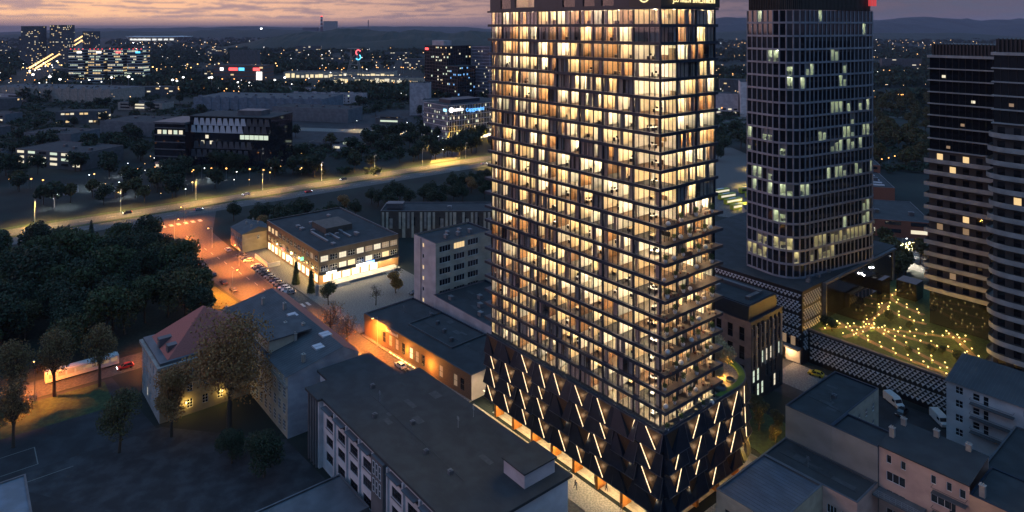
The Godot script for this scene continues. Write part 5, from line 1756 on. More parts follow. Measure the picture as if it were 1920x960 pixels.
func hall(called: String, label: String, x: float, z: float, turn: float, a: float, b: float, h: float, wall: Material, ribs := 0, windows := 0, lit := 0.5) -> Node3D:
	var n := thing(called, label, "hall", Vector3(x, 0, z), turn)
	shell(n, 0, 0, a, b, 0, h, wall, M.felt_light if ribs else M.felt, "", 0.2, M.tin)
	if ribs:
		var g := Geo.new()
		for i in ribs: g.box(Vector3(a * i / ribs, 0, -0.4), Vector3(a * (i + 0.45) / ribs, h + (2.6 if i % 2 else 1.2), -0.02))
		put(n, "wall_ribs", g.mesh(), wall)
	for k in 3:
		for i in windows:
			if k > 1 and windows < 6: continue
			var s := a * (i + 0.2) / windows
			solid(n, "window_strip", (M.window_pale if rng.randf() < 0.7 else M.window_cool) if rng.randf() < lit else M.window_dark, Vector3(s, 2.2 + k * 3.6, -0.12), Vector3(s + a * 0.62 / windows, 3.9 + k * 3.6, -0.02))
	for i in int(a / 16.0): vent_box(n, Vector3(6 + i * 15.0, h - 0.2, b * rnd(0.3, 0.7)), Vector3(2.2, 1.6, 2.0), M.tin)
	return n

func far_city() -> void:
	var grey := mat("fin_grey", 0.55, 0.52, 0.56, 0.6, "patch", 0.05)
	var dark: Material = M.tower_glass
	var W := [M.window_pale, M.window_warm, M.window_cool]
	# offices along the ring road
	var n := lattice("lattice_office", "grey office block with fine upright fins and glowing blue name", -54.8, -584, GRID, 38.0, 62.0, 31.5, 22, 36, 7, grey, dark, 0.16, [M.window_pale, M.window_cool])
	letters(n, "Capgemini", glow("sign_capital_blue", 0.12, 0.45, 1.0, 2.2), Vector3(-0.6, 26.4, 28.5), 4.2, "x")
	solid(n, "name_sign", M.sign_white, Vector3(-0.7, 26.2, 6.2), Vector3(-0.36, 28.2, 15.5))
	var disc := Geo.new()
	disc.cone(Vector3(-0.4, 27.5, 3.2), Vector3(-0.8, 27.5, 3.2), 2.2, 2.2, 20)
	put(n, "round_sign", disc.mesh(), M.sign_white)
	solid(n, "name_sign", glow("sign_pale_blue", 0.35, 0.75, 1.0, 2.2), Vector3(1.6, 26.2, -0.7), Vector3(6.0, 28.4, -0.36))
	solid(n, "roof_plant", M.dark_metal, Vector3(8, 31.9, 8), Vector3(26, 35, 40))
	solid(n, "ground_glow_window", M.shop_glow, Vector3(-0.4, 0.6, 8), Vector3(-0.32, 3.4, 46))
	for s in [4.0, 20.0, 36.0, 52.0]: lamp(n, Vector3(-7, 5.0, s), Color(1.0, 0.78, 0.2), 110.0, 0.5)
	n = lattice("striped_tower", "mauve office tower with fine upright stripes beside the lit tower", -30, -905, GRID + 0.25, 30.0, 40.0, 72.0, 16, 22, 17, mat("mauve_fin", 0.55, 0.47, 0.54, 0.6, "patch", 0.05), dark, 0.07, [M.window_pale])
	n = lattice("black_glass_tower", "wide black glass office tower with small red roof signs", -86, -900, GRID + 0.1, 46.0, 42.0, 73.0, 14, 14, 17, M.frame_dark, dark, 0.10, W)
	solid(n, "roof_sign", M.sign_red, Vector3(38, 67, -0.8), Vector3(45, 70, -0.4))
	solid(n, "roof_plant", M.lavender, Vector3(14, 73.4, 6), Vector3(38, 80, 20))
	n = lattice("black_glass_wing", "lower black glass wing in front of the wide black tower", -70, -880, GRID + 0.1, 30.0, 30.0, 47.0, 10, 10, 11, M.frame_dark, dark, 0.12, [M.window_cool, glow("window_blue", 0.2, 0.5, 1.0, 0.9)])
	# building with pale kite-shaped panels
	var t := thing("kite_panel_office", "dark glass office with rows of pale kite-shaped panels", "building", Vector3(-166, 0, -470), PI - 0.18)
	solid(t, "body", dark, Vector3(0, 0, 0), Vector3(62, 36, 30))
	solid(t, "roof", M.felt, Vector3(-0.3, 36, -0.3), Vector3(62.3, 36.6, 30.3))
	var white := mat("kite_white", 0.72, 0.73, 0.78, 0.6, "fine", 0.2)
	for r in 4:
		for i in 13:
			if r < 2 and i > 9: continue
			var w := 2.6
			var s := 2.0 + i * 4.5 + (2.2 if r % 2 else 0.0)
			var y: float = [8.0, 14.0, 25.0, 30.2][r]
			var g := Geo.new()
			var x0 := 61.0 - s
			g.quad(Vector3(x0 - w * 0.5, y + 5.0, -0.5), Vector3(x0 + w * 0.5, y + 5.0, -0.5), Vector3(x0 + w * 0.85, y, -0.15), Vector3(x0 - w * 0.85, y, -0.15), Vector3(0, 0, -1))
			g.quad(Vector3(x0 - w * 0.5, y + 5.0, -0.5), Vector3(x0 + w * 0.5, y + 5.0, -0.5), Vector3(x0 + w * 0.5, y + 5.0, -0.05), Vector3(x0 - w * 0.5, y + 5.0, -0.05), Vector3.UP)
			put(t, "kite_panel", g.mesh(), white if (r >= 2 and i < 9) else M.tin)
	for i in 6: solid(t, "lit_window", M.window_cool, Vector3(2.0 + i * 3.6, 21.0, -0.14), Vector3(5.2 + i * 3.6, 24.0, -0.04))
	for i in 3: solid(t, "lit_window", M.window_pale, Vector3(44.0 + i * 3.4, 17.0 + (i % 2) * 4.0, -0.14), Vector3(46.4 + i * 3.4, 19.4 + (i % 2) * 4.0, -0.04))
	solid(t, "side_wing", dark, Vector3(62.02, 0, -5), Vector3(86, 31, 26))
	solid(t, "side_wing_roof", M.tin, Vector3(62.02, 31, -5.6), Vector3(86.6, 32.4, 26))
	for k in 6: solid(t, "floor_band", M.concrete_dark, Vector3(62.02, 3.0 + k * 5.0, -5.3), Vector3(86.3, 3.7 + k * 5.0, -5.01))
	for i in 5: solid(t, "lit_window", M.window_cool if i % 2 else M.window_pale, Vector3(64.0 + i * 4.2, 24.0, -5.14), Vector3(66.8 + i * 4.2, 26.8, -5.02))
	solid(t, "roof_plant", M.tin, Vector3(12, 36.6, 8), Vector3(30, 40, 20))
	# industrial halls
	hall("pale_hall", "long pale factory hall with stepped upright ribs", -518, -880, PI - 0.22, 200, 60, 17, M.stone, 16, 0)
	hall("blue_hall", "long blue-grey factory hall with stepped ribs and small door lights", -214, -768, PI - 0.16, 158, 60, 17, mat("blue_hall", 0.16, 0.20, 0.25, 0.8, "patch", 0.05), 14, 0)
	hall("grey_shed", "windowless dark grey shed left of the factory halls", -308, -610, PI - 0.2, 70, 40, 13, mat("grey_cladding", 0.14, 0.16, 0.18, 0.8, "patch", 0.05))
	hall("grey_shed", "low grey shed with pale gable in front of the dark shed", -362, -560, PI - 0.2, 46, 30, 11, M.grey_cladding)
	hall("gabled_store", "long grey store with gabled pale end behind the kite building", -168, -700, PI - 0.28, 90, 30, 14, M.grey_cladding, 0, 0)
	hall("workshop", "dark workshop with two rows of lit ribbon windows", -212, -520, PI - 0.3, 66, 30, 13, M.concrete_dark, 0, 7, 0.85)
	hall("workshop", "dark workshop with lit ribbon windows and shed roofs behind trees", -296, -470, PI - 0.3, 62, 34, 12, M.concrete_dark, 0, 6, 0.8)
	hall("white_offices", "row of low white offices with small towers before the mall", -190, -870, PI - 0.1, 98, 18, 13, M.lavender, 8, 9, 0.1)
	hall("pale_silo_house", "stepped pale concrete tower block by the open field", -92, -760, PI, 22, 18, 36, M.lavender)
	hall("pale_silo_wing", "low pale wing beside the stepped concrete block", -70, -745, PI, 28, 18, 19, M.lavender, 0, 5, 0.0)
	var cab := hall("pink_house", "small pink house with lit lower windows below the workshop", -226, -452, PI - 0.3, 13, 10, 9, M.pink, 0, 3, 0.6)
	cab.set_meta("category", "house")
	hall("orange_lit_house", "low house glowing orange among dark trees at the edge", -330, -420, PI - 0.2, 34, 14, 7, M.brick, 0, 5, 0.5)
	# mall and mine head with the lit emblem
	for q in [[-330, -1300, 210, 40, 12], [-250, -1180, 130, 30, 11], [-80, -1320, 170, 40, 13], [-150, -1150, 90, 24, 12], [-20, -1200, 120, 30, 11]]:
		var ml := hall("mall_hall", "bright low mall hall around the mine head tower", q[0] + q[2] * 0.5, q[1], PI, q[2], q[3], q[4], M.cream)
		ml.set_meta("group", "mall halls round the mine head")
		var k := int(q[2] / 9.0)
		for i in k:
			if rng.randf() < 0.85: solid(ml, "lit_shop_window", glow("mall_glow", 1.0, 0.80, 0.45, 1.1) if rng.randf() < 0.7 else M.window_pale, Vector3(i * 9.0, 1.0, -0.4), Vector3(i * 9.0 + rnd(5, 8.6), rnd(5.0, 9.0), -0.05))
	mine_head()
	n = lattice("multiplex", "low retail block with red and blue glowing signs", -430, -1180, PI - 0.1, 90, 40, 30, 12, 6, 5, M.brick, M.concrete_dark, 0.1, W, false)
	for q in [[6, M.sign_red, 12], [34, glow("sign_cyan", 0.1, 0.6, 1.0, 2.0), 10], [46, M.sign_red, 16], [72, M.sign_white, 6]]: solid(n, "glowing_sign", q[1], Vector3(q[0], 22, -1.0), Vector3(q[0] + q[2], 27, -0.5))
	solid(n, "screen", M.sign_white, Vector3(2, 6, -1.0), Vector3(12, 20, -0.5))
	# four banded office blocks
	for i in 4:
		n = lattice("banded_office", ["banded office block with white roof sign, first of four", "banded office block with dark gap and white sign, second of four", "banded office block with red sign, third of four", "banded office block with blue roof sign, last of four"][i], -644.0 - 34.0 * (3 - i) + 0.0, -1190, PI, 27, 24, 58, 10, 6, 12, mat("band_pale", 0.5, 0.49, 0.46, 0.7, "patch", 0.05), dark, 0.34, [M.window_pale, M.window_cool, M.window_warm], false)
		solid(n, "roof_sign", [M.sign_white, M.sign_white, M.sign_red, M.sign_cyan][i], Vector3(4, 52, -0.9), Vector3(12, 55, -0.4))
		for s in 4: solid(n, "warning_lamp", M.tail_red, Vector3(2 + s * 7.0, 58.4, -0.2), Vector3(3.2 + s * 7.0, 59.6, 1.0))
	# housing towers and stadium
	for q in [[-1234, -1780, 46, 98], [-1166, -1790, 46, 101], [-1290, -1840, 40, 70], [-1140, -1860, 30, 84]]:
		n = lattice("housing_tower", "tall dark housing tower with many tiny lit windows at the skyline", q[0], q[1], PI, q[2], 30, q[3], 12, 8, 24, M.concrete_dark, M.concrete_dark, 0.12, [M.window_warm, M.window_pale], false)
		n.set_meta("group", "housing towers at the skyline")
	stadium()
	hall("dark_slab", "dark slab block in front of the wooded hill", -560, -1500, PI, 60, 20, 46, M.concrete_dark, 0, 4, 0.1)
	# right of the tower
	n = hall("white_block", "white windowless block beyond the bus yard", 284, -742, PI - 0.25, 34, 30, 38, M.white_wall)
	n = hall("grey_block", "grey house beside the white block beyond the bus yard", 252, -760, PI - 0.25, 24, 20, 24, M.lavender, 0, 4, 0.3)
	hall("brick_works", "brick works with rows of saw-tooth skylights behind the round tower", 196, -318, PI - 0.3, 44, 40, 8, M.brick, 0, 4, 0.2)
	n = hall("skylight_hall", "dark hall with lines of pale skylights between the towers", 212, -378, PI - 0.3, 52, 40, 10, M.brick)
	for i in 5: solid(n, "skylight", M.skylight, Vector3(4, 9.82, 5 + i * 6.6), Vector3(46, 10.3, 6.6 + i * 6.6))
	hall("brick_annex", "brick annex with small windows between the two right towers", 232, -430, PI - 0.3, 50, 20, 12, M.brick, 0, 6, 0.0)
	hall("grey_tank_house", "pale grey block by the lit road between the towers", 228, -452, PI, 14, 12, 20, M.concrete)
	n = hall("glass_shelter", "long glass shelter beside the round tower", 150, -292, PI - 0.5, 24, 9, 4, M.concrete_dark)
	hall("depot_shed", "brightly lit depot shed in the bus yard", 143, -352, PI - 0.2, 22, 10, 4, M.cream, 0, 4, 1.0)
	for q in [[340, -980, 40, 22], [420, -900, 30, 16], [470, -1150, 50, 26], [620, -1300, 60, 24], [380, -1500, 70, 30], [900, -1500, 80, 26], [560, -820, 24, 12], [640, -700, 40, 14], [250, -1100, 36, 22], [760, -980, 40, 18], [300, -640, 26, 12]]:
		n = lattice("town_house", "dim town house with a few lit windows far behind the round tower", q[0], q[1], PI - 0.2, q[2], 16, q[3], 8, 4, maxi(3, int(q[3] / 3.4)), M.concrete_dark, M.concrete_dark, 0.16, [M.window_warm, M.window_pale], false)
		n.set_meta("group", "town houses far behind the round tower")
	for q in [[-980, -1650, 60, 24], [-1500, -1500, 70, 22], [-880, -2100, 60, 28], [-420, -1700, 60, 20], [-300, -2000, 70, 22], [-700, -2500, 90, 26], [-1700, -2300, 80, 30], [-200, -1560, 50, 24], [-560, -1340, 60, 16], [-820, -1300, 50, 18], [-1000, -1250, 60, 14], [-480, -980, 60, 12], [-600, -820, 50, 12], [-420, -700, 44, 12]]:
		n = lattice("city_block", "dim city block with scattered lit windows on the western plain", q[0], q[1], PI + 0.15, q[2], 20, q[3], 10, 4, maxi(3, int(q[3] / 3.4)), M.concrete_dark, M.concrete_dark, 0.2, [M.window_warm, M.window_pale], false)
		n.set_meta("group", "city blocks on the western plain")
	for q in [[-470, -620, 40, 16, 7], [-410, -800, 60, 20, 9], [-360, -880, 50, 18, 8], [-120, -540, 24, 10, 5], [-150, -560, 18, 9, 4], [-110, -690, 30, 12, 6], [-520, -700, 44, 20, 9], [-640, -900, 70, 22, 10], [-560, -1010, 60, 20, 9], [-440, -1040, 80, 20, 8], [-120, -1000, 60, 18, 9], [-300, -1010, 70, 20, 8], [-60, -1080, 50, 16, 8], [-700, -1100, 70, 24, 10], [-380, -505, 26, 12, 6], [-250, -585, 22, 10, 5], [-230, -395, 14, 9, 4], [-262, -402, 12, 8, 4]]:
		n = hall("low_shed", "low dark shed on the grounds beyond the wide road", q[0], q[1], PI - 0.2, q[2], q[3], q[4], [M.grey_cladding, M.concrete_dark, M.stone, M.lavender][rng.randi_range(0, 3)], 0, rng.randi_range(0, 3), 0.35)
		n.set_meta("group", "low sheds beyond the wide road")
	power_station()

func mine_head() -> void:
	var t := thing("mine_head_tower", "steel mine head tower with lit red and blue curved emblem", "tower", Vector3(-289, 0, -1250))
	var g := Geo.new()
	for s in [-1, 1]:
		for e in [-1, 1]:
			g.bar(Vector3(s * 14, 0, e * 8), Vector3(s * 6.0, 38, e * 4), 1.2, 1.2)
			g.bar(Vector3(s * 6.0, 38, e * 4), Vector3(s * 6.0, 57, e * 4), 1.2, 1.2)
	for k in 4:
		var y := 9.0 + k * 10.0
		var w := 14.0 - y / 38.0 * 8.0
		for e in [-1, 1]:
			g.bar(Vector3(-w, y, e * 5), Vector3(w, y, e * 5), 0.8, 0.8)
			g.bar(Vector3(-w, y, e * 5), Vector3(w * 0.75, y + 10, e * 5), 0.6, 0.6)
	g.bar(Vector3(6, 38, 0), Vector3(24, 0, 0), 1.4, 1.4)
	put(t, "steel_frame", g.mesh(), M.stone)
	solid(t, "top_platform", M.stone, Vector3(-11, 57, -6), Vector3(11, 58.5, 6))
	var up := Geo.new()
	var dn := Geo.new()
	for i in 10:
		var a := PI * 0.15 + PI * 1.2 * i / 10.0
		var b := PI * 0.15 + PI * 1.2 * (i + 1) / 10.0
		up.bar(Vector3(9 + 4.2 * cos(a), 51.0 + 4.6 * sin(a), 6.4), Vector3(9 + 4.2 * cos(b), 51.0 + 4.6 * sin(b), 6.4), 1.4, 1.8)
		var c := -PI * 0.85 + PI * 1.2 * i / 10.0
		var d := -PI * 0.85 + PI * 1.2 * (i + 1) / 10.0
		dn.bar(Vector3(9 + 4.2 * cos(c), 42.6 + 4.6 * sin(c), 6.4), Vector3(9 + 4.2 * cos(d), 42.6 + 4.6 * sin(d), 6.4), 1.4, 1.8)
	put(t, "red_emblem_sign", up.mesh(), glow("emblem_red", 1.0, 0.12, 0.14, 2.2))
	put(t, "blue_emblem_sign", dn.mesh(), glow("emblem_blue", 0.1, 0.6, 1.0, 2.2))

func stadium() -> void:
	var t := thing("stadium", "wide lit stadium bowl on the horizon", "stadium", Vector3(-2040, 0, -3950))
	var g := Geo.new()
	var r := Geo.new()
	var n := 48
	for i in n:
		var a := TAU * i / n
		var b := TAU * (i + 1) / n
		var p := Vector3(cos(a) * 178, 0, sin(a) * 120)
		var q := Vector3(cos(b) * 178, 0, sin(b) * 120)
		g.quad(p * 0.86 + Vector3(0, 14, 0), q * 0.86 + Vector3(0, 14, 0), q + Vector3(0, 34, 0), p + Vector3(0, 34, 0))
		g.quad(p * 0.86, q * 0.86, q * 0.86 + Vector3(0, 14, 0), p * 0.86 + Vector3(0, 14, 0))
		r.quad(p * 1.02 + Vector3(0, 36, 0), q * 1.02 + Vector3(0, 36, 0), q * 0.7 + Vector3(0, 41, 0), p * 0.7 + Vector3(0, 41, 0), Vector3.UP)
		if i % 2: r.bar(p * 0.9 + Vector3(0, 12, 0), p * 1.03 + Vector3(0, 40, 0), 2.0, 2.0)
	put(t, "bowl", g.mesh(), M.stone)
	put(t, "roof_ring", r.mesh(), M.white)
	for i in 9: solid(t, "lit_facade_panel", glow("facade_glow", 1.0, 1.0, 0.95, 1.1), Vector3(-120 + i * 28.0, 17, 124 - absf(i - 4.0) * 9.0), Vector3(-98 + i * 28.0, 26, 126 - absf(i - 4.0) * 9.0))  # glowing panels added on the outer wall to brighten the faint bowl
	for i in 5: solid(t, "forecourt_light", M.lamp_white, Vector3(-150 + i * 40.0, 3, 150), Vector3(-145 + i * 40.0, 6, 154))

func power_station() -> void:
	var t := thing("power_station", "distant power station with striped chimney on the horizon", "power station", Vector3(-2120, 0, -7600))
	var g := Geo.new()
	g.cone(Vector3(0, 0, 0), Vector3(0, 200, 0), 16, 11, 12)
	put(t, "chimney", g.mesh(), M.brick)
	for k in 3:
		g = Geo.new()
		g.cone(Vector3(0, 90 + k * 40.0, 0), Vector3(0, 106 + k * 40.0, 0), 15.5 - k, 15.0 - k, 12)
		put(t, "white_ring", g.mesh(), M.white)
	solid(t, "warning_lamp", M.tail_red, Vector3(-9, 200, -9), Vector3(9, 208, 9))
	solid(t, "boiler_house", M.stone, Vector3(30, 0, -40), Vector3(170, 150, 40))
	solid(t, "turbine_hall", M.concrete_dark, Vector3(-200, 0, -40), Vector3(-40, 80, 40))
	g = Geo.new()
	g.bar(Vector3(520, 0, 0), Vector3(520, 160, 0), 8, 8)
	put(t, "mast", g.mesh(), M.concrete_dark)
	solid(t, "yard_light", M.lamp_white, Vector3(-670, 60, 20), Vector3(-655, 72, 30))

# ---------------------------------------------------------------- trees, lamps, cars, people
func leafy(called: String, label: String, sd: int, h: float, w: float, leaves: int, size: float, leaf: Material, lobes: int, bare := false, group := "") -> Node3D:
	var r := RandomNumberGenerator.new()
	r.seed = sd
	var t := thing(called, label, "tree", Vector3(0, 0, 0), 0.0, group)
	var trunk := Geo.new()
	var top := Vector3(r.randf_range(-0.4, 0.4), h * 0.42, r.randf_range(-0.4, 0.4))
	trunk.cone(Vector3.ZERO, top, h * 0.022 + 0.06, h * 0.014 + 0.03, 7)
	var centres := []
	for i in lobes:
		var a := TAU * i / lobes + r.randf_range(-0.4, 0.4)
		var k := r.randf_range(0.35, 0.95)
		var c := Vector3(cos(a) * w * 0.33 * k, h * r.randf_range(0.42, 0.88), sin(a) * w * 0.33 * k)
		centres.append([c, w * r.randf_range(0.17, 0.27)])
		trunk.cone(top * r.randf_range(0.6, 1.0), c, h * 0.009 + 0.02, 0.02, 5)
		for b in (7 if bare else 3):
			var e: Vector3 = c + Vector3(r.randf_range(-1, 1), r.randf_range(-0.2, 1.0), r.randf_range(-1, 1)) * w * 0.2
			trunk.cone(c.lerp(top, r.randf_range(0.0, 0.4)), e, 0.03 + h * 0.002, 0.012, 4)
			if bare:
				for d in 3: trunk.cone(e.lerp(c, r.randf_range(0.0, 0.6)), e + Vector3(r.randf_range(-1, 1), r.randf_range(-0.1, 1.0), r.randf_range(-1, 1)) * w * 0.12, 0.025, 0.01, 3)
	trunk.cone(top, Vector3(top.x, h * 0.86, top.z), h * 0.014 + 0.03, 0.03, 6)
	centres.append([Vector3(top.x, h * 0.82, top.z), w * 0.24])
	put(t, "trunk", trunk.mesh(), M.bark)
	var g := Geo.new()
	g.tinted = true
	for i in leaves:
		var c: Array = centres[r.randi_range(0, centres.size() - 1)]
		var d := Vector3(r.randfn(), r.randfn() * 0.8, r.randfn()).normalized() * pow(r.randf(), 0.45)
		var p: Vector3 = c[0] + d * c[1] * 1.25
		var n := Vector3(r.randfn(), r.randfn() + 0.6, r.randfn()).normalized()
		var s := n.cross(Vector3(r.randfn(), r.randfn(), r.randfn())).normalized() * size * r.randf_range(0.5, 1.1)
		var e := n.cross(s).normalized() * size * r.randf_range(0.4, 0.9)
		var k := r.randf_range(0.6, 1.25)
		g.tint = Color(k * r.randf_range(0.85, 1.2), k, k * r.randf_range(0.8, 1.1))
		g.tri(p - s, p + e, p + s)
		g.tri(p - s, p + s, p - e)
	put(t, "crown", g.mesh(), leaf)
	return t

func leaf_mat(key: String, r: float, g: float, b: float) -> StandardMaterial3D:
	var m := mat(key, r, g, b, 0.85, "")
	m.vertex_color_use_as_albedo = true
	m.backlight_enabled = true
	m.backlight = Color(r, g, b).linear_to_srgb() * 0.5
	return m

func conifer(called: String, label: String, sd: int, h: float, w: float, leaf: Material, group := "") -> Node3D:
	var r := RandomNumberGenerator.new()
	r.seed = sd
	var t := thing(called, label, "tree", Vector3.ZERO, 0.0, group)
	var trunk := Geo.new()
	trunk.cone(Vector3.ZERO, Vector3(0, h * 0.95, 0), 0.22, 0.03, 7)
	put(t, "trunk", trunk.mesh(), M.bark)
	var g := Geo.new()
	g.tinted = true
	for i in 1500:
		var y := pow(r.randf(), 1.25)
		var a := r.randf() * TAU
		var rad := w * 0.5 * (1.0 - y) * r.randf_range(0.35, 1.05) + 0.08
		var p := Vector3(cos(a) * rad, h * (0.08 + 0.92 * y) - rad * 0.35, sin(a) * rad)
		var o := Vector3(cos(a), -0.45, sin(a)) * r.randf_range(0.3, 0.6)
		var s := Vector3(-sin(a), r.randf_range(-0.2, 0.2), cos(a)) * r.randf_range(0.15, 0.3)
		var k := r.randf_range(0.6, 1.25)
		g.tint = Color(k, k, k)
		g.tri(p - s, p + s, p + o)
		g.tri(p - s, p + Vector3(0, 0.25, 0), p + s)
	put(t, "crown", g.mesh(), leaf)
	return t

func plant_all(proto: Node3D, spots: Array, group := "") -> void:       # the first spot takes the tree itself
	var first := true
	for s in spots:
		if first:
			proto.position = s[0]
			proto.rotation.y = s[1]
			proto.scale = Vector3.ONE * s[2]
			if group: proto.set_meta("group", group)
			first = false
		else: copy(proto, "", s[0], s[1], s[2], group)

func spot(u: float, v: float, k: float) -> Array:
	return [on_grid(TC, u, 0.0, v), rnd(0, TAU), k * rnd(0.85, 1.15)]

func trees() -> void:
	var green := leaf_mat("leaf_green", 0.055, 0.075, 0.024)
	var deep := leaf_mat("leaf_deep", 0.028, 0.045, 0.020)
	var rust := leaf_mat("leaf_rust", 0.33, 0.18, 0.065)  # autumn rust, with orange light from below put into the colour
	var gold := leaf_mat("leaf_gold", 0.30, 0.17, 0.03)
	var olive := leaf_mat("leaf_olive", 0.085, 0.08, 0.028)
	var needle := leaf_mat("needle", 0.022, 0.04, 0.024)
	# park on the left, between the wide road and the cross street
	var a := leafy("park_tree", "dark green round tree in the dense park", 3, 15, 13, 3800, 0.5, deep, 9)
	var b := leafy("mixed_park_tree", "lighter green tree in the dense park", 4, 16, 12, 3800, 0.48, green, 8)
	var c := leafy("olive_park_tree", "olive brown autumn tree in the dense park", 5, 14, 13, 3400, 0.46, olive, 9)
	var e := conifer("spruce", "slender dark spruce along the park edge", 6, 13, 5.5, needle)
	var sa := []
	var sb := []
	var sc := []
	var se := []
	for i in 24:
		for j in 15:
			var v := -41.0 - i * 7.6 + rnd(-2.6, 2.6)
			var u := 156.0 + j * 8.6 + rnd(-2.8, 2.8)
			if u > 286.0 - maxf(0.0, 70.0 + v) * 0.5 and v > -70: continue
			if u > 250 and v > -56: continue
			if rng.randf() < 0.26: continue
			var q := rng.randf()
			if u > 268.0: se.append(spot(u, v, 0.9))
			elif q < 0.5: sa.append(spot(u, v, rnd(0.7, 1.25)))
			elif q < 0.78: sb.append(spot(u, v, rnd(0.65, 1.2)))
			else: sc.append(spot(u, v, rnd(0.7, 1.1)))
	plant_all(a, sa, "dark trees of the park")
	plant_all(b, sb, "lighter trees of the park")
	plant_all(c, sc, "autumn trees of the park")
	plant_all(e, se, "spruces along the park edge")
	# big autumn trees round the old house
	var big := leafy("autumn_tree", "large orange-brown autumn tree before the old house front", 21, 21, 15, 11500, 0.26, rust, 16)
	big.position = on_grid(TC, 91, 0, -54.0)
	big.scale = Vector3.ONE * 1.35
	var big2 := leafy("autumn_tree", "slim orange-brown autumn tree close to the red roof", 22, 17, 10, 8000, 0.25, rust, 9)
	big2.position = on_grid(TC, 96, 0, -66)
	var big3 := leafy("olive_tree", "olive half-bare tree at the old house corner", 23, 14, 10, 5200, 0.25, olive, 9)
	big3.position = on_grid(TC, 97, 0, -77)
	var yew := leafy("dark_bush", "dark dense evergreen bush at the courtyard gable", 24, 9, 8, 7000, 0.25, deep, 10)
	yew.position = on_grid(TC, 66.5, 0, -54)
	copy(yew, "dark evergreen bush under the autumn tree", on_grid(TC, 76, 0, -58), 1.0, 0.8)
	# roadside trees along the yard and the cross street
	var y := leafy("yard_tree", "half-bare autumn tree between the yard and the cross street", 25, 19, 10, 3600, 0.28, leaf_mat("leaf_ochre", 0.2, 0.13, 0.05), 15, true)
	var sy := []
	for v in [-74, -84, -93, -108, -120, -132, -146, -160]: sy.append(spot(133.0 + rnd(-3, 3), v + rnd(-2, 2), 0.95))
	for v in [-96, -118, -140]: sy.append(spot(118.0 + rnd(-4, 4), v, 1.0))
	plant_all(y, sy, "half-bare trees of the yard")
	# street trees
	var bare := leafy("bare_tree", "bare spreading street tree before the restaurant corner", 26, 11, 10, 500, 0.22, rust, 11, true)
	plant_all(bare, [spot(120, -13.5, 1.0), spot(112, -12.0, 0.85)], "bare trees by the restaurant")
	var pl := leafy("plaza_tree", "small green tree on the lit plaza corner", 27, 8, 6, 2400, 0.26, green, 7)
	pl.position = on_grid(TC, 145, 0.12, -3)
	var pg := leafy("golden_tree", "golden leaved tree glowing on the plaza", 28, 8, 6, 3000, 0.26, gold, 7)
	pg.position = on_grid(TC, 139, 0.12, 21)
	var pb := leafy("young_bare_tree", "young bare tree on the plaza by the red car", 29, 8, 6, 200, 0.2, olive, 7, true)
	pb.position = on_grid(TC, 134, 0.12, 10)
	copy(pb, "young bare tree beside the shop steps", on_grid(TC, 149, 0.12, 27), 2.0, 0.9)
	var cy := conifer("cypress", "clipped columnar cypress before the shop front", 30, 7.5, 2.4, green)
	plant_all(cy, [spot(172, -4.0, 1.0), spot(160, -3.0, 1.05)], "cypresses before the shops")
	var gb := leafy("yellow_bush", "yellow autumn bush behind the shop building", 31, 6, 8, 3000, 0.3, gold, 8)
	gb.position = on_grid(TC, 226, 0, 20)
	# belt of trees between the shops and the wide road
	var d := leafy("belt_tree", "dark tree in the belt before the wide road", 33, 12, 10, 2600, 0.48, deep, 8)
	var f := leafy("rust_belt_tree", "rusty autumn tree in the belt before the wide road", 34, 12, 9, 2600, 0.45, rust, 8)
	var sd := []
	var sf := []
	for i in 30:
		for j in 5:
			var v := 6.0 + i * 7.0 + rnd(-2, 2)
			var u := 232.0 + j * 10.0 + rnd(-3, 3)
			if rng.randf() < 0.25 or (v > 40 and v < 96 and u < 236): continue
			if u > 262.0 and v > 20.0: continue
			if rng.randf() < 0.86: sd.append(spot(u, v, 0.78))
			else: sf.append(spot(u, v, 0.74))
	plant_all(d, sd, "dark trees before the wide road")
	plant_all(f, sf, "rusty trees before the wide road")
	# beyond the wide road
	var fa := leafy("far_tree", "dark tree on the grounds beyond the wide road", 35, 12, 11, 1100, 0.8, deep, 8)
	var fb := leafy("far_autumn_tree", "brown tree on the grounds beyond the wide road", 36, 11, 10, 1100, 0.75, olive, 8)
	var s1 := []
	var s2 := []
	for i in 150:
		var v := rnd(-330, 260)
		var u := 341.0 + pow(rng.randf(), 1.5) * 110.0
		if rng.randf() < 0.82: s1.append(spot(u, v, 1.0))
		else: s2.append(spot(u, v, 1.0))
	for i in 60: s1.append([Vector3(rnd(-420, -190), 0, rnd(-640, -420)), rnd(0, TAU), rnd(0.8, 1.2)])
	for i in 40: s1.append([Vector3(rnd(150, 330), 0, rnd(-640, -500)), rnd(0, TAU), rnd(0.8, 1.3)])
	for i in 24: s2.append([Vector3(rnd(150, 175), 0, rnd(-320, -262)), rnd(0, TAU), rnd(0.7, 1.0)])
	for i in 130: s1.append([Vector3(rnd(-0.7, -0.05), 0, -1).normalized() * rnd(560, 980), rnd(0, TAU), rnd(0.8, 1.2)])
	plant_all(fa, s1.slice(0, 298), "dark trees beyond the wide road")
	for i in 70:
		var z := rnd(470, 900)
		s2.append([Vector3(rnd(0.525, 0.62) * z, 0, -z), rnd(0, TAU), rnd(0.9, 1.4)])
	plant_all(fb, s2, "brown trees beyond the wide road")
	# around the right-hand buildings
	var gr := leafy("garden_bush", "round bush on the garden podium", 37, 3.2, 3.4, 900, 0.22, green, 6)
	var sg := []
	for q in [[12.5, 94], [12, 97], [10, 93], [-14, 100], [-16, 102], [-20, 101], [-10, 95], [2, 113], [-4, 112]]: sg.append([on_grid(TC, q[0], 9.9, q[1]), rnd(0, TAU), rnd(0.6, 1.1)])
	plant_all(gr, sg, "bushes on the garden podium")
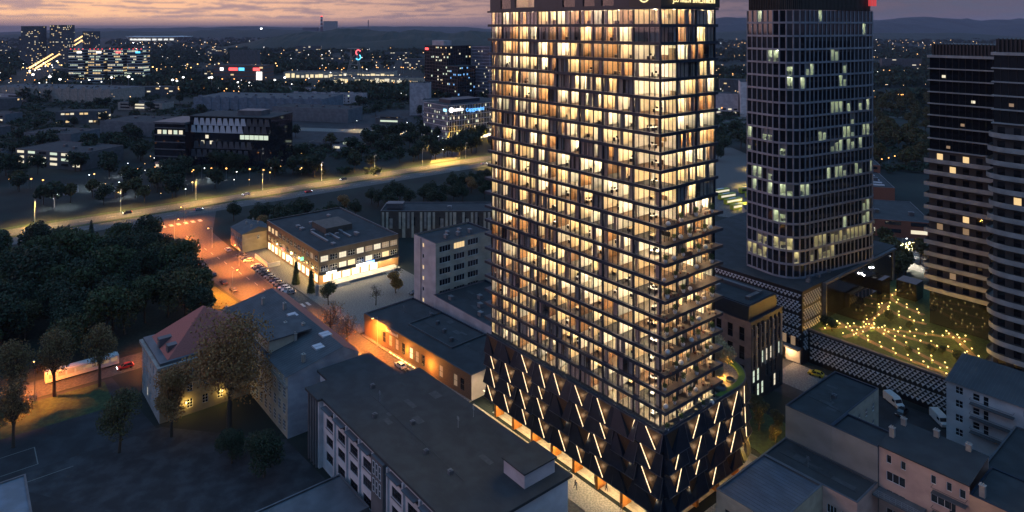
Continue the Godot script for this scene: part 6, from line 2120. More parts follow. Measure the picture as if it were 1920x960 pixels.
	var sp := leafy("slender_tree", "slender young tree by the podium foot", 38, 7, 4, 1500, 0.22, olive, 7)
	plant_all(sp, [spot(6, 46, 1.0), spot(2, 48, 0.9), spot(9, 50, 1.1), spot(0, 43, 0.8), spot(11, 44, 1.0)], "young trees by the podium foot")
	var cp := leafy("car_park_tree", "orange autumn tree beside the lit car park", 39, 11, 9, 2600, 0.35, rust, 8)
	plant_all(cp, [spot(8, 190, 1.0), spot(14, 186, 0.9), spot(54, 188, 1.1), spot(58, 180, 1.2), spot(50, 176, 1.1), spot(60, 194, 1.2)], "autumn trees by the car park")
	# blossoming shrubs on the tower's garden terrace
	var bl := leafy("terrace_shrub", "pale feathery shrub in the tower's terrace garden", 40, 4.8, 5.0, 5200, 0.19, leaf_mat("leaf_straw", 0.5, 0.4, 0.22), 9)
	plant_all(bl, [[on_grid(TC, 5.6, 20.4, 29.0), 0.0, 1.25], [on_grid(TC, 4.0, 20.4, 25.2), 2.0, 0.8], [on_grid(TC, 9.0, 20.4, 31.0), 1.0, 1.25], [on_grid(TC, 12.5, 20.4, 31.5), 3.0, 1.15]], "shrubs in the terrace garden")
	# distant woods as one mass
	var blob := Geo.new()
	blob.tinted = true
	var r := RandomNumberGenerator.new()
	r.seed = 77
	for i in 60:
		var o := Vector3(r.randfn(), absf(r.randfn()), r.randfn()).normalized() * r.randf_range(3.5, 6.0) + Vector3(0, 3, 0)
		var q := Vector3(r.randfn(), r.randfn(), r.randfn()) * 1.9
		var s := Vector3(r.randfn(), r.randfn(), r.randfn()) * 1.9
		blob.tri(o, o + q, o + s)
	var bm := blob.mesh()
	var sc2 := MultiMesh.new()
	sc2.transform_format = MultiMesh.TRANSFORM_3D
	sc2.mesh = bm
	sc2.instance_count = 5200
	for i in 5200:
		var p := Vector3.ZERO
		for tr in 10:
			var z := lerpf(455.0, 1050.0, r.randf())
			p = Vector3(r.randf_range(-0.75, 0.62) * z, 0, -z)
			var clear := not (p.x > -305 and p.x < -60 and z > 600 and z < 720) and not (p.x > -90 and p.x < 0 and z < 730) and not (p.x > 100 and p.x < 200 and z < 570)
			if clear and f_noise(p) > -0.12: break
		var k := r.randf_range(0.18, 0.5)
		sc2.set_instance_transform(i, Transform3D(Basis(Vector3.UP, r.randf() * TAU).scaled(Vector3(k * 1.3, k, k * 1.3)), p))
	var sco := MultiMeshInstance3D.new()
	sco.name = "scrub"
	sco.multimesh = sc2
	sco.material_override = deep
	add_child(sco)
	tag(sco, "dark scrub and low bushes covering the grounds beyond the road", "scrub", "", "stuff")
	for k in [["near_wood", "dark scattered wood covering the plain", 5200, 900.0, 2600.0], ["far_wood_belt", "distant dark wood below the horizon", 5200, 2300.0, 5200.0]]:
		var mm := MultiMesh.new()
		mm.transform_format = MultiMesh.TRANSFORM_3D
		mm.mesh = bm
		mm.instance_count = k[2]
		var noise := FastNoiseLite.new()
		noise.seed = 5
		noise.frequency = 0.004
		for i in k[2]:
			var p := Vector3.ZERO
			for tr in 12:
				var z := lerpf(k[3], k[4], pow(r.randf(), 1.2))
				p = Vector3(r.randf_range(-0.85, 0.85) * z, 0, -z)
				if noise.get_noise_2d(p.x, p.z) > 0.02 and not (p.x > -480 and p.x < 60 and z > 1080 and z < 1400) and absf(p.x + 890.0 + 0.59 * (z - 1260.0)) > z * 0.035: break
			mm.set_instance_transform(i, Transform3D(Basis(Vector3.UP, r.randf() * TAU).scaled(Vector3.ONE * r.randf_range(0.9, 1.9)), p))
		var o := MultiMeshInstance3D.new()
		o.name = k[0]
		o.multimesh = mm
		o.material_override = deep
		add_child(o)
		tag(o, k[1], "wood", "", "stuff")

func f_noise(p: Vector3) -> float:
	if not cache.has("fn"):
		var n := FastNoiseLite.new()
		n.seed = 8
		n.frequency = 0.008
		cache["fn"] = n
	return cache["fn"].get_noise_2d(p.x, p.z)

func street_lamp(label: String, at: Vector3, turn: float, h: float, m: Material, color: Color, energy: float, group := "", pole: Material = null) -> Node3D:
	var t := thing("street_lamp", label, "street lamp", at, turn, group)
	var g := Geo.new()
	g.cone(Vector3.ZERO, Vector3(0, h, 0), 0.11, 0.06, 7)
	g.cone(Vector3(0, h - 0.05, 0), Vector3(1.6, h + 0.2, 0), 0.05, 0.04, 6)
	g.cone(Vector3.ZERO, Vector3(0, 0.9, 0), 0.16, 0.16, 7)
	put(t, "pole", g.mesh(), pole if pole else M.steel)
	g = Geo.new()
	g.box(Vector3(1.3, h + 0.16, -0.16), Vector3(2.1, h + 0.3, 0.16))
	put(t, "hood", g.mesh(), M.steel)
	g = Geo.new()
	g.box(Vector3(1.46, h - 0.02, -0.15), Vector3(1.92, h + 0.155, 0.15))
	put(t, "lamp_head", g.mesh(), m)
	if energy > 0.0: street_light(t, Vector3(1.7, h + 0.0, 0), color, energy)
	return t

func lamps() -> void:
	var so := Color(1.0, 0.55, 0.2)
	for q in [[284, -16, 3100.0], [262, -26, 3100.0], [238, -16, 3100.0], [206, -14.5, 3100.0], [176, -26.5, 3600.0], [136, -21.5, 3100.0], [106, -4.6, 3400.0]]:
		street_lamp("sodium street lamp along the main street", on_grid(TC, q[0], 0.05, q[1]), GRID + (PI / 2 if q[1] < -20 else -PI / 2) + PI, 9.0, M.lamp_sodium, so, q[2], "sodium lamps of the main street")
	street_lamp("sodium lamp on tall pole beside the cross street and yard", on_grid(TC, 137.2, 0, -90), GRID, 9.5, M.lamp_sodium, so, 2600.0)
	street_lamp("sodium lamp hidden by trees at the cross street end", on_grid(TC, 137.2, 0, -57), GRID, 9.0, M.lamp_sodium, so, 1700.0)
	street_lamp("sodium lamp near the parked tram on the cross street", on_grid(TC, 137.2, 0, -124), GRID, 9.0, M.lamp_sodium, so, 1500.0)
	for i in 11:
		street_lamp("tall pale lamp mast along the wide road", on_grid(TC, 332.0, 0, -150.0 + i * 38.0), GRID + PI, 12.0, M.window_pale, Color(1.0, 0.78, 0.42), 2500.0, "lamp masts of the wide road", M.white)
	for q in [[-12, -478], [-52, -500], [-62, -560], [-72, -640], [-6, -500]]:
		street_lamp("bright yellow lamp at the lit crossroads", Vector3(q[0], 0, q[1]), 0.6, 9.0, M.lamp_white, Color(1.0, 0.80, 0.34), 3200.0, "lamps of the lit crossroads")
	for q in [[-290, -684], [-220, -668], [-150, -652], [-100, -640]]:
		street_lamp("white lamp over the pale lane in the industrial grounds", Vector3(q[0], 0, q[1]), 0.4, 9.0, M.lamp_white, Color(1.0, 0.85, 0.6), 1100.0, "lamps of the industrial lane")
	street_lamp("white lamp over the car park between the towers", on_grid(TC, 32, 0, 203), 0.0, 10.0, M.lamp_white, Color(1.0, 0.95, 0.85), 1500.0)
	street_lamp("white lamp low behind the garden beside the flats", on_grid(TC, 8, 0, 168), 0.0, 12.0, M.lamp_white, Color(1.0, 0.9, 0.75), 320.0)
	for q in [[132, -372], [162, -360], [150, -420], [172, -470]]:
		street_lamp("yellow lamp in the bus yard", Vector3(q[0], 0, q[1]), 0.3, 9.0, M.lamp_white, Color(1.0, 0.85, 0.4), 3200.0, "lamps of the bus yard")
	for q in [[-262, -420], [-232, -400], [-250, -372], [-258, -455], [-200, -440]]:
		street_lamp("cold white yard lamp beyond the wide road", Vector3(q[0], 0, q[1]), 0.3, 8.0, M.lamp_white, Color(0.9, 0.95, 1.0), 500.0, "yard lamps beyond the wide road")
	# far lamps: only their heads count at this distance
	var far := thing("far_lamp", "distant warm street lamp glittering on the plain", "street lamp", Vector3(-900, 0, -1500), 0.0, "warm lamps of the distant streets")
	var pole := Geo.new()
	pole.cone(Vector3.ZERO, Vector3(0, 9, 0), 0.15, 0.1, 5)
	put(far, "pole", pole.mesh(), M.steel)
	var head := Geo.new()
	head.lathe([[0.01, 8.6], [0.75, 9.0], [0.75, 9.5], [0.01, 9.9]], 8)
	put(far, "lamp_head", head.mesh(), glow("far_sodium", 1.0, 0.55, 0.18, 4.0))
	var cold := thing("far_white_lamp", "distant white lamp glittering on the plain", "street lamp", Vector3(-950, 0, -1100), 0.0, "white lamps of the distant streets")
	put(cold, "pole", pole.mesh(), M.steel)
	put(cold, "lamp_head", head.mesh(), glow("far_white", 1.0, 0.96, 0.9, 5.0))
	for i in 90:                                              # the motorway climbing to the horizon, two rows
		var k := i / 45
		var s := float(i % 45) / 44.0
		var d := lerpf(1260.0, 4600.0, s * s)
		var x := lerpf(-890.0, -2860.0, s * s) + k * d * 0.01
		copy(far, "", Vector3(x, 0, -d), 0.0, 1.3 + d / 1150.0)
	for i in 170:
		var d := lerpf(900.0, 3400.0, pow(rng.randf(), 1.6))
		var x := rnd(-0.72, 0.05) * d
		if i % 3 == 2: x = rnd(0.2, 0.72) * d
		copy(far if rng.randf() < 0.65 else cold, "", Vector3(x, 0, -d), 0.0, rnd(0.6, 1.1) * (0.7 + d / 2400.0))
	for i in 40:
		var z := rnd(395, 530)
		copy(far if rng.randf() < 0.55 else cold, "", Vector3(rnd(-0.62, -0.3) * z, 0.0, -z), 0.0, rnd(0.25, 0.6))
	for i in 22: copy(cold if i % 2 else far, "", Vector3(-890.0 - i * 7.0 + rnd(-8, 26), 0, -1240.0 - i * 14.0), 0.0, rnd(1.2, 2.3))
	var amber := thing("far_amber_lamp", "distant orange lamp in a row along a street", "street lamp", Vector3(-760, 0, -1010), 0.0, "orange lamps in rows along distant streets")
	put(amber, "pole", pole.mesh(), M.steel)
	put(amber, "lamp_head", head.mesh(), glow("far_orange", 1.0, 0.40, 0.09, 5.0))
	for q in [[-750, -1010, -330, -960, 24], [-560, -1130, -60, -1100, 26], [-1080, -1180, -800, -1150, 14], [120, -730, 420, -820, 18], [210, -560, 330, -630, 12], [440, -860, 520, -900, 10], [230, -470, 290, -500, 8], [200, -860, 760, -960, 22], [-420, -1420, 40, -1450, 22], [300, -1250, 900, -1350, 22], [-250, -455, -150, -440, 10], [-340, -425, -280, -415, 8]]:
		for i in q[4]:
			var k: float = (i + rng.randf()) / q[4]
			var p := Vector3(lerpf(q[0], q[2], k), 0, lerpf(q[1], q[3], k))
			copy(amber, "", p, 0.0, rnd(0.6, 1.1) * (0.35 + absf(p.z) / 1300.0))
	# the countless small lights of the far town
	var dot := Geo.new()
	dot.lathe([[0.01, 0.0], [0.9, 0.9], [0.01, 1.8]], 4)
	var dm := dot.mesh()
	for q in [["distant_town_lights", "countless small warm lights of the distant town", 800, glow("town_warm", 1.0, 0.6, 0.25, 3.0), 61], ["distant_white_lights", "countless small white lights of the distant town", 320, glow("town_white", 1.0, 0.95, 0.85, 3.0), 62]]:
		var r := RandomNumberGenerator.new()
		r.seed = q[4]
		var mm := MultiMesh.new()
		mm.transform_format = MultiMesh.TRANSFORM_3D
		mm.mesh = dm
		mm.instance_count = q[2]
		for i in q[2]:
			var z := lerpf(880.0, 4200.0, pow(r.randf(), 1.5))
			var c := floorf(r.randf() * 40.0) / 40.0                # they gather in streets
			var x := (lerpf(-0.78, 0.76, c) + r.randfn() * 0.012) * z
			mm.set_instance_transform(i, Transform3D(Basis().scaled(Vector3.ONE * r.randf_range(0.35, 0.9) * (0.35 + z / 1500.0)), Vector3(x, r.randf_range(4.0, 16.0), -z)))
		var o := MultiMeshInstance3D.new()
		o.name = q[0]
		o.multimesh = mm
		o.material_override = q[3]
		add_child(o)
		tag(o, q[1], "town lights", "", "stuff")
	for i in 34: copy(cold, "", Vector3(-760.0 + i * 13.0 + rnd(-30, 30), 0, -1000.0 - rnd(0, 90)), 0.0, rnd(0.7, 2.6))
	for i in 44: copy(far, "", Vector3(-1010.0 + i * 12.0 + rnd(-9, 9), 0, -1330.0 - rnd(0, 160)), 0.0, rnd(1.0, 2.0))

# ---------------------------------------------------------------- vehicles
func car_shape() -> Dictionary:
	# side outline (x forward, y up) swept across the width, cabin drawn in
	var low := [[-2.1, 0.35], [-2.12, 0.72], [-1.95, 0.92], [-1.2, 0.96], [0.75, 0.94], [1.75, 0.82], [2.1, 0.66], [2.12, 0.35]]
	var cab := [[-1.85, 0.94], [-1.35, 1.38], [-0.4, 1.46], [0.35, 1.40], [1.05, 0.93]]
	var g := Geo.new()
	var hw := 0.88
	for i in low.size() - 1:
		g.quad(Vector3(low[i][0], low[i][1], -hw), Vector3(low[i + 1][0], low[i + 1][1], -hw), Vector3(low[i + 1][0], low[i + 1][1], hw), Vector3(low[i][0], low[i][1], hw))
	for s in [-1.0, 1.0]:
		for i in low.size() - 1:
			g.quad(Vector3(low[i][0], low[i][1], s * hw), Vector3(low[i + 1][0], low[i + 1][1], s * hw), Vector3(low[i + 1][0], 0.35, s * hw), Vector3(low[i][0], 0.35, s * hw), Vector3(0, 0, s))
	g.quad(Vector3(-2.1, 0.35, -hw), Vector3(2.1, 0.35, -hw), Vector3(2.1, 0.35, hw), Vector3(-2.1, 0.35, hw), Vector3.DOWN)
	# roof panel and pillars
	g.quad(Vector3(-1.35, 1.39, -0.62), Vector3(-0.4, 1.47, -0.64), Vector3(-0.4, 1.47, 0.64), Vector3(-1.35, 1.39, 0.62), Vector3.UP)
	g.quad(Vector3(-0.4, 1.47, -0.64), Vector3(0.35, 1.41, -0.62), Vector3(0.35, 1.41, 0.62), Vector3(-0.4, 1.47, 0.64), Vector3.UP)
	for s in [-1.0, 1.0]:
		g.bar(Vector3(1.05, 0.94, s * 0.8), Vector3(0.35, 1.4, s * 0.63), 0.07, 0.07)
		g.bar(Vector3(-1.85, 0.95, s * 0.8), Vector3(-1.35, 1.38, s * 0.63), 0.1, 0.08)
		g.bar(Vector3(-0.3, 0.95, s * 0.83), Vector3(-0.35, 1.45, s * 0.65), 0.08, 0.06)
	var w := Geo.new()
	for i in cab.size() - 1:
		var e0 := 0.8 if cab[i][1] < 1.0 else 0.61
		var e1 := 0.8 if cab[i + 1][1] < 1.0 else 0.61
		if cab[i][1] < 1.0 or cab[i + 1][1] < 1.0: w.quad(Vector3(cab[i][0], cab[i][1], -e0), Vector3(cab[i + 1][0], cab[i + 1][1], -e1), Vector3(cab[i + 1][0], cab[i + 1][1], e1), Vector3(cab[i][0], cab[i][1], e0), Vector3.UP)
		for s in [-1.0, 1.0]: w.quad(Vector3(cab[i][0], cab[i][1], s * e0), Vector3(cab[i + 1][0], cab[i + 1][1], s * e1), Vector3(cab[i + 1][0], 0.93, s * 0.82), Vector3(cab[i][0], 0.93, s * 0.82), Vector3(0, 0, s))
	var wheel := Geo.new()
	wheel.cone(Vector3(0, 0, -0.1), Vector3(0, 0, 0.1), 0.32, 0.32, 12)
	wheel.cone(Vector3(0, 0, 0.1), Vector3(0, 0, -0.1), 0.32, 0.32, 12)
	var hl := Geo.new()
	hl.box(Vector3(2.02, 0.6, -0.18), Vector3(2.13, 0.74, 0.18))
	var tl := Geo.new()
	tl.box(Vector3(-2.13, 0.68, -0.16), Vector3(-2.06, 0.86, 0.16))
	return {"body": g.mesh(), "windows": w.mesh(), "wheel": wheel.mesh(), "headlight": hl.mesh(), "tail_light": tl.mesh()}

func car(called: String, label: String, paint: Material, at: Vector3, turn: float, group := "", on := false) -> Node3D:
	if not cache.has("car"): cache["car"] = car_shape()
	var s: Dictionary = cache["car"]
	var t := thing(called, label, "car", at, turn, group)
	put(t, "body", s.body, paint)
	put(t, "windows", s.windows, M.window_dark)
	for x in [-1.3, 1.32]:
		for z in [-0.8, 0.8]: put(t, "wheel", s.wheel, M.black, Vector3(x, 0.32, z))
	for z in [-0.62, 0.62]:
		put(t, "headlight", s.headlight, M.lamp_white if on else M.skylight, Vector3(0, 0, z))
		put(t, "tail_light", s.tail_light, M.tail_red if on else mat("lens_red", 0.25, 0.01, 0.01, 0.3, ""), Vector3(0, 0, z))
	return t

func vehicles() -> void:
	var paints := {"white": mat("paint_white", 0.7, 0.7, 0.7, 0.25, ""), "silver": mat("paint_silver", 0.4, 0.41, 0.43, 0.25, "", 1.0, 0.5), "grey": mat("paint_grey", 0.13, 0.135, 0.14, 0.25, "", 1.0, 0.4), "black": mat("paint_black", 0.012, 0.012, 0.014, 0.2, ""), "blue": mat("paint_blue", 0.03, 0.06, 0.16, 0.22, ""), "red": mat("paint_red", 0.42, 0.03, 0.03, 0.22, ""), "yellow": mat("paint_yellow", 0.7, 0.45, 0.03, 0.25, "")}
	for p in paints.values():
		p.clearcoat_enabled = true
		p.clearcoat = 0.6
	# cars parked nose-in before the shops
	var order := ["grey", "silver", "blue", "white", "white", "grey", "silver", "grey", "black", "silver", "grey", "blue", "silver", "grey", "white", "white", "silver"]
	for i in order.size():
		var u := 218.0 - i * 3.0 - (6.0 if i > 3 else 0.0)
		var c: String = order[i]
		car("parked_car", "%s car parked nose-in before the shop building" % c, paints[c], on_grid(TC, u, 0.036, -9.6), GRID - 0.45 + PI / 2, "cars parked before the shops")
	car("parked_car", "white car parked lengthwise at the end of the shop parking row", paints.white, on_grid(TC, 229, 0.03, -12.0), GRID)
	# queue along the verge
	var q := [[242, "black", false], [236.5, "grey", false], [228.0, "blue", true], [219.0, "black", true], [213.5, "black", false], [207.5, "grey", false], [201.5, "black", false], [190.0, "black", false], [180.0, "grey", false]]
	for i in q.size():
		var e: Array = q[i]
		car("waiting_car", "%s car %s in the queue along the grass verge" % [e[1], "with lights on" if e[2] else "standing dark"], paints[e[1]], on_grid(TC, e[0], 0.026, -25.0 - (e[0] - 180.0) * 0.05), GRID, "cars queuing along the verge", e[2])
	var hl: Node3D = car("waiting_car", "dark car lighting the kerb at the head of the queue", paints.black, on_grid(TC, 248, 0.026, -26.5), GRID, "", true)
	lamp(hl, Vector3(3.2, 0.7, 0), Color(0.9, 0.95, 1.0), 12.0, 0.2)
	car("red_car", "red car parked alone on the edge of the plaza", paints.red, on_grid(TC, 127, 0.13, 6.5), GRID + 1.3)
	car("plaza_car", "black car parked behind the golden tree", paints.black, on_grid(TC, 134, 0.13, 26), GRID + 1.6)
	car("plaza_car", "grey car parked beside the black car behind the golden tree", paints.grey, on_grid(TC, 130.5, 0.13, 28), GRID + 1.6)
	for i in 5: car("street_car", "%s car parked under the restaurant windows" % ["white", "grey", "silver", "black", "grey"][i], paints[["white", "grey", "silver", "black", "grey"][i]], on_grid(TC, 90 - i * 5.4, 0.03, -5.8), GRID, "cars under the restaurant windows")
	car("yellow_car", "yellow and black car by the podium entrance", paints.yellow, on_grid(TC, 9.9, 0.13, 82.9), GRID + 0.2)
	car("red_parked_car", "red car in the lit car park between the towers", paints.red, on_grid(TC, 24, 0.03, 232), GRID + 1.4)
	car("dark_car", "dark car parked in front of the white van", paints.black, on_grid(TC, -13.5, 0.03, 81), GRID + 1.57)
	for i in 7:
		var on_far := i % 2 == 0
		car("road_car", "car driving on the wide road with lights on", paints[["white", "grey", "black", "silver", "white", "red", "grey"][i]], on_grid(TC, 325.5 if on_far else 308.0, 0.04, -96.0 + i * 31.0), GRID + (PI / 2 if on_far else -PI / 2), "cars on the wide road", true)
	for i in 3: car("crossing_car", "car waiting at the lit crossroads with lights on", paints[["white", "black", "red"][i]], Vector3(-20.0 + i * 7.0, 0.04, -492 + i * 4.0), 0.4, "cars at the lit crossroads", true)
	car("yard_car", "red car moving along the cross street past the old house", paints.red, on_grid(TC, 140.6, 0.03, -68), GRID + PI / 2, "", true)
	van("white_van", "white high-roofed van parked by the garden wall", M.white, on_grid(TC, -10.2, 0.025, 84.5), GRID + 2.6)
	van("box_truck", "small white box truck with dark load beside the tenement", M.white, on_grid(TC, -21.0, 0.025, 84.5), GRID + 2.4)
	# tram on the cross street
	var t := thing("tram", "white tram standing on the cross street behind the trees", "tram", on_grid(TC, 145.2, 0.03, -78), GRID + PI / 2)
	var g := Geo.new()
	g.box(Vector3(-9, 0.5, -1.25), Vector3(9, 3.0, 1.25))
	g.quad(Vector3(-9, 3.0, -1.25), Vector3(9, 3.0, -1.25), Vector3(8.6, 3.4, -0.8), Vector3(-8.6, 3.4, -0.8), Vector3.UP)
	g.quad(Vector3(-8.6, 3.4, -0.8), Vector3(8.6, 3.4, -0.8), Vector3(8.6, 3.4, 0.8), Vector3(-8.6, 3.4, 0.8), Vector3.UP)
	g.quad(Vector3(-8.6, 3.4, 0.8), Vector3(8.6, 3.4, 0.8), Vector3(9, 3.0, 1.25), Vector3(-9, 3.0, 1.25), Vector3.UP)
	put(t, "body", g.mesh(), M.white)
	for s in [-1.27, 1.24]:
		for i in 8: solid(t, "window", M.window_dim, Vector3(-8.6 + i * 2.15, 1.5, s), Vector3(-6.9 + i * 2.15, 2.6, s + 0.03))
	for x in [-6.5, 6.5]: solid(t, "bogie", M.black, Vector3(x - 1.2, 0.05, -1.0), Vector3(x + 1.2, 0.5, 1.0))
	# green buses in the yard
	for i in 12:
		var b := thing("city_bus", "green city bus standing in the lit bus yard", "bus", Vector3(124 + (i % 3) * 17.0, 0.03, -372 - (i / 3) * 11.0 - (i % 3) * 4.0), 0.5, "green buses in the yard")
		g = Geo.new()
		g.box(Vector3(-6, 0.4, -1.25), Vector3(6, 3.1, 1.25))
		put(b, "body", g.mesh(), mat("bus_green", 0.28, 0.34, 0.03, 0.4, ""))
		for s in [-1.27, 1.24]: solid(b, "window_band", M.window_dark if i % 3 else M.window_pale, Vector3(-5.6, 1.5, s), Vector3(5.6, 2.6, s + 0.03))
		for x in [-3.8, 3.6]:
			for z in [-1.1, 1.1]: put(b, "wheel", cache["car"].wheel, M.black, Vector3(x, 0.42, z))
		solid(b, "roof_unit", M.white, Vector3(-3, 3.1, -0.7), Vector3(2, 3.35, 0.7))

func van(called: String, label: String, paint: Material, at: Vector3, turn: float) -> void:
	var t := thing(called, label, "van", at, turn)
	var side := [[-2.7, 0.4], [-2.75, 2.3], [-2.5, 2.5], [1.1, 2.5], [1.7, 2.1], [2.1, 1.3], [2.8, 1.05], [2.85, 0.4]]
	var poly := PackedVector2Array()
	for p in side: poly.append(Vector2(p[0], p[1]))
	var g := Geo.new()
	var tri := Geometry2D.triangulate_polygon(poly)
	for s in [-1.0, 1.0]:
		for i in range(0, tri.size(), 3): g.tri(Vector3(poly[tri[i]].x, poly[tri[i]].y, s), Vector3(poly[tri[i + 1]].x, poly[tri[i + 1]].y, s), Vector3(poly[tri[i + 2]].x, poly[tri[i + 2]].y, s), Vector3(0, 0, s))
	for i in poly.size():
		var p := poly[i]
		var q := poly[(i + 1) % poly.size()]
		var d := q - p
		g.quad(Vector3(p.x, p.y, -1), Vector3(q.x, q.y, -1), Vector3(q.x, q.y, 1), Vector3(p.x, p.y, 1), Vector3(-d.y, d.x, 0))
	put(t, "body", g.mesh(), paint)
	g = Geo.new()
	g.quad(Vector3(1.74, 2.08, -0.88), Vector3(2.12, 1.34, -0.88), Vector3(2.12, 1.34, 0.88), Vector3(1.74, 2.08, 0.88), Vector3(1, 0.5, 0))
	put(t, "windscreen", g.mesh(), M.window_dark)
	for s in [-1.02, 1.0]: solid(t, "side_window", M.window_dark, Vector3(0.7, 1.35, s), Vector3(1.75, 2.0, s + 0.02))
	for x in [-1.8, 1.9]:
		for z in [-0.9, 0.9]: put(t, "wheel", cache["car"].wheel, M.black, Vector3(x, 0.34, z))
	for z in [-0.75, 0.75]: solid(t, "headlight", M.skylight, Vector3(2.83, 0.75, z - 0.15), Vector3(2.88, 0.98, z + 0.15))

# ---------------------------------------------------------------- people: one continuous skin over a posed skeleton
func body_mesh(j: Dictionary, cell := 0.04) -> ArrayMesh:
	var bones := [["hip", "chest", 0.15, 0.17], ["chest", "neck", 0.16, 0.06], ["neck", "head", 0.065, 0.11], ["sl", "sr", 0.085, 0.085], ["sl", "el", 0.06, 0.045], ["el", "hl", 0.045, 0.032], ["sr", "er", 0.06, 0.045], ["er", "hr", 0.045, 0.032], ["pl", "kl", 0.095, 0.06], ["kl", "al", 0.06, 0.04], ["pr", "kr", 0.095, 0.06], ["kr", "ar", 0.06, 0.04], ["al", "tl", 0.045, 0.035], ["ar", "tr", 0.045, 0.035]]
	var lo := Vector3(1e9, 1e9, 1e9)
	var hi := -lo
	for p in j.values():
		lo = lo.min(p)
		hi = hi.max(p)
	lo -= Vector3.ONE * 0.25
	hi += Vector3.ONE * 0.25
	var n := Vector3i(((hi - lo) / cell).ceil())
	var f := PackedFloat32Array()
	f.resize((n.x + 1) * (n.y + 1) * (n.z + 1))
	var id := func(x: int, y: int, z: int) -> int: return (z * (n.y + 1) + y) * (n.x + 1) + x
	for z in n.z + 1:
		for y in n.y + 1:
			for x in n.x + 1:
				var p := lo + Vector3(x, y, z) * cell
				var d := 1.0
				for b in bones:
					var a: Vector3 = j[b[0]]
					var e: Vector3 = j[b[1]]
					var ab := e - a
					var t := clampf((p - a).dot(ab) / maxf(ab.length_squared(), 1e-6), 0.0, 1.0)
					var q := p.distance_to(a + ab * t) - lerpf(b[2], b[3], t)
					var k := 0.03
					var h := clampf(0.5 + 0.5 * (d - q) / k, 0.0, 1.0)
					d = lerpf(d, q, h) - k * h * (1.0 - h)
				f[id.call(x, y, z)] = d
	var place := {}
	var g := Geo.new()
	for z in n.z:
		for y in n.y:
			for x in n.x:
				var sum := Vector3.ZERO
				var cnt := 0
				for c in [[0, 0, 0, 1, 0, 0], [0, 1, 0, 1, 1, 0], [0, 0, 1, 1, 0, 1], [0, 1, 1, 1, 1, 1], [0, 0, 0, 0, 1, 0], [1, 0, 0, 1, 1, 0], [0, 0, 1, 0, 1, 1], [1, 0, 1, 1, 1, 1], [0, 0, 0, 0, 0, 1], [1, 0, 0, 1, 0, 1], [0, 1, 0, 0, 1, 1], [1, 1, 0, 1, 1, 1]]:
					var a: float = f[id.call(x + c[0], y + c[1], z + c[2])]
					var b: float = f[id.call(x + c[3], y + c[4], z + c[5])]
					if (a < 0.0) != (b < 0.0):
						var t := a / (a - b)
						sum += Vector3(x + lerpf(c[0], c[3], t), y + lerpf(c[1], c[4], t), z + lerpf(c[2], c[5], t))
						cnt += 1
				if cnt: place[Vector3i(x, y, z)] = lo + sum / cnt * cell
	for key in place:
		for ax in 3:
			var d0 := Vector3i(1, 0, 0) if ax == 0 else Vector3i(0, 1, 0) if ax == 1 else Vector3i(0, 0, 1)
			var d1 := Vector3i(0, 1, 0) if ax == 0 else Vector3i(0, 0, 1) if ax == 1 else Vector3i(1, 0, 0)
			var d2 := Vector3i(0, 0, 1) if ax == 0 else Vector3i(1, 0, 0) if ax == 1 else Vector3i(0, 1, 0)
			var k: Vector3i = key
			var a: float = f[id.call(k.x, k.y, k.z)]
			var k2 := k + d0
			var b: float = f[id.call(k2.x, k2.y, k2.z)]
			if (a < 0.0) == (b < 0.0): continue
			if not (place.has(k - d1) and place.has(k - d2) and place.has(k - d1 - d2)): continue
			var o := Vector3(d0) * (1.0 if a < 0.0 else -1.0)
			g.quad(place[k], place[k - d1], place[k - d1 - d2], place[k - d2], o)
	return g.mesh()

func person(label: String, at: Vector3, turn: float, coat: Material, mesh: Mesh, hair: Material) -> void:
	var t := thing("person", label, "person", at, turn)
	put(t, "body", mesh, coat)
	var g := Geo.new()
	g.lathe([[0.01, 1.78], [0.08, 1.765], [0.118, 1.70], [0.122, 1.64], [0.10, 1.60]], 10, Vector3(-0.015, 0, 0))
	put(t, "hair", g.mesh(), hair)

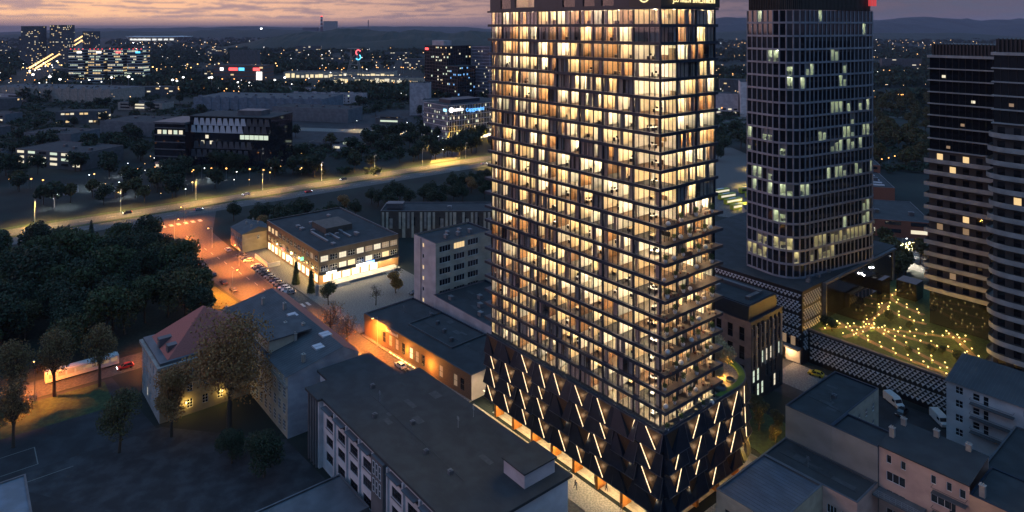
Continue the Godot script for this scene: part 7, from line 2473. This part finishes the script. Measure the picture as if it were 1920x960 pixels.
func people() -> void:
	var walk := {"hip": Vector3(0, 0.98, 0), "chest": Vector3(0.03, 1.28, 0), "neck": Vector3(0.04, 1.48, 0), "head": Vector3(0.06, 1.64, 0), "sl": Vector3(0.03, 1.40, -0.17), "sr": Vector3(0.03, 1.40, 0.17), "el": Vector3(-0.12, 1.14, -0.22), "hl": Vector3(-0.08, 0.88, -0.24), "er": Vector3(0.14, 1.14, 0.22), "hr": Vector3(0.3, 0.95, 0.2), "pl": Vector3(0, 0.92, -0.09), "pr": Vector3(0, 0.92, 0.09), "kl": Vector3(0.2, 0.52, -0.1), "al": Vector3(0.26, 0.09, -0.1), "kr": Vector3(-0.08, 0.5, 0.1), "ar": Vector3(-0.32, 0.13, 0.1), "tl": Vector3(0.4, 0.04, -0.11), "tr": Vector3(-0.2, 0.04, 0.11)}
	var stand := walk.duplicate()
	stand.merge({"el": Vector3(0.0, 1.13, -0.22), "hl": Vector3(0.1, 0.9, -0.2), "er": Vector3(0.0, 1.13, 0.22), "hr": Vector3(0.06, 0.88, 0.23), "kl": Vector3(0.02, 0.5, -0.1), "al": Vector3(0.0, 0.08, -0.1), "kr": Vector3(0.02, 0.5, 0.1), "ar": Vector3(0.0, 0.08, 0.1), "tl": Vector3(0.14, 0.04, -0.11), "tr": Vector3(0.14, 0.04, 0.11)}, true)
	var mw := body_mesh(walk)
	var ms := body_mesh(stand)
	var dark := mat("coat_dark", 0.03, 0.03, 0.04, 0.9, "")
	var grey := mat("coat_grey", 0.16, 0.16, 0.17, 0.9, "")
	var brown := mat("coat_brown", 0.18, 0.10, 0.06, 0.9, "")
	var hair := mat("hair", 0.03, 0.02, 0.015, 0.8, "")
	person("person in grey clothes striding past the first lit pier", on_grid(TC, 23.5, 0.14, -2.0), GRID, grey, mw, hair)
	person("person in dark clothes striding inside the lit hall", on_grid(TC, 15.0, 0.18, 0.8), GRID + PI, dark, mw, hair)
	person("person in brown clothes standing before the hall glass", on_grid(TC, 18.5, 0.18, 0.9), GRID + 1.0, brown, ms, hair)
	person("person in dark clothes walking in a pair on the pavement", on_grid(TC, 20.0, 0.14, -3.6), GRID + 0.2, dark, mw, hair)
	person("person in grey clothes walking in a pair on the pavement", on_grid(TC, 19.3, 0.14, -3.9), GRID + 0.2, grey, ms, hair)
	person("person in brown clothes walking near the corner pier", on_grid(TC, 9.0, 0.14, -1.2), GRID + 3.0, brown, mw, hair)
	person("person in dark clothes standing by the queue of cars", on_grid(TC, 221, 0.1, -29.0), 0.5, dark, ms, hair)

# ---------------------------------------------------------------- furniture on the terraces, plaza pieces
func terraces() -> void:
	var pot := thing("terrace_planter", "pale round planter with leafy plant on a tower terrace", "planter", Vector3.ZERO, 0.0, "planters on the tower terraces")
	var g := Geo.new()
	g.lathe([[0.01, 0.0], [0.28, 0.0], [0.42, 0.35], [0.40, 0.62], [0.34, 0.64]], 12)
	put(pot, "pot", g.mesh(), M.white)
	g = Geo.new()
	g.tinted = true
	var r := RandomNumberGenerator.new()
	r.seed = 91
	for i in 260:
		var d := Vector3(r.randfn(), r.randfn(), r.randfn()).normalized() * pow(r.randf(), 0.5) * 0.55
		var p := Vector3(0, 1.2, 0) + d * Vector3(1, 1.3, 1)
		var s := Vector3(r.randfn(), r.randfn(), r.randfn()).normalized() * 0.12
		var k := r.randf_range(0.6, 1.3)
		g.tint = Color(k, k, k)
		g.tri(p - s, p + s, p + Vector3(r.randfn(), r.randfn(), r.randfn()) * 0.1)
	put(pot, "plant", g.mesh(), leaf_mat("leaf_terrace", 0.10, 0.15, 0.05))
	var globe := thing("globe_seat", "white round pouf on a tower terrace", "pouf", Vector3.ZERO, 0.0, "round poufs on the tower terraces")
	g = Geo.new()
	g.lathe([[0.01, 0.0], [0.3, 0.04], [0.48, 0.3], [0.48, 0.5], [0.3, 0.78], [0.01, 0.84]], 14)
	put(globe, "shell", g.mesh(), M.white)
	var bench := thing("terrace_table", "small wooden terrace table with two stools beside the glass", "table", Vector3.ZERO, 0.0, "tables on the tower terraces")
	solid(bench, "table_top", M.oak, Vector3(-0.5, 0.68, -0.4), Vector3(0.5, 0.73, 0.4))
	solid(bench, "leg", M.frame_dark, Vector3(-0.06, 0, -0.06), Vector3(0.06, 0.68, 0.06))
	for s in [-0.85, 0.85]: solid(bench, "stool", M.brick, Vector3(s - 0.2, 0, -0.2), Vector3(s + 0.2, 0.45, 0.2))
	var n := [0, 0, 0]
	for k in range(12, 24):
		var y := TOP - RISE * k + (0.64 if k < 23 else 0.0)
		for i in 7:
			var which: int = [0, 1, 0, 2, 0, 1, 2][(i + k) % 7]
			if rng.randf() < 0.25: continue
			var at := on_grid(TC, rnd(-1.2, -0.6), y, 0.6 + i * 2.6 + rnd(-0.6, 0.6))
			if k == 23: at.y = 20.37
			var proto: Node3D = [pot, globe, bench][which]
			if n[which] == 0: proto.position = at
			else: copy(proto, "", at, rnd(0, TAU), rnd(0.75, 1.1))
			n[which] += 1
	for k in range(12, 23):
		solid(get_node("office_tower"), "terrace_deck", M.deck, Vector3(-1.65, TOP - RISE * k + 0.622, -0.3), Vector3(1.4, TOP - RISE * k + 0.64, 18.4))
	# round lounge seats in the terrace garden
	var seat := thing("round_lounge_seat", "dark round lounge seat in the terrace garden", "seat", on_grid(TC, 1.2, 20.37, 22.0), 0.0, "lounge seats in the terrace garden")
	g = Geo.new()
	g.lathe([[0.01, 0.0], [1.3, 0.0], [1.5, 0.5], [1.4, 0.9], [1.1, 0.95], [1.05, 0.45], [0.01, 0.42]], 18)
	put(seat, "shell", g.mesh(), M.felt_light)
	copy(seat, "", on_grid(TC, 4.2, 20.37, 24.6), 0.4, 0.85)
	copy(seat, "", on_grid(TC, 1.8, 20.37, 27.0), 1.4, 0.7)
	for q in [[3.6, 27.4], [7.0, 27.0], [2.4, 24.0], [10.5, 28.6]]:
		var l := thing("terrace_uplight", "small warm uplight under the terrace garden shrubs", "lamp", on_grid(TC, q[0], 20.37, q[1]), 0.0, "uplights in the terrace garden")
		g = Geo.new()
		g.cone(Vector3.ZERO, Vector3(0, 0.25, 0), 0.14, 0.16, 8)
		put(l, "housing", g.mesh(), M.frame_dark)
		g = Geo.new()
		g.cone(Vector3(0, 0.25, 0), Vector3(0, 0.3, 0), 0.14, 0.14, 8)
		put(l, "lamp_lens", g.mesh(), M.strip_warm)
		lamp(l, Vector3(0, 0.5, 0), Color(1.0, 0.72, 0.32), 26.0, 0.12)
	# plaza: advertising pillar, map board, wall of the ramp
	var ad := thing("advertising_pillar", "round pale advertising pillar beside the cypress", "pillar", on_grid(TC, 156, 0.12, -2.4))
	g = Geo.new()
	g.lathe([[0.7, 0.0], [0.7, 3.2], [0.9, 3.3], [0.9, 3.5], [0.4, 3.9], [0.01, 4.1]], 16)
	put(ad, "drum", g.mesh(), M.concrete)
	var mb := thing("map_board", "red framed city map board at the plaza corner", "board", on_grid(TC, 136.5, 0.13, -3.6), GRID + 0.7)
	solid(mb, "board", M.white, Vector3(-1.1, 0.5, -0.06), Vector3(1.1, 2.4, 0.06))
	for s in [-1.22, 1.12]: solid(mb, "frame_post", mat("sign_red_paint", 0.35, 0.02, 0.02, 0.5, ""), Vector3(s, 0, -0.1), Vector3(s + 0.1, 2.5, 0.1))
	var rw := thing("ramp_wall", "white ramp wall at the end of the shop building", "wall", on_grid(TC, 196, 0.12, -6.0), GRID)
	solid(rw, "wall_face", M.white_wall, Vector3(0, 0, 0), Vector3(16, 1.7, 0.4))
	solid(rw, "return_wall", M.white_wall, Vector3(0, 0, 0.42), Vector3(0.4, 1.7, 5.0))
	var pb := thing("brick_planter", "square brick planter by the podium foot", "planter", on_grid(TC, 12.0, 0.2, 40.0), GRID)
	solid(pb, "box", M.brick, Vector3.ZERO, Vector3(5.0, 2.2, 4.0))
	var tick := thing("low_wall", "low pale garden wall by the annex roof edge", "wall", on_grid(TC, -7.6, 0.14, 34.0), GRID)
	solid(tick, "wall_face", M.concrete, Vector3.ZERO, Vector3(12, 1.4, 0.4))
	var yl := thing("podium_path_lamp", "warm lamp over the passage beside the podium", "lamp", on_grid(TC, -3.4, 0.14, 37.2))
	solid(yl, "lamp_post", M.frame_dark, Vector3(-0.06, 0, -0.06), Vector3(0.06, 3.0, 0.06))
	solid(yl, "lamp_head", M.strip_warm, Vector3(-0.16, 3.0, -0.16), Vector3(0.16, 3.3, 0.16))
	lamp(yl, Vector3(0, 3.15, 0), Color(1.0, 0.76, 0.35), 90.0, 0.2)

func others() -> void:
	near_left()
	near_right()
	far_city()
	trees()
	lamps()
	vehicles()
	people()
	terraces()
